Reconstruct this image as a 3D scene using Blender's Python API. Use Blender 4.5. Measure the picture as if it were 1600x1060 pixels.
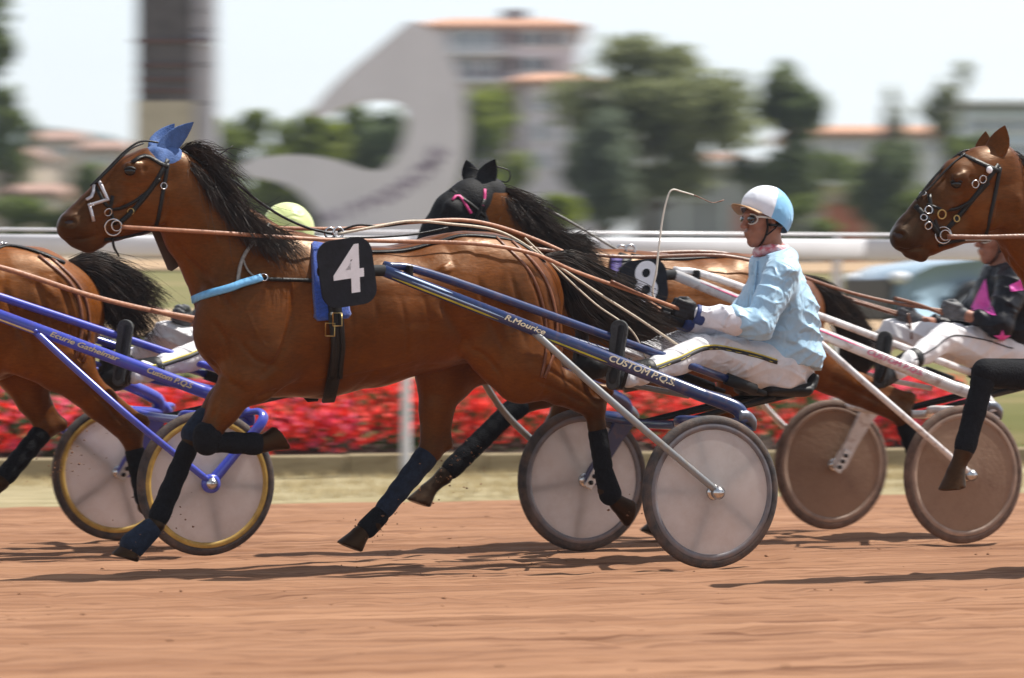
import bpy, math, random
import numpy as np
from mathutils import Vector, noise as mnoise
from mathutils.bvhtree import BVHTree

for _o in list(bpy.data.objects):
    bpy.data.objects.remove(_o)
SC = bpy.context.scene
COL = SC.collection
rng = np.random.default_rng(11)
random.seed(5)

# ------------------------------------------------------------------ camera
F, HC, YH = 5600.0, 1.142, 490.0          # focal length in photo pixels, lens height, horizon row
cam = bpy.data.cameras.new('camera')
camo = bpy.data.objects.new('camera', cam)
COL.objects.link(camo)
camo.location = (0, 0, HC)
camo.rotation_euler = (math.radians(90), 0, 0)
cam.sensor_width = 36.0
cam.lens = F / 1600.0 * 36.0
cam.shift_y = -(530.0 - YH) / 1600.0
cam.clip_start, cam.clip_end = 0.5, 4000
cam.dof.use_dof = True
cam.dof.focus_distance = 16.1
cam.dof.aperture_fstop = 3.2
cam.dof.aperture_ratio = 0.27              # anamorphic glass: bokeh wider than tall
SC.camera = camo

# ------------------------------------------------------------------ sky, sun, exposure
SUN_AZ = (0.92, 0.39)                      # horizontal direction towards the sun
SUN_EL = math.radians(60)
world = bpy.data.worlds.new('World')
SC.world = world
world.use_nodes = True
wn = world.node_tree
sky = wn.nodes.new('ShaderNodeTexSky')
sky.sky_type = 'NISHITA'
sky.sun_disc = False
sky.sun_elevation = SUN_EL
sky.sun_rotation = math.atan2(SUN_AZ[0], SUN_AZ[1])
sky.air_density, sky.dust_density, sky.ozone_density = 1.0, 0.6, 1.0
sky.altitude = 200
bg = wn.nodes['Background']
bg.inputs['Strength'].default_value = 0.118
hs = wn.nodes.new('ShaderNodeHueSaturation')          # milky summer haze over the whole sky
hs.inputs['Saturation'].default_value = 0.35
wn.links.new(sky.outputs[0], hs.inputs['Color'])
wn.links.new(hs.outputs[0], bg.inputs['Color'])
sl = bpy.data.lights.new('sun', 'SUN')
sl.energy = 5.0
sl.angle = math.radians(0.55)
sl.color = (1.0, 0.95, 0.87)
slo = bpy.data.objects.new('sun', sl)
COL.objects.link(slo)
_n = math.hypot(*SUN_AZ)
sund = Vector((SUN_AZ[0] / _n * math.cos(SUN_EL), SUN_AZ[1] / _n * math.cos(SUN_EL), math.sin(SUN_EL)))
slo.rotation_euler = sund.to_track_quat('Z', 'Y').to_euler()
slo.location = (5, 5, 20)
SC.view_settings.view_transform = 'Standard'
SC.view_settings.look = 'None'
SC.view_settings.exposure = 0.60
SC.view_settings.gamma = 1.0
SC.cycles.use_denoising = True
SC.cycles.max_bounces = 5
SC.cycles.diffuse_bounces = 3
SC.cycles.glossy_bounces = 2
SC.cycles.transmission_bounces = 4
SC.cycles.transparent_max_bounces = 16

# ------------------------------------------------------------------ materials
def lin(*c):
    """sRGB 0-255 -> linear"""
    return tuple(((v / 255.0) / 12.92 if v <= 10 else ((v / 255.0 + 0.055) / 1.055) ** 2.4) for v in c)

MATS = {}
def pmat(name, col, rough=0.5, var=0.12, scale=18.0, bump=0.0, bscale=None, spec=0.5, metal=0.0,
         sheen=0.0, coat=0.0, stretch=None, trans=0.0, col2=None, attr=None, acol=None, detail=4.0, subs=0.0):
    """procedural Principled material: noise-varied colour, optional bump and a per-vertex 'tint' mix"""
    if name in MATS:
        return MATS[name]
    m = bpy.data.materials.new(name)
    m.use_nodes = True
    nt = m.node_tree
    N, Lk = nt.nodes, nt.links
    b = N['Principled BSDF']
    tc = N.new('ShaderNodeTexCoord')
    mp = N.new('ShaderNodeMapping')
    Lk.new(tc.outputs['Object'], mp.inputs['Vector'])
    if stretch:
        mp.inputs['Scale'].default_value = stretch
    nz = N.new('ShaderNodeTexNoise')
    nz.inputs['Scale'].default_value = scale
    nz.inputs['Detail'].default_value = detail
    nz.inputs['Roughness'].default_value = 0.6
    Lk.new(mp.outputs[0], nz.inputs['Vector'])
    rp = N.new('ShaderNodeValToRGB')
    c = tuple(col)
    if col2 is None:
        lo = tuple(max(0.0, v * (1 - var)) for v in c)
        hi = tuple(min(1.0, v * (1 + var)) for v in c)
    else:
        lo, hi = c, tuple(col2)
    rp.color_ramp.elements[0].position = 0.3
    rp.color_ramp.elements[1].position = 0.7
    rp.color_ramp.elements[0].color = (*lo, 1)
    rp.color_ramp.elements[1].color = (*hi, 1)
    Lk.new(nz.outputs['Fac'], rp.inputs['Fac'])
    out = rp.outputs['Color']
    if attr:
        at = N.new('ShaderNodeAttribute')
        at.attribute_name = attr
        mx = N.new('ShaderNodeMix')
        mx.data_type = 'RGBA'
        Lk.new(at.outputs['Fac'], mx.inputs['Factor'])
        Lk.new(out, mx.inputs['A'])
        mx.inputs['B'].default_value = (*acol, 1)
        out = mx.outputs['Result']
    Lk.new(out, b.inputs['Base Color'])
    b.inputs['Roughness'].default_value = rough
    b.inputs['Specular IOR Level'].default_value = spec
    b.inputs['Metallic'].default_value = metal
    b.inputs['Sheen Weight'].default_value = sheen
    b.inputs['Coat Weight'].default_value = coat
    b.inputs['Coat Roughness'].default_value = 0.15
    b.inputs['Subsurface Weight'].default_value = subs
    if bump:
        nb = N.new('ShaderNodeTexNoise')
        nb.inputs['Scale'].default_value = bscale or scale * 2
        nb.inputs['Detail'].default_value = 5
        Lk.new(mp.outputs[0], nb.inputs['Vector'])
        bp = N.new('ShaderNodeBump')
        bp.inputs['Strength'].default_value = bump
        bp.inputs['Distance'].default_value = 0.01
        Lk.new(nb.outputs['Fac'], bp.inputs['Height'])
        Lk.new(bp.outputs[0], b.inputs['Normal'])
    if trans:
        tr = N.new('ShaderNodeBsdfTranslucent')
        Lk.new(out, tr.inputs['Color'])
        ms = N.new('ShaderNodeMixShader')
        ms.inputs['Fac'].default_value = trans
        Lk.new(b.outputs[0], ms.inputs[1])
        Lk.new(tr.outputs[0], ms.inputs[2])
        Lk.new(ms.outputs[0], N['Material Output'].inputs['Surface'])
    MATS[name] = m
    return m

# ------------------------------------------------------------------ object helpers
def link(o, parent=None):
    COL.objects.link(o)
    if parent is not None:
        o.parent = parent
    return o

def tag(o, label=None, cat=None, group=None, kind=None):
    if label: o['label'] = label
    if cat: o['category'] = cat
    if group: o['group'] = group
    if kind: o['kind'] = kind
    return o

def thing(name, label, cat, loc=(0, 0, 0), rz=0.0, group=None):
    o = bpy.data.objects.new(name, None)
    o.empty_display_size = 0.2
    o.location = loc
    o.rotation_euler = (0, 0, rz)
    link(o)
    return tag(o, label, cat, group)

def mesh_np(name, V, Q, T=None, smooth=True):
    """mesh from numpy verts, quads and optional triangles"""
    me = bpy.data.meshes.new(name)
    V = np.asarray(V, np.float32)
    Q = np.asarray(Q, np.int32).reshape(-1, 4)
    T = np.zeros((0, 3), np.int32) if T is None else np.asarray(T, np.int32).reshape(-1, 3)
    me.vertices.add(len(V))
    me.vertices.foreach_set('co', V.ravel())
    nl = Q.size + T.size
    me.loops.add(nl)
    me.loops.foreach_set('vertex_index', np.concatenate([Q.ravel(), T.ravel()]))
    me.polygons.add(len(Q) + len(T))
    st = np.concatenate([np.arange(len(Q)) * 4, Q.size + np.arange(len(T)) * 3]).astype(np.int32)
    me.polygons.foreach_set('loop_start', st)
    me.update(calc_edges=True)
    me.validate()
    if smooth:
        me.polygons.foreach_set('use_smooth', np.ones(len(me.polygons), bool))
    return me

def add_obj(name, me, mat, parent=None, off=(0, 0, 0)):
    o = bpy.data.objects.new(name, me)
    if mat is not None:
        me.materials.append(mat)
    o.location = off
    return link(o, parent)

def vattr(me, name, vals):
    a = me.attributes.new(name, 'FLOAT', 'POINT')
    a.data.foreach_set('value', np.asarray(vals, np.float32))

def catmull(P, n=8):
    P = [np.asarray(p, float) for p in P]
    if len(P) < 3:
        return [P[0] + (P[-1] - P[0]) * t for t in np.linspace(0, 1, n + 1)]
    Q = [2 * P[0] - P[1]] + P + [2 * P[-1] - P[-2]]
    out = []
    for i in range(1, len(Q) - 2):
        a, b, c, d = Q[i - 1:i + 3]
        for j in range(n):
            t = j / n
            out.append(0.5 * (2 * b + (c - a) * t + (2 * a - 5 * b + 4 * c - d) * t * t + (3 * b - a - 3 * c + d) * t ** 3))
    out.append(P[-1])
    return out

class MB:
    """collects primitives, builds ONE mesh object"""
    def __init__(s):
        s.V, s.Fc, s.S = [], [], []
    def add(s, V, Fc, smooth=True):
        b = len(s.V)
        s.V += [tuple(map(float, v)) for v in V]
        s.Fc += [tuple(b + i for i in f) for f in Fc]
        s.S += [smooth] * len(Fc)
        return s
    def tube(s, P, r, n=10, sub=0, cap=True, flat=1.0, up=(0, 0, 1)):
        """tube along points; r scalar or list; flat<1 squashes along the second axis"""
        P = [np.asarray(p, float) for p in P]
        R = list(r) if hasattr(r, '__len__') else [r] * len(P)
        if sub:
            m = len(P)
            P2 = catmull(P, sub)
            tt = np.linspace(0, m - 1, len(P2))
            R = np.interp(tt, np.arange(m), R)
            P = P2
        V, Fc = [], []
        prev = None
        for i, p in enumerate(P):
            t = P[min(i + 1, len(P) - 1)] - P[max(i - 1, 0)]
            t = t / (np.linalg.norm(t) + 1e-9)
            if prev is None:
                a = np.cross(t, np.asarray(up, float))
                if np.linalg.norm(a) < 1e-3:
                    a = np.cross(t, (1.0, 0, 0))
            else:
                a = prev - t * np.dot(prev, t)
            a = a / (np.linalg.norm(a) + 1e-9)
            prev = a
            b = np.cross(t, a)
            for k in range(n):
                an = 2 * math.pi * k / n
                V.append(p + R[i] * (math.cos(an) * a + flat * math.sin(an) * b))
        for i in range(len(P) - 1):
            for k in range(n):
                k2 = (k + 1) % n
                Fc.append((i * n + k, i * n + k2, (i + 1) * n + k2, (i + 1) * n + k))
        if cap:
            Fc.append(tuple(range(n - 1, -1, -1)))
            Fc.append(tuple((len(P) - 1) * n + k for k in range(n)))
        return s.add(V, Fc)
    def box(s, c, d, rz=0.0, ax=None, bev=0.0):
        """box, centre c, full size d; ax = (ex,ey,ez) axes"""
        if ax is None:
            ex, ey, ez = np.array((math.cos(rz), math.sin(rz), 0)), np.array((-math.sin(rz), math.cos(rz), 0)), np.array((0, 0, 1.0))
        else:
            ex, ey, ez = [np.asarray(a, float) for a in ax]
        c = np.asarray(c, float)
        hx, hy, hz = [v / 2 for v in d]
        if bev <= 0:
            V = [c + sx * hx * ex + sy * hy * ey + sz * hz * ez for sz in (-1, 1) for sy in (-1, 1) for sx in (-1, 1)]
            Fc = [(0, 2, 3, 1), (4, 5, 7, 6), (0, 1, 5, 4), (2, 6, 7, 3), (0, 4, 6, 2), (1, 3, 7, 5)]
            return s.add(V, Fc, False)
        V = []
        pts = [(-hx + bev, -hy), (hx - bev, -hy), (hx, -hy + bev), (hx, hy - bev), (hx - bev, hy), (-hx + bev, hy), (-hx, hy - bev), (-hx, -hy + bev)]
        ins = [(x * (1 - bev / max(hx, 1e-6)), y * (1 - bev / max(hy, 1e-6))) for x, y in pts]
        rows = [(ins, -hz), (pts, -hz + bev), (pts, hz - bev), (ins, hz)]
        for pp, z in rows:
            V += [c + x * ex + y * ey + z * ez for x, y in pp]
        Fc = [tuple(range(7, -1, -1)), tuple(24 + k for k in range(8))]
        for r in range(3):
            for k in range(8):
                k2 = (k + 1) % 8
                Fc.append((r * 8 + k, r * 8 + k2, r * 8 + 8 + k2, r * 8 + 8 + k))
        return s.add(V, Fc, False)
    def lathe(s, prof, c, axis=(0, 1, 0), n=48, closed=False):
        """prof = [(radius, offset along axis)]"""
        ax = np.asarray(axis, float); ax /= np.linalg.norm(ax)
        a = np.cross(ax, (0, 0, 1.0))
        if np.linalg.norm(a) < 1e-3: a = np.cross(ax, (1.0, 0, 0))
        a /= np.linalg.norm(a); b = np.cross(ax, a)
        c = np.asarray(c, float)
        V, Fc = [], []
        for r, o in prof:
            for k in range(n):
                an = 2 * math.pi * k / n
                V.append(c + ax * o + r * (math.cos(an) * a + math.sin(an) * b))
        m = len(prof)
        for i in range(m if closed else m - 1):
            i2 = (i + 1) % m
            for k in range(n):
                k2 = (k + 1) % n
                Fc.append((i * n + k, i * n + k2, i2 * n + k2, i2 * n + k))
        return s.add(V, Fc)
    def ball(s, c, r, n=14, ax=None):
        r = r if hasattr(r, '__len__') else (r, r, r)
        c = np.asarray(c, float)
        E = [np.asarray(a, float) for a in (ax or ((1, 0, 0), (0, 1, 0), (0, 0, 1)))]
        m = max(4, n // 2)
        V, Fc = [], []
        for i in range(m + 1):
            th = math.pi * (0.001 + 0.998 * i / m)
            for k in range(n):
                an = 2 * math.pi * k / n
                V.append(c + E[0] * r[0] * math.sin(th) * math.cos(an) + E[1] * r[1] * math.sin(th) * math.sin(an) + E[2] * r[2] * math.cos(th))
        for i in range(m):
            for k in range(n):
                k2 = (k + 1) % n
                Fc.append((i * n + k, (i + 1) * n + k, (i + 1) * n + k2, i * n + k2))
        return s.add(V, Fc)
    def prism(s, pts, a, ex, ey, ez, th):
        """polygon pts in plane (ex,ey) at a, extruded by th along ez"""
        a, ex, ey, ez = [np.asarray(v, float) for v in (a, ex, ey, ez)]
        V = [a + x * ex + y * ey for x, y in pts] + [a + x * ex + y * ey + th * ez for x, y in pts]
        n = len(pts)
        Fc = [tuple(range(n - 1, -1, -1)), tuple(range(n, 2 * n))]
        Fc += [(k, (k + 1) % n, n + (k + 1) % n, n + k) for k in range(n)]
        return s.add(V, Fc, False)
    def ribbon(s, P, Nn, w, th):
        """flat strap: points, surface normals, width, thickness"""
        V, Fc = [], []
        P = [np.asarray(p, float) for p in P]
        W = list(w) if hasattr(w, '__len__') else [w] * len(P)
        for i, p in enumerate(P):
            t = P[min(i + 1, len(P) - 1)] - P[max(i - 1, 0)]
            t = t / (np.linalg.norm(t) + 1e-9)
            nn = np.asarray(Nn[i], float)
            nn = nn - t * np.dot(nn, t)
            nn = nn / (np.linalg.norm(nn) + 1e-9)
            sd = np.cross(t, nn)
            hw = W[i] / 2
            V += [p - sd * hw, p + sd * hw, p + sd * hw * 0.86 + nn * th, p - sd * hw * 0.86 + nn * th]
        for i in range(len(P) - 1):
            a, b = i * 4, i * 4 + 4
            for k in range(4):
                k2 = (k + 1) % 4
                Fc.append((a + k, a + k2, b + k2, b + k))
        Fc += [(3, 2, 1, 0), tuple(len(P) * 4 - 4 + k for k in range(4))]
        return s.add(V, Fc)
    def build(s, name, mat, parent=None, off=(0, 0, 0)):
        me = bpy.data.meshes.new(name)
        me.from_pydata(s.V, [], s.Fc)
        me.polygons.foreach_set('use_smooth', s.S)
        me.update()
        return add_obj(name, me, mat, parent, off)

# ------------------------------------------------------------------ rounded solids: distance field + surface nets
class SDF:
    def __init__(s, h=0.008):
        s.h, s.prims = h, []
    def seg(s, p0, p1, r0, r1, k=0.02, tint=0.0, lat=(0, 1, 0), op=1):
        f = lambda r: tuple(r) if hasattr(r, '__len__') else (r, r)
        s.prims.append((np.asarray(p0, float), np.asarray(p1, float), f(r0), f(r1), k, tint, np.asarray(lat, float), op))
        return s
    def chain(s, P, k=0.02, tint=0.0, lat=(0, 1, 0)):
        """P = [(x,y,z, ra, rb)]"""
        for a, b in zip(P[:-1], P[1:]):
            s.seg(a[:3], b[:3], (a[3], a[4]), (b[3], b[4]), k, tint, lat)
        return s
    def cut(s, p, n, R):
        """remove everything beyond the plane (p, n) within R of p"""
        n = np.asarray(n, float) / np.linalg.norm(n)
        s.prims.append((np.asarray(p, float), np.asarray(p, float), (R, R), (R, R), 0.001, 0.0, n, -2))
        return s
    def dent(s, p, r, k=0.01):
        return s.seg(p, p, r, r, k, op=-1)
    @staticmethod
    def ev(pr, X, Y, Z):
        p0, p1, r0, r1, k, tint, lat, op = pr
        d = p1 - p0
        L2 = float(d @ d)
        wx, wy, wz = X - p0[0], Y - p0[1], Z - p0[2]
        if L2 > 1e-12:
            t = np.clip((wx * d[0] + wy * d[1] + wz * d[2]) / L2, 0, 1)
        else:
            t = np.zeros(np.broadcast(wx, wy, wz).shape, np.float32)
        wx = wx - t * d[0]; wy = wy - t * d[1]; wz = wz - t * d[2]
        ra = r0[0] + (r1[0] - r0[0]) * t
        rb = r0[1] + (r1[1] - r0[1]) * t
        l2 = (wx * lat[0] + wy * lat[1] + wz * lat[2]) ** 2
        q2 = np.maximum(wx * wx + wy * wy + wz * wz - l2, 0)
        k0 = np.sqrt(q2 / ra ** 2 + l2 / rb ** 2) + 1e-6
        k1 = np.sqrt(q2 / ra ** 4 + l2 / rb ** 4) + 1e-6
        return k0 * (k0 - 1) / k1
    def mesh(s, name, smooth=2, clip=None, noise=None):
        h = s.h
        lo = np.min([np.minimum(p[0], p[1]) - max(p[2] + p[3]) for p in s.prims if p[7] > 0], axis=0) - 3 * h
        hi = np.max([np.maximum(p[0], p[1]) + max(p[2] + p[3]) for p in s.prims if p[7] > 0], axis=0) + 3 * h
        if clip:
            lo, hi = np.maximum(lo, clip[0]), np.minimum(hi, clip[1])
        n = np.ceil((hi - lo) / h).astype(int) + 1
        D = np.full(n, 0.12, np.float32)
        ax = [(lo[i] + h * np.arange(n[i])).astype(np.float32) for i in range(3)]
        for pr in s.prims:
            pad = max(pr[2] + pr[3]) + pr[4] + 2 * h
            a = np.clip(np.floor((np.minimum(pr[0], pr[1]) - pad - lo) / h).astype(int), 0, n)
            b = np.clip(np.ceil((np.maximum(pr[0], pr[1]) + pad - lo) / h).astype(int) + 1, 0, n)
            if np.any(b <= a):
                continue
            sl_ = tuple(slice(a[i], b[i]) for i in range(3))
            o = D[sl_]
            if pr[7] == -2:
                X, Y, Z = ax[0][sl_[0], None, None] - pr[0][0], ax[1][None, sl_[1], None] - pr[0][1], ax[2][None, None, sl_[2]] - pr[0][2]
                d = X * pr[6][0] + Y * pr[6][1] + Z * pr[6][2]
                D[sl_] = np.where(X * X + Y * Y + Z * Z < pr[2][0] ** 2, np.maximum(o, d), o)
                continue
            d = SDF.ev(pr, ax[0][sl_[0], None, None], ax[1][None, sl_[1], None], ax[2][None, None, sl_[2]])
            k = pr[4]
            if pr[7] > 0:
                hh = np.maximum(k - np.abs(o - d), 0) / k
                D[sl_] = np.minimum(o, d) - hh * hh * k * 0.25
            else:
                hh = np.maximum(k - np.abs(o + d), 0) / k
                D[sl_] = np.maximum(o, -d) + hh * hh * k * 0.25
        if noise is not None:
            D = D + noise(ax[0][:, None, None], ax[1][None, :, None], ax[2][None, None, :]).astype(np.float32)
        D[0] = D[-1] = 0.1; D[:, 0] = D[:, -1] = 0.1; D[:, :, 0] = D[:, :, -1] = 0.1
        V, Q = surface_nets(D)
        V = lo + V * h
        for _ in range(smooth):
            V = laplace(V, Q, 0.5)
            V = laplace(V, Q, -0.5)
        me = mesh_np(name, V, Q)
        s.V = V; s.Q = Q
        return me
    def tints(s, V, w=0.018):
        X, Y, Z = V[:, 0], V[:, 1], V[:, 2]
        num = np.zeros(len(V)); den = np.full(len(V), 1e-9)
        for pr in s.prims:
            if pr[7] < 0: continue
            d = SDF.ev(pr, X, Y, Z)
            wt = np.exp(-np.clip(d, -0.01, 1.0) / w)
            num += wt * pr[5]; den += wt
        return num / den

def surface_nets(D):
    S = D < 0
    c = np.zeros(tuple(x - 1 for x in D.shape), np.int8)
    offs = [(i, j, k) for i in (0, 1) for j in (0, 1) for k in (0, 1)]
    nx, ny, nz = c.shape
    for i, j, k in offs:
        c += S[i:i + nx, j:j + ny, k:k + nz]
    I = np.argwhere((c > 0) & (c < 8))
    idx = np.full(c.shape, -1, np.int64)
    idx[I[:, 0], I[:, 1], I[:, 2]] = np.arange(len(I))
    vals = np.stack([D[I[:, 0] + i, I[:, 1] + j, I[:, 2] + k] for i, j, k in offs], 1)
    P = np.zeros((len(I), 3)); C = np.zeros(len(I))
    for a in range(8):
        for b in range(a + 1, 8):
            da = np.array(offs[b]) - np.array(offs[a])
            if np.abs(da).sum() != 1: continue
            m = (vals[:, a] < 0) != (vals[:, b] < 0)
            t = vals[m, a] / (vals[m, a] - vals[m, b])
            P[m] += np.array(offs[a]) + t[:, None] * da
            C[m] += 1
    V = I + P / C[:, None]
    Q = []
    for axis in range(3):
        sl0 = [slice(None)] * 3; sl1 = [slice(None)] * 3
        sl0[axis] = slice(0, -1); sl1[axis] = slice(1, None)
        E = np.argwhere(S[tuple(sl0)] != S[tuple(sl1)])
        u, v = (axis + 1) % 3, (axis + 2) % 3
        ok = (E[:, u] > 0) & (E[:, v] > 0) & (E[:, u] < D.shape[u] - 1) & (E[:, v] < D.shape[v] - 1)
        E = E[ok]
        if not len(E): continue
        e0 = E.copy(); e0[:, u] -= 1; e0[:, v] -= 1
        e1 = E.copy(); e1[:, v] -= 1
        e3 = E.copy(); e3[:, u] -= 1
        q = np.stack([idx[e[:, 0], e[:, 1], e[:, 2]] for e in (e0, e1, E, e3)], 1)
        ins = S[E[:, 0], E[:, 1], E[:, 2]]
        q[~ins] = q[~ins][:, ::-1]
        Q.append(q)
    return V, np.concatenate(Q)

def laplace(V, Q, lam):
    n = len(V)
    acc = np.zeros_like(V); cnt = np.zeros(n)
    for a, b in ((0, 1), (1, 2), (2, 3), (3, 0)):
        for i, j in ((Q[:, a], Q[:, b]), (Q[:, b], Q[:, a])):
            for d in range(3):
                acc[:, d] += np.bincount(i, V[j, d], n)
            cnt += np.bincount(i, minlength=n)
    return V + lam * (acc / np.maximum(cnt, 1)[:, None] - V)

def text_mesh(txt, size, name, mat, parent, origin, ex, ey, extrude=0.0005, shear=0.0, bold=0.0, align='CENTER', width=None):
    """flat lettering: ex = reading direction, ey = up, both in the parent's frame"""
    cu = bpy.data.curves.new(name, 'FONT')
    cu.body = txt
    cu.size = size
    cu.align_x = align
    cu.align_y = 'CENTER'
    cu.extrude = extrude
    cu.shear = shear
    cu.offset = bold
    tmp = bpy.data.objects.new('tmp_text', cu)
    COL.objects.link(tmp)
    dg = bpy.context.evaluated_depsgraph_get()
    me = bpy.data.meshes.new_from_object(tmp.evaluated_get(dg))
    bpy.data.objects.remove(tmp)
    bpy.data.curves.remove(cu)
    n = len(me.vertices)
    co = np.zeros(n * 3, np.float32)
    me.vertices.foreach_get('co', co)
    co = co.reshape(-1, 3)
    if width:
        co[:, 0] *= width / (co[:, 0].max() - co[:, 0].min())
    ex, ey = np.array(ex, float), np.array(ey, float)
    ex /= np.linalg.norm(ex)
    ey = ey - ex * (ey @ ex); ey /= np.linalg.norm(ey)
    ez = np.cross(ex, ey)
    W = np.array(origin)[None] + co[:, :1] * ex + co[:, 1:2] * ey + co[:, 2:] * ez
    me.vertices.foreach_set('co', W.astype(np.float32).ravel())
    me.update()
    me.materials.clear()
    return add_obj(name, me, mat, parent)


# ------------------------------------------------------------------ one frame per team: x forward, y towards the track's near side, z up
PHI = math.radians(25)
UF = np.array((-math.cos(PHI), -math.sin(PHI)))
UN = np.array((math.sin(PHI), -math.cos(PHI)))
RZ = PHI + math.pi
class Rig:
    def __init__(s, px, py, half=0.65):
        D = F * HC / (py - YH)
        s.O = np.array(((px - 800) * D / F, D)) - half * UN
    def __call__(s, px, py, y):
        """point of the vertical plane y=const of this team's frame that lies on the given sight line"""
        d = np.array(((px - 800) / F, 1.0))
        t = (s.O @ UN + y) / (d @ UN)
        return np.array(((d * t - s.O) @ UF, y, HC + (YH - py) / F * t))
    def mpp(s, px, y):
        d = np.array(((px - 800) / F, 1.0))
        return (s.O @ UN + y) / (d @ UN) / F
    def world(s, p):
        w = s.O + p[0] * UF + p[1] * UN
        return (w[0], w[1], p[2])
    def sight(s, px, py):
        c = -s.O
        d = np.array(((px - 800) / F, 1.0))
        o = Vector((c @ UF, c @ UN, HC))
        v = Vector((d @ UF, d @ UN, (YH - py) / F)).normalized()
        return o, v

RIG_MAIN = Rig(1110, 889)
RIG_BLUE = Rig(322, 869)
RIG_WHITE = Rig(1505, 850)
RIG_LAST = Rig(1480, YH + F * HC / 15.6, 0.0)
# ------------------------------------------------------------------ ground: s runs along the rail, v away from the lens
TH = math.radians(15.5)
US, UV = np.array((math.cos(TH), math.sin(TH))), np.array((-math.sin(TH), math.cos(TH)))
P0 = np.array(((600 - 800) * 21.75 / F, 21.75))
def sv(s, v): return P0 + s * US + v * UV
def s_at(px, v):
    """s of the sight line px on the line v=const"""
    d = np.array(((px - 800) / F, 1.0))
    A = np.array([[d[0], -US[0]], [d[1], -US[1]]])
    t, s = np.linalg.solve(A, P0 + v * UV)
    return s

def vnoise(x, y, seed=0):
    xi, yi = np.floor(x).astype(np.int64), np.floor(y).astype(np.int64)
    xf, yf = x - xi, y - yi
    def hsh(a, b):
        n = (a * 374761393 + b * 668265263 + seed * 974634777) & 0x7fffffff
        n = ((n ^ (n >> 13)) * 1274126177) & 0x7fffffff
        return ((n ^ (n >> 16)) & 0xffff) / 65535.0
    u, w = xf * xf * (3 - 2 * xf), yf * yf * (3 - 2 * yf)
    return (hsh(xi, yi) * (1 - u) + hsh(xi + 1, yi) * u) * (1 - w) + (hsh(xi, yi + 1) * (1 - u) + hsh(xi + 1, yi + 1) * u) * w

def sheet(name, S, Vv, zf, mat, uneven=True):
    """ground sheet in the rail frame (object is turned so that local x = s, y = v)"""
    A, B = np.meshgrid(S, Vv, indexing='ij')
    Z = zf(A, B)
    P = np.stack([A, B, Z], -1).reshape(-1, 3)
    n, m = len(S), len(Vv)
    i, j = np.meshgrid(np.arange(n - 1), np.arange(m - 1), indexing='ij')
    q = np.stack([i * m + j, (i + 1) * m + j, (i + 1) * m + j + 1, i * m + j + 1], -1).reshape(-1, 4)
    o = add_obj(name, mesh_np(name, P, q), mat)
    o.location = (P0[0], P0[1], 0)
    o.rotation_euler = (0, 0, TH)
    o['kind'] = 'structure'
    return o

def ground_mat(name, cols, stretch, scale, bump, bscale, rough=0.95):
    m = pmat(name, cols[0], rough, 0, scale, bump, bscale, spec=0.15, stretch=stretch, col2=cols[1], detail=8)
    nt = m.node_tree
    b = nt.nodes['Principled BSDF']
    src = b.inputs['Base Color'].links[0].from_socket
    tc = nt.nodes.new('ShaderNodeTexCoord'); mp = nt.nodes.new('ShaderNodeMapping')
    mp.inputs['Scale'].default_value = (stretch[0] * 0.8, stretch[1] * 2.3, 1)
    nt.links.new(tc.outputs['Object'], mp.inputs['Vector'])
    nz = nt.nodes.new('ShaderNodeTexNoise'); nz.inputs['Scale'].default_value = scale * 2.1; nz.inputs['Detail'].default_value = 9; nz.inputs['Roughness'].default_value = 0.7
    nt.links.new(mp.outputs[0], nz.inputs['Vector'])
    rp = nt.nodes.new('ShaderNodeMapRange'); rp.inputs['From Min'].default_value = 0.47; rp.inputs['From Max'].default_value = 0.66; rp.inputs['To Max'].default_value = 0.9
    nt.links.new(nz.outputs['Fac'], rp.inputs['Value'])
    mx = nt.nodes.new('ShaderNodeMix'); mx.data_type = 'RGBA'
    nt.links.new(rp.outputs[0], mx.inputs['Factor']); nt.links.new(src, mx.inputs['A'])
    mx.inputs['B'].default_value = (*cols[2], 1)
    nt.links.new(mx.outputs['Result'], b.inputs['Base Color'])
    return m

M_SAND = ground_mat('red_sand', ((0.200, 0.096, 0.052), (0.325, 0.178, 0.104), (0.106, 0.045, 0.024)), (0.04, 1.0, 1.0), 5.0, 0.6, 24)
M_VERGE = ground_mat('dry_verge', ((0.24, 0.20, 0.11), (0.34, 0.29, 0.18), (0.15, 0.125, 0.06)), (0.25, 1.0, 1.0), 5.0, 0.5, 40)
M_LAWN = ground_mat('infield_lawn', ((0.085, 0.095, 0.03), (0.17, 0.155, 0.065), (0.25, 0.19, 0.10)), (0.06, 0.5, 1.0), 1.0, 0.4, 20)
M_SOIL = pmat('bed_soil', (0.055, 0.035, 0.024), 0.95, 0.4, 12, 0.6, 40)
M_KERB = ground_mat('kerb_concrete', ((0.25, 0.20, 0.125), (0.34, 0.28, 0.18), (0.16, 0.12, 0.07)), (0.4, 1, 1.5), 6, 0.4, 60)

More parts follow.
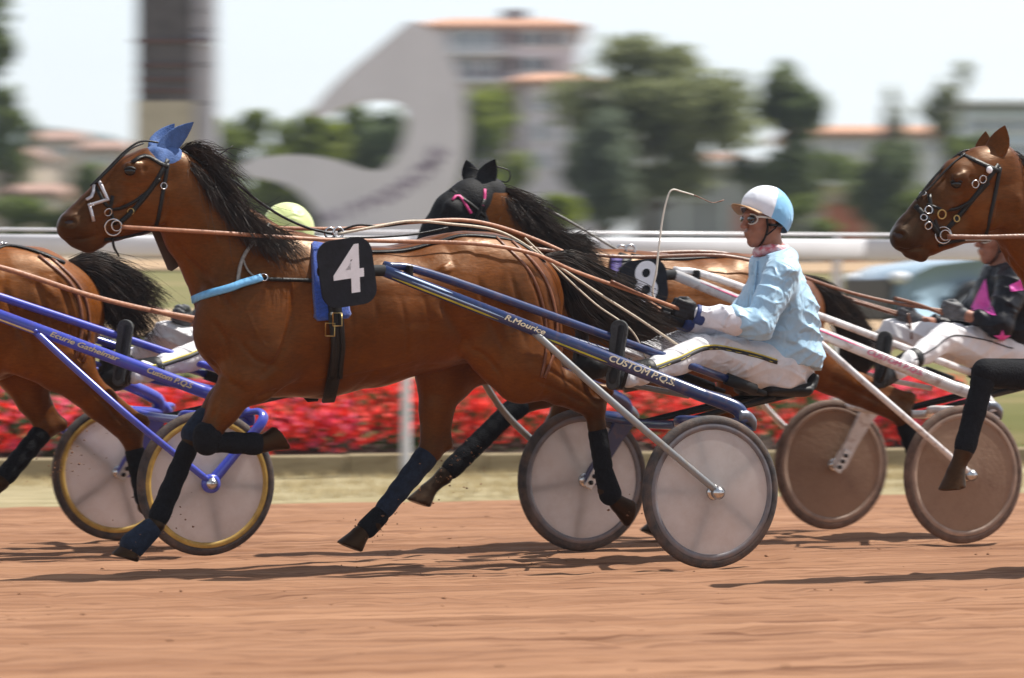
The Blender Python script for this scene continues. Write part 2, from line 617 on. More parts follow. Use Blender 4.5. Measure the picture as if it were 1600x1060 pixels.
def z_track(A, B):
    fine = np.exp(-((A - 0.0) / 12.0) ** 2)
    n1 = vnoise(A * 1.1 + 7, B * 7.0, 1) - 0.5
    n2 = vnoise(A * 3.2, B * 15.0 + 3, 2) - 0.5
    n3 = vnoise(A * 9.0, B * 26.0, 3) - 0.5
    hoof = np.maximum(0, vnoise(A * 5.1 + 3, B * 5.3, 4) - 0.72)
    harrow = np.sin(B * 2 * math.pi / 0.17 + 2.5 * vnoise(A * 0.25, B * 1.2, 6)) * (0.35 + vnoise(A * 0.5, B * 2.0, 8))
    return (0.006 * n1 + 0.010 * n2 + 0.014 * n3 + 0.0055 * harrow - 0.06 * hoof) * fine * np.clip((0.05 - B) * 4, 0, 1) - 0.004
S_f = np.unique(np.concatenate([np.linspace(-60, -9, 12), np.linspace(-9, 9, 260), np.linspace(9, 80, 14)]))
V_f = np.unique(np.concatenate([np.linspace(-45, -14, 8), np.linspace(-14, 0, 620)]))
sheet('track', S_f, V_f, z_track, M_SAND)
def z_verge(A, B): return 0.03 * (vnoise(A * 2, B * 3, 7) - 0.3) * np.clip(B * 3, 0, 1) * np.clip((3.25 - B) * 5, 0, 1) - 0.03 + 0.042 * np.clip((B + 0.06) * 7, 0, 1)
sheet('verge', np.unique(np.concatenate([np.linspace(-60, -9, 8), np.linspace(-9, 12, 200), np.linspace(12, 80, 10)])), np.linspace(-0.06, 3.25, 60), z_verge, M_VERGE)
def z_infield(A, B):
    base = np.interp(B, [4.0, 4.4, 5.0, 9, 38, 180, 560, 1500, 4000], [0.02, 0.30, 0.52, 0.80, 2.02, 4.15, 9.8, 22, 30])
    return base + 0.04 * (vnoise(A * 0.6, B * 0.6, 9) - 0.5)
sheet('infield', np.unique(np.concatenate([np.linspace(-1100, -40, 16), np.linspace(-40, 60, 90), np.linspace(60, 1100, 16)])), np.unique(np.concatenate([np.linspace(4.0, 12, 40), np.linspace(12, 60, 60), np.linspace(60, 1150, 40)])), z_infield, M_LAWN)
# sandy paths crossing the infield
M_PATH = ground_mat('path_sand', ((0.32, 0.22, 0.13), (0.40, 0.30, 0.20), (0.25, 0.15, 0.085)), (0.1, 1, 1), 3, 0.3, 20)
for v0, v1 in ((11.5, 17.5), (32, 38)):
    sheet('path', np.linspace(-40, 60, 91), np.linspace(v0, v1, 8), lambda A, B: z_infield(A, B) + 0.03, M_PATH)
sheet('bed_soil', np.linspace(-12, s_at(1500, 4.0), 60), np.linspace(3.30, 4.6, 14), lambda A, B: 0.12 + 0.10 * np.sin((B - 3.3) / 1.3 * 3.14) + 0.04 * vnoise(A * 4, B * 4, 5), M_SOIL)
# kerb: separate stones laid end to end
KV = 3.2
kerb = thing('kerb', 'low weathered concrete kerb in front of the red flower bed', 'kerb', (*sv(0, KV), 0), TH)
kmb = MB().box((0, 0.06, 0.075), (0.988, 0.12, 0.165), bev=0.012)
k0 = kmb.build('kerb_stone', M_KERB, kerb)
for i in range(-8, 12):
    o = k0 if i == 0 else bpy.data.objects.new('kerb_stone', k0.data)
    if i: link(o, kerb)
    o.location = (i * 1.0, random.uniform(-0.005, 0.005), random.uniform(-0.004, 0.004))

# ------------------------------------------------------------------ flower bed and grasses (uncountable)
def scatter_leaves(n, P, size, mat_name_obj, seed, flat=0.0, tri=False, parent=None, aspect=1.6, kind='stuff', name='leaves', nrm=None):
    """n small quads at points P (n,3)"""
    Rg = np.random.default_rng(seed)
    a = Rg.normal(0, 1, (n, 3)); a[:, 2] *= (1 - flat); a /= np.linalg.norm(a, axis=1, keepdims=True)
    b = Rg.normal(0, 1, (n, 3)); b[:, 2] *= (1 - flat)
    b -= a * (a * b).sum(1, keepdims=True); b /= np.linalg.norm(b, axis=1, keepdims=True) + 1e-9
    s = size * Rg.uniform(0.6, 1.35, (n, 1))
    c = np.cross(a, b)
    V = np.stack([P - a * s * aspect / 2, P + b * s / 2 + c * s * 0.12, P + a * s * aspect / 2, P - b * s / 2 + c * s * 0.12], 1).reshape(-1, 3)
    q = np.arange(4 * n).reshape(-1, 4)
    me = mesh_np(name, V, q, smooth=False)
    o = add_obj(name, me, mat_name_obj, parent)
    return o

def leafmat(name, c, c2, scale=0.6, trans=0.35):
    return pmat(name, c, 0.6, 0, scale, spec=0.25, col2=c2, trans=trans)

def bed_points(n, seed, zlo=0.2, zhi=0.66):
    Rg = np.random.default_rng(seed)
    s = Rg.uniform(-9.5, s_at(1490, 4.0), n); v = 3.36 + 1.25 * Rg.random(n)
    top = 0.40 + 0.20 * np.sin((v - 3.36) / 1.25 * 2.6) + 0.10 * vnoise(s * 1.7, v * 2.2, seed % 5) + 0.05 * vnoise(s * 6, v * 6, 3)
    return s, v, top, Rg

def flowers(name, label, n, seed, mat, band):
    s, v, top, Rg = bed_points(n, seed)
    keep = vnoise(s * 0.8 + band * 11, v * 1.6 + band * 5, 21) > (0.45 if band else 0.36)
    s, v, top = s[keep], v[keep], top[keep]
    m = len(s)
    z = top - 0.30 * Rg.random(m) ** 1.4
    front = (z - 0.2) / 0.45
    v = np.minimum(v, 3.36 + 1.25) 
    v = 3.34 + (v - 3.34) * np.clip(front + 0.25, 0.2, 1)
    W = P0[None] + s[:, None] * US + v[:, None] * UV
    C = np.column_stack([W, z])
    nrm = Rg.normal(0, 0.5, (m, 3)) + np.array((0, -0.8, 0.6)); nrm /= np.linalg.norm(nrm, axis=1, keepdims=True)
    a = np.cross(nrm, np.array((0.3, 0.2, 1.0))); a /= np.linalg.norm(a, axis=1, keepdims=True); b = np.cross(nrm, a)
    r = Rg.uniform(0.022, 0.042, (m, 1))
    V = np.zeros((m, 11, 3)); V[:, 0] = C - nrm * 0.008
    for k in range(10):
        an = 2 * math.pi * k / 10
        rr = r * (1.0 if k % 2 == 0 else 0.62)
        V[:, 1 + k] = C + rr * (math.cos(an) * a + math.sin(an) * b) + nrm * 0.004
    base = np.arange(m)[:, None] * 11
    T = np.concatenate([np.stack([base[:, 0], base[:, 0] + 1 + k, base[:, 0] + 1 + (k + 1) % 10], 1) for k in range(10)])
    o = add_obj(name, mesh_np(name, V.reshape(-1, 3), np.zeros((0, 4)), T, smooth=False), mat)
    return tag(o, label, 'flowers', None, 'stuff')

M_RED = pmat('red_petals', (0.86, 0.016, 0.012), 0.6, 0, 9, col2=(0.90, 0.07, 0.035), trans=0.4)
M_PINKF = pmat('pink_petals', (0.86, 0.04, 0.12), 0.6, 0, 9, col2=(0.90, 0.17, 0.26), trans=0.4)
flowers('red_flowers', 'mass of bright red bedding flowers along the kerb', 15000, 41, M_RED, 0)
flowers('pink_flowers', 'pinkish red flowers mixed through the red flower bed', 9000, 43, M_PINKF, 1)
s, v, top, Rg = bed_points(10000, 47)
z = 0.16 + (top - 0.16) * Rg.random(len(s)) ** 0.8
W = P0[None] + s[:, None] * US + v[:, None] * UV
tag(scatter_leaves(len(s), np.column_stack([W, z]), 0.055, leafmat('bed_leaves', (0.02, 0.045, 0.012), (0.06, 0.10, 0.03)), 48, name='flower_foliage'), 'dark green foliage under the red bedding flowers', 'foliage', None, 'stuff')
# dry grass on the verge
def blades(name, label, n, s0, s1, v0, v1, hgt, mat, seed, zf):
    Rg = np.random.default_rng(seed)
    s = Rg.uniform(s0, s1, n); v = Rg.uniform(v0, v1, n)
    k = vnoise(s * 1.5, v * 2.5, 31) > 0.42
    s, v = s[k], v[k]; m = len(s)
    z = zf(s, v)
    W = np.column_stack([P0[None] + s[:, None] * US + v[:, None] * UV, z])
    d = Rg.normal(0, 1, (m, 2)); d /= np.linalg.norm(d, axis=1, keepdims=True)
    hh = hgt * Rg.uniform(0.4, 1.3, (m, 1)); wd = 0.005
    side = np.column_stack([d[:, 1], -d[:, 0], np.zeros(m)]) * wd
    tip = W + np.column_stack([d * hh * 0.6, hh])
    V = np.stack([W - side, W + side, tip], 1).reshape(-1, 3)
    o = add_obj(name, mesh_np(name, V, np.zeros((0, 4)), np.arange(3 * m).reshape(-1, 3), smooth=False), mat)
    return tag(o, label, 'grass', None, 'stuff')
blades('dry_grass', 'dry straw coloured grass on the verge before the kerb', 26000, -8, 10, 0.05, 3.15, 0.05, leafmat('straw', (0.36, 0.28, 0.14), (0.52, 0.43, 0.25)), 51, z_verge)

# ------------------------------------------------------------------ running rail
M_RAILW = pmat('white_rail_plastic', (0.66, 0.66, 0.69), 0.35, 0.05, 3, coat=0.2)
RV = 2.98
rail = thing('running_rail', 'white running rail on posts along the far side of the track', 'rail', (*sv(0, RV), 0), TH)
ZR = HC + (YH - 386) / F * 24.85
s_post = [s_at(635, RV) + 3.18 * k for k in range(-3, 4)]
prof = [(-0.03, -0.075), (0.03, -0.075), (0.045, -0.05), (0.045, 0.045), (0.03, 0.07), (-0.03, 0.07), (-0.045, 0.045), (-0.045, -0.05)]
mb = MB()
x0, x1 = s_post[0] - 0.6, s_post[-1] + 0.6
for i in range(6):
    a, b = x0 + (x1 - x0) * i / 6 + 0.003, x0 + (x1 - x0) * (i + 1) / 6 - 0.003
    V = [(a, y, ZR + z) for y, z in prof] + [(b, y, ZR + z) for y, z in prof]
    m_ = MB().add(V, [(k, 8 + k, 8 + (k + 1) % 8, (k + 1) % 8) for k in range(8)] + [tuple(range(8)), tuple(range(15, 7, -1))], True)
    m_.build('rail_bar', M_RAILW, rail)
MB().tube([(x0, 0, ZR + 0.105), (x1, 0, ZR + 0.105)], 0.011, 8).build('top_wire', M_RAILW, rail)
pm = MB().tube([(0, 0.02, 0), (0, 0.02, 0.4), (0, 0.02, ZR - 0.25), (0, 0.0, ZR - 0.07)], [0.04, 0.034, 0.034, 0.034], 12, 4)
p_ = pm.build('post', M_RAILW, rail)
for k, s_ in enumerate(s_post):
    o = p_ if k == 0 else link(bpy.data.objects.new('post', p_.data), rail)
    o.location = (s_, 0, 0)
    c_ = MB().box((s_, 0, ZR + 0.085), (0.03, 0.03, 0.05)).build('wire_clip', M_RAILW, rail)

# ------------------------------------------------------------------ loose clods on the harrowed track
def clods(name, label, C, size, seed, mat):
    Rg = np.random.default_rng(seed)
    n = len(C)
    O = np.array([(1, 0, 0), (-1, 0, 0), (0, 1, 0), (0, -1, 0), (0, 0, 1), (0, 0, -0.6)], float)
    V = C[:, None] + (O[None] * Rg.uniform(0.5, 1.3, (n, 6, 1)) + Rg.normal(0, 0.18, (n, 6, 3))) * size * (Rg.uniform(0.3, 1.0, (n, 1, 1)) ** 1.6)
    T0 = np.array([(0, 2, 4), (2, 1, 4), (1, 3, 4), (3, 0, 4), (2, 0, 5), (1, 2, 5), (3, 1, 5), (0, 3, 5)])
    T = (np.arange(n)[:, None, None] * 6 + T0[None]).reshape(-1, 3)
    o = add_obj(name, mesh_np(name, V.reshape(-1, 3), np.zeros((0, 4)), T, smooth=False), mat)
    return tag(o, label, 'sand', None, 'stuff')
Rg = np.random.default_rng(77)
s_ = Rg.uniform(-8, 9, 3200); v_ = -11.5 + 11.4 * Rg.random(3200)
k = vnoise(s_ * 0.35, v_ * 3.0, 71) > 0.5
s_, v_ = s_[k], v_[k]
W = P0[None] + s_[:, None] * US + v_[:, None] * UV
clods('sand_clods', 'loose clods of red sand strewn over the track', np.column_stack([W, z_track(s_, v_) + 0.0]), 0.011, 78, M_SAND)
# ------------------------------------------------------------------ background: placed by distance D along a sight line
def at(px, D): return np.array(((px - 800) * D / F, D))
def zz(py, D): return HC + (YH - py) * D / F
def gz(x, y):
    d = np.array((x, y)) - P0
    return float(z_infield(np.array([d @ US]), np.array([d @ UV]))[0])

LEAF = {k: leafmat('leaf_' + k, c, c2, 0.35, 0.55) for k, c, c2 in (
    ('olive', (0.15, 0.175, 0.075), (0.33, 0.35, 0.18)), ('grey', (0.115, 0.15, 0.10), (0.24, 0.27, 0.19)),
    ('bright', (0.135, 0.185, 0.022), (0.29, 0.33, 0.055)), ('dark', (0.095, 0.135, 0.06), (0.24, 0.28, 0.13)),
    ('mid', (0.10, 0.15, 0.04), (0.25, 0.29, 0.09)))}
M_BARK = pmat('bark', (0.085, 0.065, 0.048), 0.9, 0.35, 6, 0.6, 20, stretch=(1, 1, 0.2))
def tree(name, label, px, D, y_top, y_bot, wpx, kind, n=4200, leaf=0.20, trunk=True, clumps=30, group='trees beyond the infield', seed=0, cat='tree', dens=1.0, y_base=None):
    """tapered trunk with limbs, crown of leaf-sized faces gathered in clumps"""
    Rg = np.random.default_rng(seed + int(px) + 77)
    x, y = at(px, D)
    g = gz(x, y)
    root = thing(name, label, cat, (x, y, g), 0, group)
    zt, zb = zz(y_top, D) - g, max(zz(y_bot, D) - g, 0.1)
    w = wpx * D / F / 2
    zc, hz = (zt + zb) / 2, (zt - zb) / 2
    cl = []
    for i in range(clumps):
        a = Rg.uniform(0, 6.28); t = Rg.uniform(-1, 1); rr = math.sqrt(max(0, 1 - t * t)) * Rg.uniform(0.3, 1.0)
        c = np.array((w * rr * math.cos(a), w * rr * math.sin(a) * 0.8, zc + hz * t * 0.72))
        cl.append((c, np.array((w, w * 0.8, hz * 0.8)) * Rg.uniform(0.13, 0.34)))
    per = max(1, int(n / clumps))
    P = []
    for c, r in cl:
        d = Rg.normal(0, 1, (per, 3)); d /= np.linalg.norm(d, axis=1, keepdims=True)
        rad = Rg.uniform(0.1, 1.0, (per, 1)) ** 0.5 * Rg.choice([1.0, 1.0, 1.35], (per, 1))
        P.append(c + d * rad * r)
    P = np.concatenate(P)
    P[:, 2] = np.maximum(P[:, 2], 0.03)
    o = scatter_leaves(len(P), P, leaf, LEAF[kind], seed + 5, parent=root, name='crown')
    mb = MB()
    r0 = max(0.06, 0.035 * zt)
    lean = Rg.uniform(-0.04, 0.04) * zt
    top = np.array((lean, 0, zc + hz * 0.3))
    mb.tube([(0, 0, -0.1), (lean * 0.3, 0, zb * 0.5), (lean * 0.7, 0, zb + 0.2), top], [r0 * 1.3, r0, r0 * 0.8, r0 * 0.25], 8, 4)
    for c, r in cl[:8]:
        st = np.array((lean * 0.6, 0, zb * 0.8 + 0.25 * (c[2] - zb * 0.8)))
        mb.tube([st, (st + c) / 2 + Rg.normal(0, 0.15, 3), c], [r0 * 0.45, r0 * 0.28, r0 * 0.08], 6, 3)
    mb.build('trunk', M_BARK, root)
    return root

# ---- buildings
M_TILE = pmat('terracotta_tiles', (0.38, 0.19, 0.115), 0.85, 0, 3, 0.4, 12, col2=(0.47, 0.26, 0.165), stretch=(1, 1, 3))
M_TILE2 = pmat('faded_red_tiles', (0.27, 0.165, 0.125), 0.85, 0.2, 3, 0.4, 12)
M_WALLL = pmat('lilac_render', (0.62, 0.57, 0.61), 0.85, 0.08, 1.5, 0.1, 30)
M_WALLW = pmat('white_render', (0.66, 0.65, 0.66), 0.85, 0.06, 1.5, 0.1, 30)
M_WALLB = pmat('beige_render', (0.48, 0.39, 0.31), 0.85, 0.12, 1.5, 0.1, 30)
M_WALLG = pmat('grey_render', (0.27, 0.28, 0.28), 0.85, 0.12, 1.5, 0.1, 30)
M_BROWN = pmat('brown_panel', (0.11, 0.062, 0.058), 0.7, 0.15, 3)
M_GLASS = pmat('window_glass', (0.07, 0.10, 0.13), 0.08, 0.2, 2, spec=0.8)
M_WFRAME = pmat('white_frame', (0.70, 0.71, 0.73), 0.5, 0.05, 5)
M_DOORO = pmat('orange_door', (0.42, 0.135, 0.075), 0.6, 0.15, 3)
M_CREAMB = pmat('cream_stone', (0.40, 0.37, 0.29), 0.85, 0.2, 4, 0.3, 20)
M_PALEBLUE = pmat('pale_blue_cladding', (0.48, 0.55, 0.62), 0.5, 0.06, 2)

class House:
    """building facing the lens; u along the front (to the right), z up, in metres from px/py at distance D"""
    def __init__(s, name, label, px0, px1, D, depth, rz=0.0, group=None):
        s.D = D; s.x0 = px0
        s.k = D / F
        c = at((px0 + px1) / 2, D)
        s.g = gz(*c)
        s.root = thing(name, label, 'building', (c[0], c[1], s.g), rz, group)
        s.mid = (px0 + px1) / 2
        s.w = (px1 - px0) * s.k; s.dep = depth
    def X(s, px): return (px - s.mid) * s.k
    def Z(s, py): return zz(py, s.D) - s.g
    def block(s, name, px0, px1, py0, py1, mat, y0=0.0, dep=None, parent=None):
        a, b = s.X(px0), s.X(px1)
        zt = s.Z(py0); zb = s.Z(py1) if py1 is not None else -0.3
        d = dep if dep is not None else s.dep
        return MB().box(((a + b) / 2, y0 + d / 2, (zt + zb) / 2), (b - a, d, zt - zb)).build(name, mat, parent or s.root)
    def hip(s, px0, px1, py_eave, py_top, inset_px, mat, over=0.5, dep=None, y0=0.0):
        a, b = s.X(px0), s.X(px1); ze, zt = s.Z(py_eave), s.Z(py_top)
        d = dep or s.dep
        i = inset_px * s.k
        V = [(a, y0 - over, ze), (b, y0 - over, ze), (b, y0 + d + over, ze), (a, y0 + d + over, ze), (a + i, y0 + d / 2, zt), (b - i, y0 + d / 2, zt)]
        V += [(v_[0], v_[1], v_[2] - 0.18) for v_ in V[:4]]
        Fc = [(0, 1, 5, 4), (1, 2, 5), (2, 3, 4, 5), (3, 0, 4), (6, 7, 1, 0), (7, 8, 2, 1), (8, 9, 3, 2), (9, 6, 0, 3), (9, 8, 7, 6)]
        return MB().add(V, Fc, False).build('roof', mat, s.root)
    def window(s, px0, px1, py0, py1, shutter=None, y=0.0):
        a, b, zt, zb = s.X(px0), s.X(px1), s.Z(py0), s.Z(py1)
        w = MB()
        t = 0.09
        for c, d in ((((a + b) / 2, y - 0.03, zt), (b - a + 2 * t, 0.10, t)), (((a + b) / 2, y - 0.05, zb), (b - a + 4 * t, 0.16, t)), ((a, y - 0.03, (zt + zb) / 2), (t, 0.10, zt - zb)), ((b, y - 0.03, (zt + zb) / 2), (t, 0.10, zt - zb)), (((a + b) / 2, y - 0.02, (zt + zb) / 2), (t * 0.6, 0.06, zt - zb))):
            w.box(c, d)
        o = w.build('window', M_WFRAME, s.root)
        MB().box(((a + b) / 2, y - 0.004, (zt + zb) / 2), (b - a - 0.02, 0.012, zt - zb - 0.02)).build('pane', M_GLASS, o)
        if shutter:
            for sx in (a - (b - a) * 0.3, b + (b - a) * 0.3):
                MB().box((sx, y - 0.03, (zt + zb) / 2), ((b - a) * 0.45, 0.05, zt - zb)).build('shutter', shutter, o)
        return o
    def balcony(s, px0, px1, py_slab, h_px, mat_rail, depth=1.2):
        a, b = s.X(px0), s.X(px1); zsl = s.Z(py_slab); hr = h_px * s.k
        o = MB().box(((a + b) / 2, -depth / 2, zsl), (b - a, depth, 0.18)).build('balcony', M_WFRAME, s.root)
        m = MB()
        m.box(((a + b) / 2, -depth, zsl + hr), (b - a, 0.06, 0.06))
        k = 0
        x = a
        while x <= b:
            m.box((x, -depth, zsl + hr / 2), (0.04, 0.04, hr)); x += 0.25
        m.build('railing', mat_rail, o)
        return o

# apartment house with terracotta hip roof
h = House('apartment_house', 'pale lilac apartment house with terracotta hip roof and brown balcony bay', 655, 905, 190, 11)
h.block('wall', 655, 905, 40, None, M_WALLL)
h.hip(640, 918, 40, 15, 60, M_TILE)
h.block('chimney', 786, 822, 3, 22, M_BROWN, 4.5, 1.2)
h.block('bay_panel', 784, 797, 42, 135, M_BROWN, -0.12, 0.12)
h.block('loggia', 700, 780, 46, 80, M_GLASS, -0.02, 0.02)
for a in (700, 727, 754):
    h.window(a + 3, a + 22, 48, 78)
h.balcony(692, 800, 86, 12, M_WFRAME)
for a in (705, 735, 765): h.window(a, a + 18, 92, 122)
h.balcony(692, 800, 128, 12, M_BROWN)
h.window(816, 848, 50, 72, M_BROWN); h.window(870, 892, 50, 72); h.window(816, 848, 90, 112, M_BROWN)
for py in (150, 190, 230):
    for a in (670, 710, 750): h.window(a, a + 18, py, py + 24, M_BROWN)
h2 = House('annex_house', 'lower pale annex with orange tiled roof beside the apartment house', 800, 945, 178, 9)
h2.block('wall', 803, 940, 125, None, M_WALLL); h2.hip(790, 950, 126, 105, 50, M_TILE)
h2.block('corner_panel', 800, 815, 128, None, M_BROWN, -0.10, 0.10)
for py in (150, 195, 240):
    for a in (835, 885): h2.window(a, a + 20, py, py + 24)
# small house behind the big tree
h = House('small_house', 'small cream house with orange roof seen through the big tree', 985, 1065, 170, 7)
h.block('wall', 988, 1062, 178, None, M_WALLW); h.hip(980, 1070, 179, 164, 22, M_TILE)
h.window(1000, 1014, 195, 212); h.window(1035, 1049, 195, 212)
# long grey pavilion
h = House('grey_pavilion', 'long low grey pavilion with pale flat roof edge and orange door', 1000, 1262, 118, 7)
h.block('wall', 1004, 1258, 262, None, M_WALLG); h.block('roof', 996, 1266, 252, 262, M_WFRAME, -0.6, 8.0)
h.block('door', 1150, 1198, 320, None, M_DOORO, -0.05, 0.05)
for a in (1030, 1075, 1215): h.window(a, a + 26, 285, 312)
for a in (1060, 1135, 1205): h.block('pilaster', a, a + 7, 262, None, M_WFRAME, -0.15, 0.15)
h = House('hut', 'small hut with faded red pyramid roof behind the grey pavilion', 1075, 1180, 140, 5)
h.block('wall', 1082, 1172, 252, None, M_WALLB); h.hip(1068, 1186, 252, 233, 46, M_TILE2); h.window(1110, 1124, 262, 280)
# long house at the right
h = House('long_house', 'long white house with low terracotta roof behind the right trees', 1225, 1482, 165, 8)
h.block('wall', 1230, 1478, 207, None, M_WALLW); h.hip(1220, 1488, 208, 189, 20, M_TILE)
for a in range(1245, 1470, 36): h.window(a, a + 16, 218, 238)
h = House('brick_shed', 'small pale shed with orange brick front below the right trees', 1285, 1375, 108, 4)
h.block('wall', 1288, 1372, 290, None, M_WALLB); h.block('roof', 1284, 1376, 284, 290, M_WFRAME, -0.3, 4.6); h.block('door', 1290, 1350, 318, None, M_DOORO, -0.05, 0.05)
# modern block, far right
h = House('modern_block', 'flat roofed pale blue modern block at the right edge', 1505, 1720, 150, 9)
h.block('wall', 1508, 1716, 172, None, M_PALEBLUE); h.block('roof', 1498, 1726, 158, 166, M_WFRAME, -0.8, 10.6); h.block('parapet', 1512, 1712, 166, 172, M_WALLG, 0.2, 8.6)
for a in range(1520, 1710, 40): h.window(a, a + 26, 186, 206)
for a in range(1520, 1710, 40): h.window(a, a + 26, 226, 246)
# houses at the left
for (a, b, pe, pt, D, lab, wm, rm) in ((-30, 62, 243, 226, 250, 'beige house with wide terracotta roof at the left edge', M_WALLB, M_TILE2), (40, 130, 218, 200, 290, 'farther beige house with red roof near the grey tower', M_WALLB, M_TILE2), (120, 200, 232, 215, 240, 'low pale house with tiled roof just left of the grey tower', M_WALLB, M_TILE2), (-10, 95, 300, 282, 160, 'low beige outbuilding with tiled roof before the left houses', M_WALLB, M_TILE2)):
    h = House('left_house', lab, a, b, D, 8, group='houses at the left')
    h.block('wall', a + 4, b - 4, pe, None, wm); h.hip(a - 4, b + 4, pe, pt, 18, rm)
    for q in np.linspace(a + 14, b - 26, 3): h.window(q, q + 10, pe + 10, pe + 24)

# ---- grey tower
tw = House('tower', 'tall dark grey tower with pale panelled side at the left', 212, 336, 62, 1.4)
tw.block('shaft', 214, 300, -60, 158, pmat('dark_stone', (0.085, 0.080, 0.085), 0.8, 0.35, 3, 0.4, 14), 0, 0.95)
tw.block('shaft_foot', 210, 302, 158, None, M_CREAMB, -0.03, 1.0)
tw.block('band', 208, 334, 62, 67, M_BROWN, -0.06, 0.06)
pm_ = pmat('pale_panel', (0.34, 0.34, 0.38), 0.5, 0.08, 4)
for i, (a, b) in enumerate(((-60, 17), (18, 45), (47, 61), (68, 100), (102, 160), (162, 230), (232, 300), (302, None))):
    tw.block('panel', 303, 334, a, b, pm_, 0.05, 0.9)
for y in (100, 122, 140): tw.block('ledge', 212, 301, y, y + 4, M_BROWN, -0.04, 0.04)

# ---- curved grey-lilac sign
sgn = [(640, 33), (612, 56), (578, 84), (548, 108), (522, 132), (500, 156), (484, 176), (492, 184), (512, 180), (534, 170), (560, 161), (590, 156), (614, 158), (630, 170), (636, 188), (634, 210), (626, 232), (612, 254), (598, 266), (584, 268), (562, 263), (532, 252), (498, 245), (462, 242), (425, 244), (392, 250), (368, 262), (384, 276), (412, 280), (440, 286), (466, 300), (486, 320), (500, 345), (512, 400), (660, 400), (686, 350), (704, 318), (718, 285), (727, 245), (730, 200), (726, 155), (716, 115), (700, 78), (680, 52), (660, 38)]
DS = 74.0
c0 = at(565, DS); g0 = gz(*c0)
sg = thing('curved_sign', 'large lilac grey crescent shaped sign with purple lettering behind horse 4', 'sign', (c0[0], c0[1], g0), 0)
C = [((px - 565) * DS / F, zz(py, DS) - g0) for px, py in sgn]
C = [(x, min(z, 99)) for x, z in C]
from mathutils.geometry import tessellate_polygon
tri = tessellate_polygon([[Vector((x, z, 0)) for x, z in C]])
n = len(C)
V = [(x, -0.13, z) for x, z in C] + [(x, 0.13, z) for x, z in C]
Fc = [tuple(t) for t in tri] + [tuple(n + i for i in t[::-1]) for t in tri] + [(k, (k + 1) % n, n + (k + 1) % n, n + k) for k in range(n)]
M_LILAC = pmat('lilac_grey_panel', (0.70, 0.655, 0.71), 0.6, 0.05, 1.0)
so_ = MB().add(V, Fc, False).build('sign_board', M_LILAC, sg)
import bmesh as _bm
_b = _bm.new(); _b.from_mesh(so_.data); _bm.ops.recalc_face_normals(_b, faces=_b.faces); _b.to_mesh(so_.data); _b.free()
MB().box((0.35, 0, 0.1), (2.9, 0.5, 0.5)).build('plinth', M_WALLG, sg)
M_PURPLE = pmat('purple_print', (0.20, 0.13, 0.23), 0.6, 0.1, 3)
word = 'HIPPODROME'
arc = catmull([np.array(p, float) for p in ((500, 344), (540, 334), (584, 318), (625, 298), (655, 276), (678, 252), (692, 228))], 12)
ln = np.r_[0, np.cumsum([np.linalg.norm(arc[i + 1] - arc[i]) for i in range(len(arc) - 1)])]
for i, chh in enumerate(word):
    t = ln[-1] * (i + 0.5) / len(word)
    k = min(np.searchsorted(ln, t), len(arc) - 2)
    p = arc[k]; d = arc[k + 1] - arc[k - 1]; d = d / np.linalg.norm(d)
    o = text_mesh(chh, 0.42, 'letter', M_PURPLE, so_, ((p[0] - 565) * DS / F, -0.135, zz(p[1], DS) - g0), (d[0], 0, -d[1]), (d[1], 0, d[0]), 0.004, 0, 0.008)

# ---- trees
T = tree
T('tree', 'tall dark leafy tree cut off by the left picture edge', -35, 88, -60, 190, 150, 'dark', 3600, 0.17, seed=1)
T('tree', 'small green tree beside the hills at the far left', 8, 120, 128, 300, 90, 'mid', 2600, 0.2, seed=2)
for px, w_, t_, k in ((395, 130, 148, 'bright'), (470, 120, 160, 'bright'), (545, 130, 150, 'mid'), (610, 110, 160, 'dark')):
    T('tree', {395: 'bright green tree immediately right of the grey tower', 470: 'bright green tree behind the curl of the lilac sign', 545: 'mid green tree inside the curve of the lilac sign', 610: 'dark green tree behind the right arm of the lilac sign'}[px], px, 105 + (px % 7) * 2, t_, 385, w_ * 1.3, k, 6000, 0.2, seed=px)
T('tree', 'yellow green tree between the lilac sign and the annex', 765, 125, 128, 385, 120, 'bright', 5000, 0.2, seed=3)
T('tree', 'big spreading olive green tree right of the apartment house', 1020, 98, 44, 330, 285, 'olive', 12000, 0.18, clumps=46, seed=4)
T('tree', 'narrow grey green tree in front of the big spreading tree', 948, 90, 165, 370, 135, 'grey', 6000, 0.16, seed=5)
T('tree', 'dark green tree directly above the blue driver', 1222, 100, 92, 372, 165, 'dark', 7000, 0.18, seed=6)
T('tree', 'round dark green tree between the blue driver and last horse', 1395, 104, 214, 380, 125, 'dark', 5200, 0.18, seed=7)
T('tree', 'thin airy tree rising above the long house', 1484, 122, 66, 250, 78, 'olive', 1100, 0.16, clumps=12, seed=8)
T('tree', 'wispy thin tree top above the long house roof', 1392, 128, 118, 250, 44, 'olive', 420, 0.16, clumps=8, seed=9)
T('tree', 'mid green tree beside the pale blue block', 1525, 98, 200, 380, 130, 'mid', 4500, 0.18, seed=10)
T('tree', 'dark tree left of the round dark tree', 1300, 112, 222, 380, 100, 'mid', 4200, 0.18, seed=12)
for px, w_, t_, k, lab in ((40, 140, 300, 'mid', 'low green bush at the left edge behind the rail'), (150, 110, 236, 'dark', 'dark bush at the foot of the left houses'), (770, 120, 280, 'mid', 'low bush below the yellow green tree'), (860, 130, 292, 'bright', 'light green bush in front of the annex'), (1255, 120, 300, 'mid', 'low bush in front of the grey pavilion'), (1440, 110, 300, 'mid', 'low bush beside the orange brick shed')):
    T('bush', lab, px, 84, t_, 400, w_, k, 2400, 0.15, clumps=10, group='bushes behind the rail', seed=px, cat='bush')

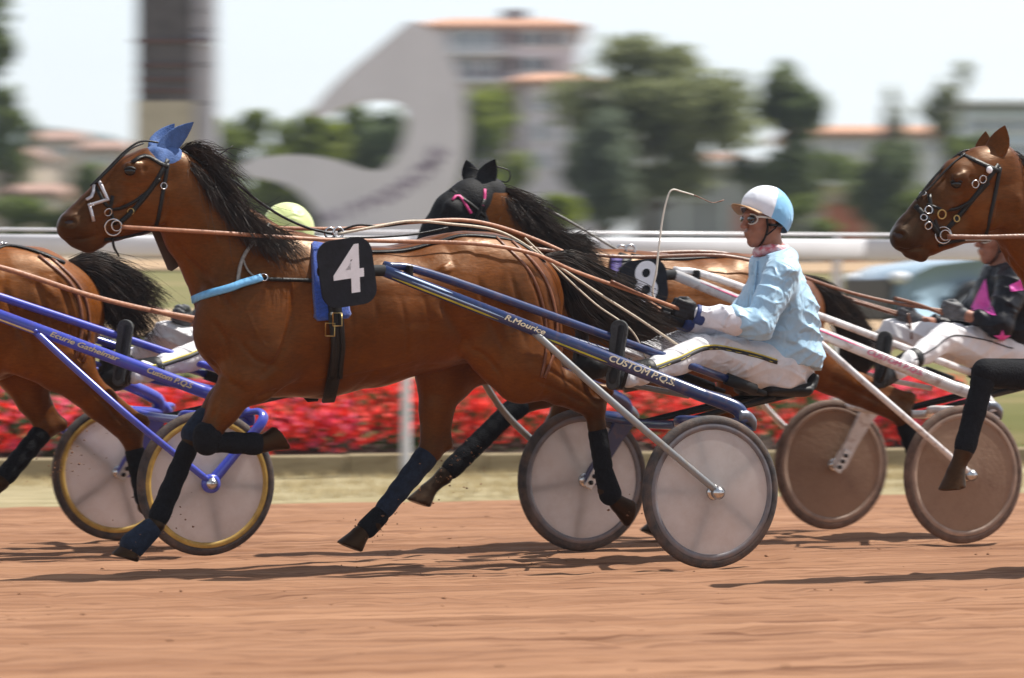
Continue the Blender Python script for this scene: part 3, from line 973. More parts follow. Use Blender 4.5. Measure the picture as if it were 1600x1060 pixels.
# ---- far hills
Hs = np.linspace(-900, 900, 110)
ridge = 27 + 14 * vnoise(Hs * 0.006 + 1.35, Hs * 0, 61) + 5 * vnoise(Hs * 0.03, Hs * 0, 62) - np.clip((Hs + 118) * 0.45, 0, 36)
V, Q = [], []
for j, (fr, dy) in enumerate(((0.0, -160), (0.35, -100), (0.75, -40), (1.0, 0), (0.5, 70), (0.0, 150))):
    for i, x in enumerate(Hs):
        V.append((x, 950 + dy + 14 * vnoise(np.array([x * 0.01]), np.array([j * 1.3]), 63)[0], 14 + ridge[i] * fr + 2.5 * vnoise(np.array([x * 0.09]), np.array([j * 1.1]), 64)[0]))
for j in range(5):
    for i in range(len(Hs) - 1):
        Q.append((j * len(Hs) + i, j * len(Hs) + i + 1, (j + 1) * len(Hs) + i + 1, (j + 1) * len(Hs) + i))
ho = add_obj('hills', mesh_np('hills', np.array(V), np.array(Q)), pmat('hill_forest', (0.055, 0.075, 0.055), 0.95, 0.4, 0.03, 0.3, 0.1))
ho['kind'] = 'structure'

# ---- car behind the rail
def car():
    D = 33.0
    x, y = at(1405, D)
    g = gz(x, y) 
    root = thing('parked_car', 'pale blue car with dark grille parked behind the rail at the right', 'car', (x, y, g), math.radians(12))
    M_CB = pmat('pale_blue_car_paint', (0.36, 0.50, 0.62), 0.25, 0.05, 2, coat=0.8)
    W, L = 1.75, 4.1
    zb = zz(408, D) - g                        # bonnet height
    top = zb + 0.62
    prof = [(0.0, 0.28), (0.0, zb * 0.62), (0.06, zb * 0.86), (0.25, zb * 0.97), (0.95, zb + 0.06), (1.65, top - 0.03), (2.1, top), (3.0, top - 0.02), (3.7, top - 0.22), (4.05, zb), (L, zb * 0.6), (L - 0.02, 0.28)]
    V = []
    for yy in (0.0, 0.10, W - 0.10, W):
        ins = 0.0 if 0.05 < yy < W - 0.05 else 0.05
        for i, (px, pz) in enumerate(prof):
            tuck = 0.14 * max(0, (pz - zb) / 0.62) if ins else 0
            V.append((px + (0.06 if ins and px < 1 else 0), yy + (tuck if yy < 0.5 else -tuck), pz - (0.02 if ins else 0)))
    n = len(prof)
    Fc = []
    for r in range(3):
        for i in range(n):
            i2 = (i + 1) % n
            Fc.append((r * n + i, r * n + i2, (r + 1) * n + i2, (r + 1) * n + i))
    Fc += [tuple(range(n)), tuple(3 * n + i for i in range(n - 1, -1, -1))]
    MB().add(V, Fc, True).build('body', M_CB, root)
    MB().add([(1.02, 0.22, zb + 0.10), (1.02, W - 0.22, zb + 0.10), (1.60, W - 0.30, top - 0.06), (1.60, 0.30, top - 0.06)], [(0, 1, 2, 3)], False).build('windscreen', M_GLASS, root)
    sw = [(1.25, zb + 0.10), (1.72, top - 0.08), (3.0, top - 0.08), (3.6, zb + 0.30), (3.6, zb + 0.10)]
    for yy in (0.015, W - 0.015):
        s_ = 1 if yy < 0.5 else -1
        MB().add([(a, yy + s_ * 0.11 * (b - zb) / 0.62 - s_ * 0.008, b) for a, b in sw], [tuple(range(5))], False).build('side_window', M_GLASS, root)
    MB().box((-0.02, W / 2, zb * 0.66), (0.06, W * 0.86, zb * 0.28), bev=0.01).build('grille', M_BLACKC, root)
    MB().box((-0.03, W / 2, 0.36), (0.10, W * 0.9, 0.20), bev=0.02).build('lower_bumper', M_BLACKC, root)
    for yy in (0.16, W - 0.16):
        MB().ball((0.06, yy, zb * 0.80), (0.10, 0.15, 0.07), 12).build('headlight', M_WFRAME, root)
    for xx in (0.75, 3.3):
        for yy in (0.02, W - 0.02):
            w = MB().lathe([(0.20, -0.09), (0.30, -0.10), (0.315, -0.06), (0.315, 0.06), (0.30, 0.10), (0.20, 0.09)], (xx, yy, 0.315), (0, 1, 0), 24).build('wheel', M_BLACKC, root)
            MB().lathe([(0.0, -0.10), (0.12, -0.09), (0.20, -0.09), (0.20, 0.09), (0.12, 0.09), (0.0, 0.10)], (xx, yy, 0.315), (0, 1, 0), 20).build('rim', M_WFRAME, w)
    for yy in (-0.12, W + 0.12):
        MB().ball((1.15, yy, zb + 0.16), (0.06, 0.11, 0.07), 10).build('mirror', M_CB, root)
M_BLACKC = pmat('black_trim', (0.014, 0.014, 0.016), 0.5, 0.3, 10)
car()
# ------------------------------------------------------------------ horse parts
M_LEATHER = pmat('black_leather', (0.0065, 0.0055, 0.005), 0.45, 0.5, 60, 0.25, spec=0.3)
M_TAN = pmat('tan_leather', (0.30, 0.115, 0.05), 0.5, 0.25, 40, 0.2)
M_REIN_DK = pmat('brown_leather', (0.16, 0.055, 0.022), 0.42, 0.25, 50, 0.2)
M_STEEL = pmat('steel', (0.55, 0.55, 0.56), 0.25, 0.15, 30, metal=1.0)
M_BRASS = pmat('brass', (0.55, 0.40, 0.16), 0.3, 0.15, 30, metal=1.0)
M_MANE = pmat('dark_hair', (0.004, 0.003, 0.0025), 0.36, 0, 20, spec=0.45, col2=(0.050, 0.027, 0.016), detail=6)
M_EYE = pmat('eye', (0.004, 0.003, 0.0025), 0.12, 0.2, 10, coat=0.25, spec=0.4)

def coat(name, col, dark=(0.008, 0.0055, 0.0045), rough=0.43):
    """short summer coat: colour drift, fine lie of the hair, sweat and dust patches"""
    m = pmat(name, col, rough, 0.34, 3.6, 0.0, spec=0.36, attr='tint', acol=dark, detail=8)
    nt = m.node_tree
    b = nt.nodes['Principled BSDF']
    Lk = nt.links
    b.inputs['Specular Tint'].default_value = (1.0, 0.62, 0.32, 1)
    tc = nt.nodes.new('ShaderNodeTexCoord')
    src = b.inputs['Base Color'].links[0].from_socket
    def noise(scale, detail, rgh=0.6, st=None):
        n = nt.nodes.new('ShaderNodeTexNoise')
        n.inputs['Scale'].default_value = scale; n.inputs['Detail'].default_value = detail; n.inputs['Roughness'].default_value = rgh
        if st:
            mp = nt.nodes.new('ShaderNodeMapping'); mp.inputs['Scale'].default_value = st; mp.inputs['Rotation'].default_value = (0, 0.5, 0)
            Lk.new(tc.outputs['Object'], mp.inputs['Vector']); Lk.new(mp.outputs[0], n.inputs['Vector'])
        else:
            Lk.new(tc.outputs['Object'], n.inputs['Vector'])
        return n
    def rng_(n, a, b_, lo, hi):
        r = nt.nodes.new('ShaderNodeMapRange')
        for k, v_ in zip(('From Min', 'From Max', 'To Min', 'To Max'), (a, b_, lo, hi)): r.inputs[k].default_value = v_
        Lk.new(n.outputs['Fac'], r.inputs['Value'])
        return r
    hairn = noise(120, 3, 0.7, (0.22, 1, 1))
    dust = rng_(noise(9, 10, 0.72), 0.56, 0.74, 0.0, 0.16)
    mx = nt.nodes.new('ShaderNodeMix'); mx.data_type = 'RGBA'
    Lk.new(dust.outputs[0], mx.inputs['Factor']); Lk.new(src, mx.inputs['A']); mx.inputs['B'].default_value = (0.26, 0.12, 0.05, 1)
    m2 = nt.nodes.new('ShaderNodeMix'); m2.data_type = 'RGBA'; m2.blend_type = 'MULTIPLY'
    m2.inputs['Factor'].default_value = 1.0
    hr = rng_(hairn, 0.3, 0.7, 0.72, 1.22)
    Lk.new(mx.outputs['Result'], m2.inputs['A']); Lk.new(hr.outputs[0], m2.inputs['B'])
    Lk.new(m2.outputs['Result'], b.inputs['Base Color'])
    ro = rng_(noise(6, 8), 0.36, 0.66, rough - 0.14, rough + 0.16)
    Lk.new(ro.outputs[0], b.inputs['Roughness'])
    big = noise(11, 6, 0.55, (0.7, 1, 1))
    ad = nt.nodes.new('ShaderNodeMath'); ad.operation = 'MULTIPLY_ADD'; ad.inputs[1].default_value = 0.12
    Lk.new(hairn.outputs['Fac'], ad.inputs[0]); Lk.new(big.outputs['Fac'], ad.inputs[2])
    bp = nt.nodes.new('ShaderNodeBump'); bp.inputs['Strength'].default_value = 0.42; bp.inputs['Distance'].default_value = 0.012
    Lk.new(ad.outputs[0], bp.inputs['Height']); Lk.new(bp.outputs[0], b.inputs['Normal'])
    return m

def muscle(X, Y, Z):
    """slight ribs, tendons and veins under the skin"""
    a = np.sin(X * 38 + 2.0 * np.sin(Z * 9) + 1.3 * np.sin(Y * 14)) * np.exp(-((Z - 1.02) / 0.16) ** 2)
    b = 1 - 2 * np.abs(np.sin(X * 13 + Z * 17 + 2.2 * np.sin(X * 7 - Z * 5) + Y * 11)) ** 0.6
    return 0.0011 * a + 0.0019 * b * np.clip((Z - 0.62) * 6, 0, 1)

class Horse:
    def __init__(s, rig, h=0.008):
        s.rig, s.sdf = rig, SDF(h)
    def S(s, px, py, y, ra, rb):
        """sight-line point + in-plane radius in photo px + lateral radius in metres"""
        p = s.rig(px, py, y)
        return (p[0], p[1], p[2], ra * s.rig.mpp(px, y), rb)
    def chain(s, rows, k=0.03, tint=0.0):
        s.sdf.chain([s.S(*r) for r in rows], k, tint)
    def blob(s, px, py, y, ra, rb, k=0.03, px2=None, py2=None, y2=None, ra2=None, rb2=None, tint=0.0):
        a = s.S(px, py, y, ra, rb)
        b = a if px2 is None else s.S(px2, py2, y if y2 is None else y2, ra2 or ra, rb2 or rb)
        s.sdf.seg(a[:3], b[:3], (a[3], a[4]), (b[3], b[4]), k, tint)
    def lower(s, P, r, tints, k):
        for i in range(len(P) - 1):
            s.sdf.seg(P[i], P[i + 1], r[i], r[i + 1], k, tints[i])
    def foot(s, fet, toe, dark):
        """pastern and hoof from fetlock to toe; the sole is cut flat"""
        fet, toe = np.array(fet), np.array(toe)
        d = (toe - fet) / np.linalg.norm(toe - fet)
        cor = toe - d * 0.085
        s.sdf.seg(fet, cor, 0.034, (0.038, 0.036), 0.02, dark)
        rot = lambda v, a: np.array((v[0] * math.cos(a) - v[2] * math.sin(a), v[1], v[0] * math.sin(a) + v[2] * math.cos(a)))
        pal = rot(-d, math.radians(55))
        s.sdf.seg(cor + pal * 0.006, toe + pal * 0.030 + d * 0.01, (0.041, 0.042), (0.064, 0.060), 0.006, dark * 0.9)
        s.sdf.cut(toe - d * 0.006, rot(-d, math.radians(148)), 0.14)
    def foreleg(s, elbow, knee, fet, toe, dark=1.0, up=0.25):
        R = s.rig
        e, kn, f, t = R(*elbow), R(*knee), R(*fet), R(*toe)
        m1 = e + (kn - e) * 0.45
        s.sdf.seg(e, m1, (0.10, 0.075), (0.070, 0.058), 0.05, 0.0)
        s.sdf.seg(m1, kn + (m1 - kn) * 0.12, (0.070, 0.058), (0.044, 0.042), 0.03, up)
        s.sdf.seg(kn + (m1 - kn) * 0.10, kn + (f - kn) * 0.10, (0.048, 0.046), (0.042, 0.042), 0.02, dark)
        c1 = kn + (f - kn) * 0.22
        s.sdf.seg(c1, kn + (f - kn) * 0.8, (0.033, 0.028), (0.031, 0.027), 0.03, dark)
        s.sdf.seg(kn + (f - kn) * 0.8, f, (0.031, 0.027), (0.041, 0.037), 0.02, dark)
        s.foot(f, t, dark)
        return e, kn, f, t
    def hindleg(s, stifle, hock, fet, toe, back, dark=1.0, up=0.35):
        """back = point of hock; stifle is where the gaskin starts"""
        R = s.rig
        st, hk, f, t, bk = R(*stifle), R(*hock), R(*fet), R(*toe), R(*back)
        m1 = st + (hk - st) * 0.5
        s.sdf.seg(st, m1, (0.115, 0.085), (0.075, 0.058), 0.06, 0.0)
        s.sdf.seg(m1, hk, (0.075, 0.058), (0.048, 0.040), 0.03, up)
        s.sdf.seg(hk, bk, (0.045, 0.034), (0.026, 0.022), 0.03, up + 0.2)
        s.sdf.seg(bk, m1 + (bk - hk) * 0.55, (0.022, 0.018), (0.032, 0.026), 0.035, up)
        s.sdf.seg(hk, hk + (f - hk) * 0.22, (0.050, 0.040), (0.038, 0.031), 0.02, (dark + up) / 2)
        s.sdf.seg(hk + (f - hk) * 0.22, hk + (f - hk) * 0.82, (0.036, 0.030), (0.033, 0.028), 0.03, dark)
        s.sdf.seg(hk + (f - hk) * 0.82, f, (0.033, 0.028), (0.043, 0.038), 0.02, dark)
        s.foot(f, t, dark)
        return st, hk, f, t
    def carve(s, V, creases):
        """press grooves into the skin (depth > 0) or raise veins and muscle edges (depth < 0) along sight-line paths, on both flanks"""
        Q = s.sdf.Q
        a, b, c, d = (V[Q[:, k]] for k in range(4))
        fn = np.cross(c - a, d - b)
        N = np.zeros_like(V)
        for k in range(4):
            for ax in range(3):
                N[:, ax] += np.bincount(Q[:, k], fn[:, ax], len(V))
        N /= np.linalg.norm(N, axis=1, keepdims=True) + 1e-12
        s.bvh = BVHTree.FromPolygons([tuple(v) for v in V], [tuple(q) for q in Q.tolist()])
        disp = np.zeros(len(V))
        for pts, depth, w in creases:
            P = np.array(s.path(pts, 4.0)[0]) if len(pts) > 1 else np.array([s.hit(*pts[0])[0]])
            for sg in (1, -1):
                PP = P * np.array((1, sg, 1))
                lo, hi = PP.min(0) - 3 * w, PP.max(0) + 3 * w
                ix = np.nonzero(np.all((V > lo) & (V < hi), axis=1))[0]
                if not len(ix): continue
                best = np.full(len(ix), 1e9); wt = np.ones(len(ix))
                n = len(PP)
                for i in range(max(1, n - 1)):
                    p0, p1 = PP[i], PP[min(i + 1, n - 1)]
                    dd = p1 - p0
                    t = np.clip(((V[ix] - p0) @ dd) / (dd @ dd + 1e-12), 0, 1)
                    r2 = ((V[ix] - p0 - t[:, None] * dd) ** 2).sum(1)
                    u = (i + t) / max(1, n - 1)
                    k = r2 < best
                    best[k] = r2[k]
                    wt[k] = np.clip(np.minimum(u[k], 1 - u[k]) * 6, 0.0 if n > 1 else 1.0, 1)
                disp[ix] -= depth * wt * np.exp(-best / (w * w))
        return V + N * disp[:, None]
    def finish(s, name, label, mat, base, group, clip=None, creases=None):
        bx, by, _ = s.rig(base[0], base[1], 0)
        w = s.rig.world((bx, 0, 0))
        s.root = thing(name, label, 'horse', (w[0], w[1], 0), RZ, group)
        s.off = (-bx, 0, 0)
        me = s.sdf.mesh('body', 2, clip, muscle)
        V = s.sdf.V
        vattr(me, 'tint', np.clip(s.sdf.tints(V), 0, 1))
        if creases:
            V = s.carve(V, creases)
            me.vertices.foreach_set('co', V.astype(np.float32).ravel())
            me.update()
        s.body = add_obj('body', me, mat, s.root, s.off)
        s.bvh = BVHTree.FromPolygons([tuple(v) for v in V], [tuple(q) for q in s.sdf.Q.tolist()])
        return s.root
    def hit(s, px, py, y=0.15):
        o, d = s.rig.sight(px, py)
        p, n, i, t = s.bvh.ray_cast(o, d)
        if p is None:
            q = s.rig(px, py, y)
            p, n, i, t = s.bvh.find_nearest(Vector(q))
            return np.array(p), np.array(n)
        return np.array(p), np.array(n)
    def path(s, pts, step=7.0, lift=0.0, it=3):
        """surface path under a photo-space polyline"""
        P, Nn = [], []
        C = catmull([np.array(p, float) for p in pts], 6)
        Q = [C[0]]
        for c in C[1:]:
            if np.linalg.norm(c - Q[-1]) >= step: Q.append(c)
        if np.linalg.norm(C[-1] - Q[-1]) > 1: Q.append(C[-1])
        for q in Q:
            p, n = s.hit(q[0], q[1])
            P.append(p); Nn.append(n)
        for _ in range(it):
            P = [P[0]] + [(P[i - 1] + 2 * P[i] + P[i + 1]) / 4 for i in range(1, len(P) - 1)] + [P[-1]]
            Nn = [Nn[0]] + [(Nn[i - 1] + 2 * Nn[i] + Nn[i + 1]) / 4 for i in range(1, len(P) - 1)] + [Nn[-1]]
        Nn = [n / (np.linalg.norm(n) + 1e-9) for n in Nn]
        return [p + n * lift for p, n in zip(P, Nn)], Nn
    def strap(s, name, pts, w, mat, th=0.004, lift=0.001, parent=None, mirror=False):
        P, Nn = s.path(pts, lift=lift)
        mb = MB().ribbon(P, Nn, w, th)
        if mirror:
            fl = np.array((1, -1, 1))
            mb.ribbon([p * fl for p in P][::-1], [n * fl for n in Nn][::-1], w, th)
        return mb.build(name, mat, parent or s.root, s.off if parent is None else (0, 0, 0))
    def ring(s, name, px, py, rpx, mat, r=0.0035, lift=0.008, parent=None):
        p, n = s.hit(px, py)
        p = p + n * lift
        R = rpx * s.rig.mpp(px, 0.1)
        a = np.cross(n, (0, 0, 1.0)); a /= np.linalg.norm(a) + 1e-9
        b = np.cross(n, a)
        P = [p + R * (math.cos(t) * a + math.sin(t) * b) for t in np.linspace(0, 2 * math.pi, 21)]
        return MB().tube(P, r, 6, cap=False).build(name, mat, parent or s.root, s.off if parent is None else (0, 0, 0))
    def wrap(s, name, a, b, ra, rb, mat, rings=0, lat=(0, 1, 0)):
        """bandage / boot around the leg between points a and b"""
        q = SDF(0.005)
        a, b = np.array(a), np.array(b)
        q.seg(a, b, ra, rb, 0.01, lat=lat)
        if rings:
            for t in np.linspace(0.08, 0.92, rings):
                c = a + (b - a) * t
                r = np.array(ra) * (1 - t) + np.array(rb) * t + 0.0022
                q.seg(c - (b - a) * 0.025, c + (b - a) * 0.025, tuple(r), tuple(r), 0.006, lat=lat)
        return add_obj(name, q.mesh(name, 1), mat, s.root, s.off)

def hair(rig, name, guides, n, mat, parent, off, r0=0.0024, jit=0.03, K=11, taper=0.25, wig=0.012, lmin=0.65, seed=1, spread=None):
    """strands blended between guide curves given as sight-line points (px,py,y)"""
    R = np.random.default_rng(seed)
    n = int(n * 1.7); r0 *= 0.72
    G = []
    for g in guides:
        P = np.array([rig(*p) for p in g])
        Cc = np.array(catmull(list(P), 8))
        dd = np.r_[0, np.cumsum(np.linalg.norm(np.diff(Cc, axis=0), axis=1))]
        tt = np.linspace(0, dd[-1], 40)
        G.append(np.stack([np.interp(tt, dd, Cc[:, i]) for i in range(3)], 1))
    G = np.array(G)
    u = R.uniform(0, len(G) - 1.001, n)
    i0 = u.astype(int); fr = (u - i0)[:, None, None]
    C0 = G[i0] * (1 - fr) + G[np.minimum(i0 + 1, len(G) - 1)] * fr           # n,40,3
    ln = R.uniform(lmin, 1.05, n).clip(0, 1)
    tk = np.linspace(0, 1, K)
    pos = tk[None] * ln[:, None] * 39
    a = np.minimum(pos.astype(int), 38); f2 = (pos - a)[..., None]
    ii = np.arange(n)[:, None]
    P = C0[ii, a] * (1 - f2) + C0[ii, a + 1] * f2
    clump = R.normal(0, 1, (max(4, n // 14), 3))[R.integers(0, max(4, n // 14), n)]
    offv = (0.75 * clump + 0.5 * R.normal(0, 1, (n, 3))) * jit
    P += offv[:, None, :] * (tk ** 1.1)[None, :, None]
    P[::9] += (R.normal(0, 1, (len(P[::9]), 1, 3)) * 0.045) * (tk ** 1.4)[None, :, None]
    P += R.normal(0, 0.006, (n, 1, 3)) if spread is None else R.normal(0, 1, (n, 1, 3)) * np.array(spread)
    ph = R.uniform(0, 6.28, (n, 3)); fq = R.uniform(3, 9, (n, 3))
    P += wig * (tk ** 1.2)[None, :, None] * np.sin(ph[:, None, :] + fq[:, None, :] * tk[None, :, None])
    T = np.gradient(P, axis=1); T /= np.linalg.norm(T, axis=2, keepdims=True) + 1e-9
    A = np.cross(T, np.array((0.3, 1.0, 0.2))); A /= np.linalg.norm(A, axis=2, keepdims=True) + 1e-9
    B = np.cross(T, A)
    rad = r0 * R.uniform(0.6, 1.4, (n, 1)) * (1 - (1 - taper) * tk[None] ** 1.5)
    V = np.zeros((n, K, 3, 3))
    for j in range(3):
        an = 2 * math.pi * j / 3
        V[:, :, j] = P + rad[..., None] * (math.cos(an) * A + math.sin(an) * B)
    base = (np.arange(n)[:, None] * K + np.arange(K - 1)[None]) * 3
    Q = []
    for j in range(3):
        j2 = (j + 1) % 3
        Q.append(np.stack([base + j, base + j2, base + 3 + j2, base + 3 + j], -1).reshape(-1, 4))
    me = mesh_np(name, V.reshape(-1, 3), np.concatenate(Q))
    return add_obj(name, me, mat, parent, off)

def ear(h, base, tip, w, mat, name='ear', hollow=(0, 1, 0), depth=0.5):
    """pointed horse ear between two sight-line points; w = half width in metres"""
    a, b = h.rig(*base), h.rig(*tip)
    t = b - a
    L = np.linalg.norm(t); t /= L
    fw = np.array(hollow, float); fw -= t * (fw @ t); fw /= np.linalg.norm(fw)
    sd = np.cross(t, fw)
    prof = [(0, 0.55), (0.12, 0.8), (0.3, 1.0), (0.5, 0.95), (0.7, 0.72), (0.86, 0.40), (0.96, 0.14), (1.0, 0.02)]
    V, Fc = [], []
    n = 12
    for u, r in prof:
        for k in range(n):
            an = 2 * math.pi * k / n
            x, y = math.cos(an), math.sin(an)
            if y > 0: y *= 0.15 if u > 0.2 else 0.6
            V.append(a + t * L * u - fw * 0.018 * math.sin(u * 3) + w * r * (x * sd + depth * 1.5 * y * fw))
    for i in range(len(prof) - 1):
        for k in range(n):
            k2 = (k + 1) % n
            Fc.append((i * n + k, i * n + k2, (i + 1) * n + k2, (i + 1) * n + k))
    Fc.append(tuple(range(n - 1, -1, -1)))
    return MB().add(V, Fc).build(name, mat, h.root, h.off)

def eye(h, px, py, r=0.0205):
    p, n = h.hit(px, py)
    a = np.cross(n, (0, 0, 1.0)); a /= np.linalg.norm(a)
    o = MB().ball(p - n * 0.006, (r * 1.2, r * 0.8, r * 0.95), 14, (a, n, np.cross(a, n))).build('eye', M_EYE, h.root, h.off)
    MB().tube([p + n * 0.006 + a * (r * 1.3 * c) + np.array((0, 0, 1)) * r * (0.55 + 0.45 * (1 - c * c)) for c in np.linspace(-1, 1, 9)], [0.003, 0.005, 0.006, 0.007, 0.007, 0.007, 0.006, 0.005, 0.003], 6).build('eyelid', M_LEATHER, o)
    return o

def nostril(h, px, py):
    p, n = h.hit(px, py)
    a = np.array((1.0, 0, 0.5)); a -= n * (a @ n); a /= np.linalg.norm(a)
    MB().ball(p - n * 0.002, (0.026, 0.006, 0.015), 12, (a, n, np.cross(a, n))).build('nostril', pmat('nostril_dark', (0.016, 0.005, 0.004), 0.6, 0.3, 30), h.root, h.off)

# ------------------------------------------------------------------ the bay horse with number 4
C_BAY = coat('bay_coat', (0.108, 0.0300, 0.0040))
def horse_four():
    R = RIG_MAIN
    h = Horse(R, 0.0078)
    # trunk
    h.chain([(425, 500, 0, 122, 0.215), (500, 502, 0, 117, 0.265), (580, 495, 0, 107, 0.285), (650, 482, 0, 100, 0.265), (705, 470, 0, 100, 0.25)], 0.04)
    h.chain([(690, 455, 0, 84, 0.25), (755, 463, 0, 96, 0.235), (800, 470, 0, 84, 0.19)], 0.05)
    h.blob(455, 405, 0, 36, 0.07, 0.10, 520, 412, 0, 30, 0.08)                 # withers
    h.blob(722, 402, 0.07, 36, 0.11, 0.06, 790, 415, 0.08, 36, 0.10)           # croup muscle
    h.blob(722, 402, -0.07, 36, 0.11, 0.06, 790, 415, -0.08, 36, 0.10)
    for sg in (1, -1):
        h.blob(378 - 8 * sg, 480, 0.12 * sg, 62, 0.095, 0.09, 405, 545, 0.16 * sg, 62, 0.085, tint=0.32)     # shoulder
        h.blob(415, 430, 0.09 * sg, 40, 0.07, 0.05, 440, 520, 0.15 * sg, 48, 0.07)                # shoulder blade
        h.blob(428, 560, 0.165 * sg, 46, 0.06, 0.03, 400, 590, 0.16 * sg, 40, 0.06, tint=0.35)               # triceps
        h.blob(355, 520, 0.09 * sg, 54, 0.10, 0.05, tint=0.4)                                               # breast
    # thighs
    for sg in (1, -1):
        dx = 0 if sg > 0 else -26
        h.blob(800 + dx, 465, 0.13 * sg, 72, 0.11, 0.05, 815 + dx * 1.6, 535, 0.15 * sg, 66, 0.095)
        h.blob(842 + dx, 475, 0.12 * sg, 36, 0.075, 0.03, 850 + dx * 1.5, 545, 0.135 * sg, 30, 0.065)
    h.blob(770, 540, 0.17, 50, 0.075, 0.04, 815, 575, 0.18, 56, 0.075)
    h.blob(748, 520, -0.17, 60, 0.08, 0.05, 700, 580, -0.17, 50, 0.08)
    # neck
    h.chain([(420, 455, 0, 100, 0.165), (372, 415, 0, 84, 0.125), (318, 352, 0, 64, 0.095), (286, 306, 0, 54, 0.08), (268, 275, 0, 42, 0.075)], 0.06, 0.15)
    h.blob(300, 322, 0.05, 40, 0.045, 0.04, 392, 440, 0.10, 50, 0.07)          # muscle of the neck
    h.blob(300, 322, -0.05, 40, 0.045, 0.04, 392, 440, -0.10, 50, 0.07)
    # head
    h.chain([(258, 264, 0, 34, 0.072), (232, 270, 0, 36, 0.085), (204, 283, 0, 38, 0.080), (176, 306, 0, 33, 0.060)], 0.03, 0.28)
    h.chain([(176, 306, 0, 33, 0.060), (150, 330, 0, 30, 0.048), (124, 349, 0, 27, 0.046)], 0.03, 0.65)
    h.chain([(240, 306, 0, 40, 0.078), (216, 334, 0, 32, 0.066), (184, 350, 0, 22, 0.050), (152, 366, 0, 20, 0.042)], 0.04, 0.3)
    h.blob(238, 314, 0.060, 40, 0.028, 0.012)                                   # cheek
    h.blob(238, 314, -0.060, 40, 0.028, 0.012)
    h.blob(124, 351, 0, 27, 0.050, 0.03, 111, 356, 0, 22, 0.054, tint=0.75)    # muzzle
    h.blob(108, 350, 0.026, 16, 0.028, 0.02, tint=0.85)
    h.blob(108, 350, -0.026, 16, 0.028, 0.02, tint=0.85)
    h.blob(118, 374, 0, 14, 0.034, 0.016, 134, 382, 0, 12, 0.03, tint=0.9)    # lower lip, chin
    h.blob(143, 383, 0, 12, 0.028, 0.02, 152, 378, 0, 12, 0.03, tint=0.8)
    for sg in (1, -1):
        e = R(207, 264, 0.076 * sg)
        h.sdf.seg(e + np.array((-0.012, 0, 0.012)), e + np.array((0.016, 0.004 * sg, 0.010)), (0.020, 0.014), (0.017, 0.012), 0.03, 0.8)   # brow
        q = R(106, 346, 0.058 * sg)
        h.sdf.seg(q + np.array((0.010, 0, 0.000)), q + np.array((-0.022, 0, 0.006)), (0.015, 0.017), (0.013, 0.015), 0.008, op=-1)     # nostril
        h.sdf.seg(R(186, 318, 0.060 * sg), R(150, 341, 0.048 * sg), 0.010, 0.008, 0.02, 0.15)                                       # facial ridge
        h.sdf.seg(R(98, 371, 0.050 * sg), R(122, 371, 0.056 * sg), 0.0075, 0.007, 0.008, op=-1); h.sdf.seg(R(122, 371, 0.054 * sg), R(152, 366, 0.046 * sg), 0.007, 0.005, 0.008, op=-1)                                     # mouth line
    # legs
    e1 = h.foreleg((376, 596, 0.16), (318, 690, 0.16), (404, 694, 0.15), (446, 690, 0.15), 0.95, 0.4)     # near fore, folded
    e2 = h.foreleg((385, 590, -0.15), (304, 676, -0.14), (243, 820, -0.13), (186, 872, -0.13), 1.0, 0.35)
    e3 = h.hindleg((815, 572, 0.17), (928, 638, 0.15), (948, 765, 0.14), (984, 812, 0.14), (948, 612, 0.15), 0.95)
    e4 = h.hindleg((690, 575, -0.16), (672, 706, -0.15), (583, 818, -0.14), (538, 854, -0.14), (697, 694, -0.15), 0.95)
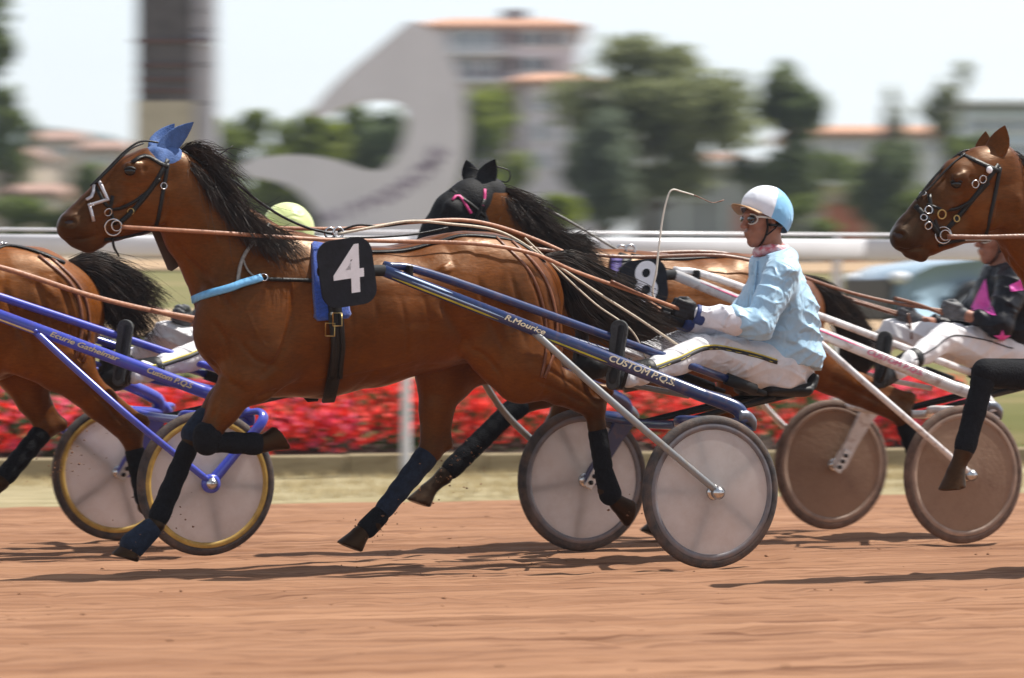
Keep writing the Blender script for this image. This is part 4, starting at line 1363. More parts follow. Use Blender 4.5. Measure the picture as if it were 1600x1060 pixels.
    root = h.finish('trotting_horse', 'dark bay trotter with number 4 cloth and pale blue ear caps', C_BAY, (590, 888), 'trotting horses', None, [
        ([(262, 366), (300, 412), (345, 458), (372, 492)], 0.012, 0.016), ([(288, 300), (335, 368), (392, 430)], -0.006, 0.03),
        ([(412, 385), (375, 440), (345, 492)], 0.009, 0.016), ([(445, 395), (408, 450), (372, 505)], -0.006, 0.022),
        ([(462, 425), (455, 500), (436, 560), (405, 592)], 0.011, 0.015), ([(372, 528), (400, 562), (438, 574)], 0.009, 0.013),
        ([(436, 610), (398, 622)], 0.009, 0.014), ([(325, 556), (350, 590), (385, 612)], 0.010, 0.014),
        ([(330, 500), (352, 530), (360, 575)], 0.008, 0.014), ([(440, 602), (520, 588), (600, 574), (660, 560)], -0.004, 0.006),
        ([(545, 470), (552, 520), (548, 570)], 0.0035, 0.012), ([(585, 465), (594, 520), (590, 570)], 0.004, 0.012), ([(625, 462), (636, 515), (634, 560)], 0.004, 0.012), ([(660, 458), (672, 505), (672, 545)], 0.0035, 0.012),
        ([(684, 465), (712, 508), (735, 546)], 0.014, 0.03), ([(733, 545), (760, 556), (785, 588)], 0.011, 0.011),
        ([(690, 415), (700, 428)], -0.012, 0.03), ([(822, 412), (848, 478), (858, 540), (876, 578)], 0.010, 0.013), ([(745, 430), (765, 498), (795, 560)], 0.008, 0.018),
        ([(795, 420), (812, 480), (822, 545)], 0.006, 0.014), ([(830, 590), (880, 614), (920, 634)], 0.009, 0.011), ([(845, 570), (890, 598), (925, 622)], 0.006, 0.009),
        ([(352, 612), (334, 650), (322, 682)], 0.006, 0.010), ([(372, 618), (350, 655), (330, 684)], -0.004, 0.008),
        ([(262, 300), (256, 335), (238, 357)], 0.009, 0.010), ([(196, 306), (165, 330)], -0.004, 0.006), ([(205, 300), (186, 325), (170, 345)], -0.0028, 0.004), ([(222, 262), (228, 266)], 0.008, 0.012),
        ([(190, 276), (203, 282), (216, 278)], 0.004, 0.005), ([(122, 334), (104, 340)], -0.004, 0.006), ([(228, 290), (205, 330), (180, 350)], 0.004, 0.008),
        ([(99, 371), (110, 375), (128, 375), (153, 368)], 0.010, 0.0055), ([(97, 352), (102, 342), (113, 339), (123, 345), (122, 354), (112, 359), (102, 358), (97, 352)], -0.005, 0.0045), ([(150, 352), (152, 364), (148, 376)], 0.004, 0.006), ([(470, 470), (500, 530), (500, 590)], -0.0025, 0.005), ([(380, 470), (400, 520), (420, 545)], -0.003, 0.005)])
    return h, (e1, e2, e3, e4)
H4, LEGS4 = horse_four()
# ------------------------------------------------------------------ harness of horse 4
M_BLUECAP = pmat('blue_cap_cloth', (0.036, 0.095, 0.27), 0.75, 0.2, 40, 0.35, 160, sheen=0.1)
M_BLUESTRAP = pmat('pale_blue_strap', (0.13, 0.38, 0.66), 0.5, 0.15, 60, 0.1)
M_ROYAL = pmat('royal_blue_pad', (0.015, 0.075, 0.42), 0.85, 0.35, 90, 0.8, 220, sheen=0.3)
M_PLATE = pmat('number_cloth_black', (0.006, 0.007, 0.012), 0.55, 0.4, 25, 0.15, spec=0.25)
M_WHITEPRINT = pmat('white_print', (0.72, 0.73, 0.78), 0.6, 0.05, 30)
M_BANDAGE = pmat('black_bandage', (0.006, 0.0065, 0.009), 0.85, 0.5, 60, 0.6, 140, spec=0.2)
M_NAVYBOOT = pmat('navy_boot', (0.010, 0.017, 0.034), 0.75, 0.45, 40, 0.4, 120, spec=0.25)
M_GREYWEB = pmat('grey_webbing', (0.22, 0.21, 0.19), 0.6, 0.3, 80, 0.2)
M_CREAMWEB = pmat('cream_webbing', (0.55, 0.47, 0.36), 0.6, 0.2, 80, 0.2)
M_WHITEMETAL = pmat('white_nose_plate', (0.46, 0.45, 0.48), 0.3, 0.2, 50, metal=0.5)

def rounded_rect(w, h, r, n=6):
    pts = []
    for cx, cy, a0 in ((w / 2 - r, h / 2 - r, 0), (-w / 2 + r, h / 2 - r, 90), (-w / 2 + r, -h / 2 + r, 180), (w / 2 - r, -h / 2 + r, 270)):
        for k in range(n + 1):
            a = math.radians(a0 + 90 * k / n)
            pts.append((cx + r * math.cos(a), cy + r * math.sin(a)))
    return pts

def number_plate(h, corners_px, y, digit, th=0.012, dsize=0.30, dw=None):
    """number cloth: centre (px,py), size px, tilt; lies in the plane y"""
    (cx, cy), (w, hh), tilt = corners_px
    R = h.rig
    c = R(cx, cy, y)
    m = R.mpp(cx, y)
    ca, sa = math.cos(tilt), math.sin(tilt)
    ex = np.array((-ca, 0, -sa)); ey = np.array((-sa, 0, ca)) 
    ez = np.array((0, 1.0, 0))
    W, Hh = w * m / math.cos(PHI), hh * m
    pl = MB().prism(rounded_rect(W, Hh, 0.07), c + np.array(h.off), ex, ey, ez, th).build('number_cloth', M_PLATE, h.root)
    pl['label'] = 'black number cloth with white %s' % digit
    text_mesh(digit, dsize, 'numeral', M_WHITEPRINT, pl, c + np.array(h.off) + ez * (th + 0.0015), ex, ey, 0.001, 0.10, 0.006, width=dw)
    return pl

def poly_on(h, pts, y, th, name, mat, parent=None):
    P = [h.rig(px, py, y) for px, py in pts]
    mb = MB()
    V = [p for p in P] + [p + np.array((0, th, 0)) for p in P]
    n = len(P)
    mb.add(V, [tuple(range(n)), tuple(range(2 * n - 1, n - 1, -1))] + [(k, n + k, n + (k + 1) % n, (k + 1) % n) for k in range(n)], False)
    return mb.build(name, mat, parent or h.root, h.off)

def harness_four():
    h = H4
    R = h.rig
    eye(h, 203, 269)
    nostril(h, 108, 347)
    # ear caps
    ear(h, (248, 243, 0.045), (303, 191, 0.075), 0.046, M_BLUECAP, 'ear_cap', (-0.2, 1, 0.1))
    ear(h, (238, 236, -0.045), (273, 193, -0.07), 0.045, M_BLUECAP, 'ear_cap', (0.3, 1, 0.1))
    cap = SDF(0.006)
    a = h.S(258, 261, 0, 37, 0.080); b = h.S(244, 264, 0, 36, 0.087)
    cap.seg(a[:3], b[:3], (a[3], a[4]), (b[3], b[4]), 0.01)
    cap.seg(R(246, 240, 0.04), R(252, 262, 0.075), 0.030, 0.014, 0.02)
    cap.seg(R(243, 238, -0.04), R(252, 262, -0.075), 0.035, 0.018, 0.02)
    p0 = R(250, 252, 0)
    cap.cut(R(252, 262, 0), (0.35, 0, -1), 0.3)
    add_obj('ear_cap', cap.mesh('ear_cap', 1), M_BLUECAP, h.root, h.off)
    # bridle
    br = h.strap('bridle', [(262, 250), (240, 290), (205, 333), (185, 350)], 0.022, M_LEATHER, 0.005, 0.002, mirror=True)
    h.strap('browband', [(212, 232), (228, 242), (246, 254), (262, 262)], 0.020, M_LEATHER, 0.005, 0.002, br)
    h.strap('throat_latch', [(262, 256), (256, 290), (250, 325), (244, 352)], 0.018, M_LEATHER, 0.005, 0.003, br)
    h.strap('cheek_strap', [(176, 306), (172, 330), (180, 352)], 0.016, M_LEATHER, 0.004, 0.002, br)
    h.strap('noseband', [(150, 292), (160, 312), (172, 330), (200, 322), (232, 300), (250, 280)], 0.016, M_LEATHER, 0.004, 0.002, br)
    h.strap('chin_strap', [(163, 375), (190, 371), (222, 364), (244, 354)], 0.014, M_LEATHER, 0.006, 0.002, br)
    pm_ = MB()
    for q0, q1 in (((129, 294), (157, 283)), ((155, 283), (169, 314)), ((170, 311), (138, 322)), ((139, 319), (146, 346))):
        P, Nn = h.path([q0, q1], 5, 0.006, 1)
        pm_.ribbon(P, Nn, 0.014, 0.006)
    pl = pm_.build('nose_plate', M_WHITEMETAL, br)
    for q in ((160, 292), (166, 310), (145, 322), (143, 338)):
        p, n = h.hit(*q)
        MB().ball(p + n * 0.011, 0.004, 8).build('rivet', M_STEEL, pl)
    h.ring('bit_ring', 176, 355, 13, M_STEEL, 0.0038, 0.012, br)
    h.ring('bit_ring', 181, 353, 8, M_STEEL, 0.003, 0.016, br)
    h.ring('buckle', 255, 291, 5, M_STEEL, 0.0025, 0.008, br)
    h.ring('buckle', 205, 331, 5, M_BRASS, 0.0022, 0.008, br)
    h.ring('buckle', 168, 331, 6, M_STEEL, 0.0025, 0.008, br)
    # overcheck running up the face
    o1 = [R(*q) for q in ((141, 291, 0.03), (170, 262, 0.02), (196, 236, 0.01), (222, 221, 0.0), (252, 224, 0.0))]
    o2 = [R(*q) for q in ((148, 288, 0.05), (178, 258, 0.05), (203, 234, 0.04), (224, 224, 0.02))]
    MB().tube(o1, 0.0045, 7, 6).tube(o2, 0.0045, 7, 6).build('overcheck', M_LEATHER, br)
    MB().tube([R(*q) for q in ((176, 372, 0.05), (178, 386, 0.05), (186, 401, 0.05))], [0.006, 0.006, 0.004], 6, 5).build('strap_end', M_LEATHER, br)
    # flap hanging under the throat
    poly_on(h, [(236, 360), (278, 356), (303, 399), (297, 405), (268, 424), (262, 422)], -0.085, 0.006, 'throat_flap', pmat('smoky_flap', (0.085, 0.062, 0.048), 0.35, 0.35, 12, 0.2), h.root)
    # check rein over the mane to the saddle
    ck = [R(*q) for q in ((284, 236, 0.03), (330, 263, 0.05), (370, 287, 0.05), (400, 312, 0.04), (440, 338, 0.02), (480, 356, 0.0), (520, 366, 0.0))]
    MB().tube(ck, 0.006, 8, 8).build('check_rein', M_LEATHER, h.root, h.off)
    MB().tube([R(*q) for q in ((300, 246, 0.03), (322, 254, 0.05), (364, 228, 0.06))][:3], [0.004, 0.004, 0.002], 6, 6).build('strap_end', M_LEATHER, h.root, h.off)
    # breast collar
    P, Nn = h.path([(306, 468), (330, 460), (365, 449), (408, 436)], 6, 0.012)
    bc = MB().ribbon(P, Nn, 0.036, 0.010).build('breast_collar', M_BLUESTRAP, h.root, h.off)
    bc['label'] = 'pale blue breast collar'
    h.strap('trace_strap', [(412, 437), (450, 438), (505, 440)], 0.018, M_LEATHER, 0.006, 0.004)
    h.ring('ring', 411, 436, 6, M_STEEL, 0.003, 0.016, bc)
    h.strap('neck_strap', [(420, 352), (398, 376), (376, 405), (370, 445)], 0.016, M_GREYWEB, 0.006, 0.006)
    h.strap('neck_strap', [(378, 402), (385, 425), (400, 436)], 0.008, M_GREYWEB, 0.004, 0.006)
    # saddle, pad, girth
    P, Nn = h.path([(512, 388), (513, 420), (516, 460), (520, 500)], 6, 0.004)
    sp = MB().ribbon(P, Nn, [0.16] * (len(P) - 2) + [0.17, 0.14], 0.022)
    fl = np.array((1, -1, 1))
    sp.ribbon([p * fl for p in P][::-1], [n * fl for n in Nn][::-1], 0.16, 0.022)
    top = [np.array((P[0][0], y, P[0][2] + 0.03 - 3.0 * y * y)) for y in np.linspace(-0.08, 0.08, 9)]
    sd = sp.build('saddle_pad', M_ROYAL, h.root, h.off)
    sd['label'] = 'royal blue saddle pad'
    P, Nn = h.path([(528, 372), (520, 420), (520, 470), (526, 520), (522, 570), (512, 618)], 6, 0.026)
    g = MB().ribbon(P, Nn, 0.062, 0.010)
    g.ribbon([p * fl for p in P][::-1], [n * fl for n in Nn][::-1], 0.062, 0.010)
    gi = g.build('girth', M_LEATHER, h.root, h.off)
    for q, dz in (((524, 500), 0), ((514, 514), 0)):
        p, n = h.hit(*q)
        p = p + n * 0.042
        e = np.array((1.0, 0, 0)); e -= n * (e @ n); e /= np.linalg.norm(e); f = np.cross(n, e)
        rr = [p + e * 0.02 * sx + f * 0.028 * sy for sx, sy in ((1, 1), (1, -1), (-1, -1), (-1, 1), (1, 1))]
        MB().tube(rr, 0.0028, 6).build('buckle', M_BRASS, gi)
    for xo, w in ((-5, 0.024), (8, 0.022)):
        P2, N2 = h.path([(520 + xo, 490), (524 + xo, 540), (520 + xo, 585)], 6, 0.037)
        MB().ribbon(P2, N2, w, 0.006).build('billet', M_LEATHER, gi)
    # terret rings and saddle top
    t0 = R(522, 366, 0.0)
    for y in (-0.05, 0.05):
        c = t0 + np.array((0, y, 0.005))
        MB().tube([c + 0.024 * np.array((math.cos(t), 0, math.sin(t))) for t in np.linspace(0, 6.283, 15)], 0.005, 6, cap=False).build('terret', M_STEEL, gi)
    MB().box(t0 + np.array((0, 0, -0.03)), (0.10, 0.2, 0.03), bev=0.01).build('saddle_tree', M_LEATHER, gi)
    number_plate(h, ((541, 426), (84, 106), -0.14), 0.40, '4', dsize=0.285)
    # back strap and crupper
    h.strap('back_strap', [(540, 377), (600, 381), (660, 366), (720, 356), (790, 368), (850, 410)], 0.020, M_LEATHER, 0.006, 0.003)
    h.strap('crupper_strap', [(800, 378), (845, 425), (866, 480), (868, 540), (850, 590)], 0.018, M_REIN_DK, 0.006, 0.002)
    h.strap('crupper_strap', [(775, 372), (828, 425), (850, 485), (853, 545), (845, 590)], 0.014, M_REIN_DK, 0.006, 0.002)
    # leg wraps
    (e1, k1, f1, t1), (e2, k2, f2, t2), (s3, k3, f3, t3), (s4, k4, f4, t4) = LEGS4
    L = lambda a, b, t: a + (b - a) * t
    h.wrap('leg_boot', L(k1, f1, 0.16), L(k1, f1, 0.95), (0.044, 0.038), (0.048, 0.044), M_BANDAGE, 3)
    h.wrap('knee_boot', L(k1, e1, 0.10), L(k1, f1, 0.06), (0.064, 0.060), (0.062, 0.058), M_BANDAGE)
    h.wrap('knee_boot', L(k2, e2, 0.22), L(k2, f2, 0.02), (0.062, 0.056), (0.058, 0.054), M_NAVYBOOT)
    h.wrap('leg_boot', L(k2, f2, 0.16), L(k2, f2, 0.92), (0.043, 0.038), (0.046, 0.042), M_BANDAGE, 4)
    h.wrap('pastern_boot', L(f2, t2, 0.15), L(f2, t2, 0.62), (0.050, 0.046), (0.060, 0.056), M_NAVYBOOT)
    h.wrap('leg_bandage', L(k3, f3, 0.30), L(k3, f3, 0.72), (0.044, 0.038), (0.043, 0.038), M_BANDAGE, 4)
    h.wrap('fetlock_boot', L(k3, f3, 0.80), L(f3, t3, 0.15), (0.046, 0.040), (0.054, 0.048), M_BANDAGE)
    h.wrap('leg_boot', L(k4, f4, 0.06), L(k4, f4, 0.82), (0.055, 0.046), (0.042, 0.036), M_NAVYBOOT, 4)
    h.wrap('fetlock_boot', L(k4, f4, 0.90), L(f4, t4, 0.2), (0.046, 0.040), (0.048, 0.042), M_BANDAGE)
    # mane, forelock, tail
    hair(R, 'mane', [
        [(278, 238, 0.0), (300, 226, 0.03), (335, 240, 0.05), (360, 262, 0.06)],
        [(290, 250, 0.0), (318, 240, 0.04), (350, 262, 0.07), (385, 300, 0.08)],
        [(305, 268, 0.0), (335, 268, 0.06), (368, 300, 0.10), (398, 338, 0.11)],
        [(322, 288, 0.0), (350, 300, 0.08), (385, 335, 0.13), (425, 362, 0.15)],
        [(345, 310, 0.0), (372, 328, 0.09), (405, 360, 0.16), (445, 395, 0.19)],
        [(372, 332, 0.0), (398, 350, 0.09), (425, 380, 0.17), (455, 412, 0.21)],
        [(400, 350, 0.0), (425, 362, 0.08), (450, 385, 0.16), (470, 410, 0.2)],
        [(430, 364, 0.0), (448, 370, 0.07), (465, 382, 0.13), (480, 400, 0.17)]], 620, M_MANE, h.root, h.off, 0.0023, 0.028, seed=3, lmin=0.5)
    hair(R, 'mane', [
        [(282, 242, 0.0), (300, 262, 0.07), (318, 290, 0.09), (335, 325, 0.10)],
        [(310, 270, 0.0), (330, 292, 0.09), (352, 330, 0.12), (372, 372, 0.14)],
        [(345, 308, 0.0), (366, 330, 0.10), (388, 365, 0.15), (405, 400, 0.18)],
        [(395, 346, 0.0), (412, 362, 0.10), (428, 385, 0.16), (440, 410, 0.20)]], 700, M_MANE, h.root, h.off, 0.0023, 0.016, seed=4, lmin=0.45)
    hair(R, 'tail', [
        [(855, 402, 0.0), (890, 398, 0.0), (940, 428, 0.0), (1000, 470, 0.02), (1040, 505, 0.03)],
        [(858, 408, 0.02), (895, 410, 0.05), (945, 450, 0.06), (1000, 492, 0.08), (1055, 520, 0.08)],
        [(860, 416, 0.02), (892, 425, 0.06), (935, 470, 0.08), (985, 510, 0.08), (1045, 528, 0.1)],
        [(862, 424, 0.0), (886, 440, 0.05), (915, 485, 0.08), (955, 515, 0.08), (1010, 535, 0.1)],
        [(864, 430, -0.02), (880, 450, 0.0), (900, 490, 0.02), (930, 515, 0.04), (975, 530, 0.05)]], 1300, M_MANE, h.root, h.off, 0.0026, 0.035, seed=5, lmin=0.6)
harness_four()
# ------------------------------------------------------------------ the other horses
M_HOOD = pmat('black_hood', (0.006, 0.006, 0.0075), 0.7, 0.5, 40, 0.4, 150, spec=0.25)
M_PINKTRIM = pmat('pink_trim', (0.62, 0.05, 0.22), 0.55, 0.15, 30)
C_BAY2 = coat('red_bay_coat', (0.120, 0.0338, 0.0045))
C_BAY3 = coat('bright_bay_coat', (0.138, 0.0395, 0.0053))
C_BAY4 = coat('brown_bay_coat', (0.107, 0.0300, 0.0040))
L_ = lambda a, b, t: a + (b - a) * t

def horse_eight():
    R = RIG_WHITE
    h = Horse(R, 0.009)
    h.chain([(950, 505, 0, 106, 0.215), (1020, 505, 0, 102, 0.265), (1090, 500, 0, 98, 0.28), (1140, 492, 0, 94, 0.25)], 0.04)
    h.chain([(1130, 480, 0, 78, 0.25), (1185, 487, 0, 84, 0.225), (1220, 492, 0, 72, 0.185)], 0.05)
    h.blob(975, 428, 0, 34, 0.07, 0.1, 1030, 434, 0, 28, 0.08)
    for sg in (1, -1):
        h.blob(1150, 436, 0.07 * sg, 32, 0.10, 0.06, 1205, 448, 0.08 * sg, 32, 0.09)
        h.blob(915, 485, 0.13 * sg, 58, 0.095, 0.06, 930, 550, 0.15 * sg, 54, 0.085)
        h.blob(945, 560, 0.16 * sg, 42, 0.06, 0.04)
        h.blob(885, 520, 0.09 * sg, 48, 0.10, 0.05)
        dx = 0 if sg > 0 else -24
        h.blob(1220 + dx, 490, 0.13 * sg, 62, 0.105, 0.05, 1236 + dx, 548, 0.15 * sg, 56, 0.09)
        h.blob(1256 + dx, 500, 0.12 * sg, 30, 0.07, 0.03, 1266 + dx, 556, 0.135 * sg, 28, 0.06)
    h.chain([(930, 475, 0, 84, 0.16), (872, 440, 0, 70, 0.12), (820, 388, 0, 54, 0.092), (780, 345, 0, 45, 0.078), (762, 322, 0, 36, 0.074)], 0.06)
    h.chain([(757, 308, 0, 31, 0.074), (735, 318, 0, 34, 0.088), (712, 338, 0, 36, 0.082), (690, 366, 0, 31, 0.062), (672, 396, 0, 27, 0.05), (656, 420, 0, 25, 0.05)], 0.03, 0.1)
    h.chain([(742, 352, 0, 36, 0.078), (722, 380, 0, 28, 0.064), (696, 406, 0, 20, 0.05), (672, 428, 0, 16, 0.04)], 0.04, 0.1)
    for sg in (1, -1):
        h.blob(740, 356, 0.058 * sg, 34, 0.028, 0.014)
    l1 = h.foreleg((893, 592, 0.16), (800, 640, 0.16), (694, 744, 0.15), (646, 786, 0.15), 1.0, 0.5)
    l2 = h.foreleg((905, 590, -0.15), (862, 672, -0.15), (925, 700, -0.14), (962, 690, -0.14), 1.0, 0.5)
    l3 = h.hindleg((1262, 568, 0.17), (1408, 648, 0.15), (1450, 760, 0.14), (1490, 806, 0.14), (1422, 622, 0.15), 0.95, 0.2)
    l4 = h.hindleg((1150, 585, -0.16), (1130, 700, -0.15), (1050, 800, -0.14), (1010, 834, -0.14), (1152, 690, -0.15), 0.95)
    h.finish('trotting_horse', 'bay trotter in black hood with pink trim, number 8, half hidden behind horse 4', C_BAY2, (1070, 866), 'trotting horses', None, [([(1236, 450), (1262, 505), (1274, 560)], 0.010, 0.014), ([(1285, 585), (1340, 612), (1395, 640)], 0.009, 0.012), ([(780, 372), (830, 425), (860, 470)], 0.010, 0.016)])
    # hood: skin-tight shell over the upper head, neck end cut square
    q = SDF(0.0075)
    for pr in ([(762, 310, 0, 35, 0.080), (735, 318, 0, 36.5, 0.094), (712, 338, 0, 38.5, 0.088), (690, 366, 0, 33.5, 0.068), (672, 396, 0, 29.5, 0.056)],
               [(744, 352, 0, 38.5, 0.084), (722, 380, 0, 30.5, 0.070), (696, 406, 0, 22.5, 0.056)]):
        q.chain([h.S(*r) for r in pr], 0.03)
    for sg in (1, -1):
        a = h.S(740, 356, 0.060 * sg, 36.5, 0.033)
        q.seg(a[:3], a[:3], (a[3], a[4]), (a[3], a[4]), 0.014)
        q.seg(R(706, 326, 0.075 * sg), R(700, 340, 0.072 * sg), (0.045, 0.036), (0.038, 0.03), 0.015)      # eye cup
        q.seg(R(693, 338, 0.092 * sg), R(693, 340, 0.11 * sg), 0.022, 0.03, 0.01, op=-1)
    ho = add_obj('hood', q.mesh('hood', 1), M_HOOD, h.root, h.off)
    ear(h, (754, 292, 0.045), (774, 249, 0.07), 0.050, M_HOOD, 'ear_cap', (0.2, 1, 0.1))
    ear(h, (742, 288, -0.045), (728, 250, -0.06), 0.046, M_HOOD, 'ear_cap', (0.2, 1, 0.1))
    bv = BVHTree.FromPolygons([tuple(x) for x in q.V], [tuple(f) for f in q.Q.tolist()])
    keep, h.bvh = h.bvh, bv
    h.strap('hood_trim', [(711, 287), (716, 300), (726, 318), (736, 334)], 0.013, M_PINKTRIM, 0.005, 0.002, ho)
    h.strap('hood_trim', [(757, 296), (758, 308), (754, 322)], 0.013, M_PINKTRIM, 0.005, 0.002, ho)
    h.strap('browband', [(705, 296), (720, 310), (745, 326), (757, 340)], 0.016, M_LEATHER, 0.005, 0.004, ho)
    h.strap('cheek_strap', [(757, 312), (742, 345), (722, 380)], 0.018, M_LEATHER, 0.005, 0.004, ho)
    h.bvh = keep
    for g in ([(733, 262, -0.03), (752, 268, 0.0), (790, 285, 0.02), (796, 268, 0.02), (775, 260, 0.02)], [(752, 276, 0.02), (780, 290, 0.03), (798, 300, 0.03)]):
        MB().tube([R(*p) for p in g], 0.0035, 6, 6).build('check_cord', M_LEATHER, h.root, h.off)
    MB().tube([R(*p) for p in ((765, 300, 0.02), (830, 318, 0.05), (870, 335, 0.05), (905, 355, 0.03), (960, 388, 0.0), (985, 396, 0.0))], 0.006, 8, 8).build('check_rein', M_GREYWEB, h.root, h.off)
    # saddle, number
    P, Nn = h.path([(976, 402), (972, 440), (974, 500), (980, 560), (984, 606)], 6, 0.008)
    gi = MB().ribbon(P, Nn, 0.075, 0.015).build('girth', M_LEATHER, h.root, h.off)
    h.strap('saddle_pad', [(962, 404), (958, 440), (960, 480)], 0.06, pmat('violet_pad', (0.045, 0.025, 0.16), 0.7, 0.3, 40, 0.3), 0.02, 0.004)
    t0 = R(978, 395, 0)
    for y in (-0.05, 0.05):
        c = t0 + np.array((0, y, 0.012))
        MB().tube([c + 0.026 * np.array((math.cos(t), 0, math.sin(t))) for t in np.linspace(0, 6.283, 15)], 0.006, 6, cap=False).build('terret', M_STEEL, gi)
    number_plate(h, ((1005, 444), (74, 76), -0.10), 0.40, '8', dsize=0.265)
    h.strap('back_strap', [(985, 400), (1040, 406), (1100, 404), (1150, 402), (1210, 418), (1250, 445)], 0.02, M_LEATHER, 0.006, 0.003)
    h.strap('crupper_strap', [(1190, 412), (1240, 455), (1272, 505), (1282, 555)], 0.018, M_REIN_DK, 0.006, 0.002)
    (e1, k1, f1, t1), (e2, k2, f2, t2), (s3, k3, f3, t3), (s4, k4, f4, t4) = l1, l2, l3, l4
    h.wrap('leg_bandage', L_(k1, e1, 0.12), L_(k1, f1, 0.08), (0.056, 0.052), (0.054, 0.05), M_BANDAGE)
    h.wrap('leg_bandage', L_(k1, f1, 0.12), L_(k1, f1, 0.9), (0.047, 0.042), (0.048, 0.044), M_BANDAGE, 6)
    h.wrap('leg_bandage', L_(k2, f2, 0.14), L_(k2, f2, 0.9), (0.043, 0.038), (0.046, 0.042), M_BANDAGE)
    h.wrap('leg_bandage', L_(k3, f3, 0.14), L_(k3, f3, 0.88), (0.046, 0.04), (0.046, 0.042), M_BANDAGE, 5)
    h.wrap('leg_bandage', L_(k4, f4, 0.14), L_(k4, f4, 0.88), (0.046, 0.04), (0.046, 0.042), M_BANDAGE, 5)
    hair(R, 'mane', [
        [(768, 292, 0.0), (800, 298, 0.05), (840, 318, 0.07), (872, 340, 0.08)],
        [(785, 300, 0.0), (815, 318, 0.07), (850, 345, 0.10), (885, 372, 0.11)],
        [(808, 318, 0.0), (835, 340, 0.08), (868, 368, 0.13), (905, 390, 0.14)],
        [(835, 340, 0.0), (862, 362, 0.09), (895, 388, 0.15), (930, 405, 0.17)],
        [(865, 362, 0.0), (890, 378, 0.09), (915, 396, 0.15), (940, 412, 0.18)],
        [(890, 380, 0.0), (912, 372, 0.05), (925, 382, 0.09), (935, 402, 0.12)]], 900, M_MANE, h.root, h.off, 0.0025, 0.026, seed=13, lmin=0.5)
    hair(R, 'mane', [
        [(775, 296, 0.0), (786, 312, 0.06), (798, 335, 0.08), (812, 362, 0.09)],
        [(800, 312, 0.0), (815, 330, 0.08), (832, 358, 0.11), (850, 388, 0.12)],
        [(835, 340, 0.0), (850, 360, 0.10), (868, 388, 0.14), (886, 412, 0.16)],
        [(870, 366, 0.0), (885, 384, 0.10), (902, 405, 0.15), (920, 425, 0.18)]], 600, M_MANE, h.root, h.off, 0.0024, 0.018, seed=14, lmin=0.45)
    hair(R, 'tail', [
        [(1248, 432, 0.0), (1285, 440, 0.0), (1320, 470, 0.0), (1345, 500, 0.0), (1372, 545, 0.0)],
        [(1252, 440, 0.02), (1286, 455, 0.04), (1315, 490, 0.05), (1342, 525, 0.05), (1364, 575, 0.05)],
        [(1256, 450, 0.0), (1282, 470, 0.02), (1305, 505, 0.03), (1325, 540, 0.03), (1342, 585, 0.02)]], 800, M_MANE, h.root, h.off, 0.0026, 0.022, seed=15, wig=0.014)
    return h

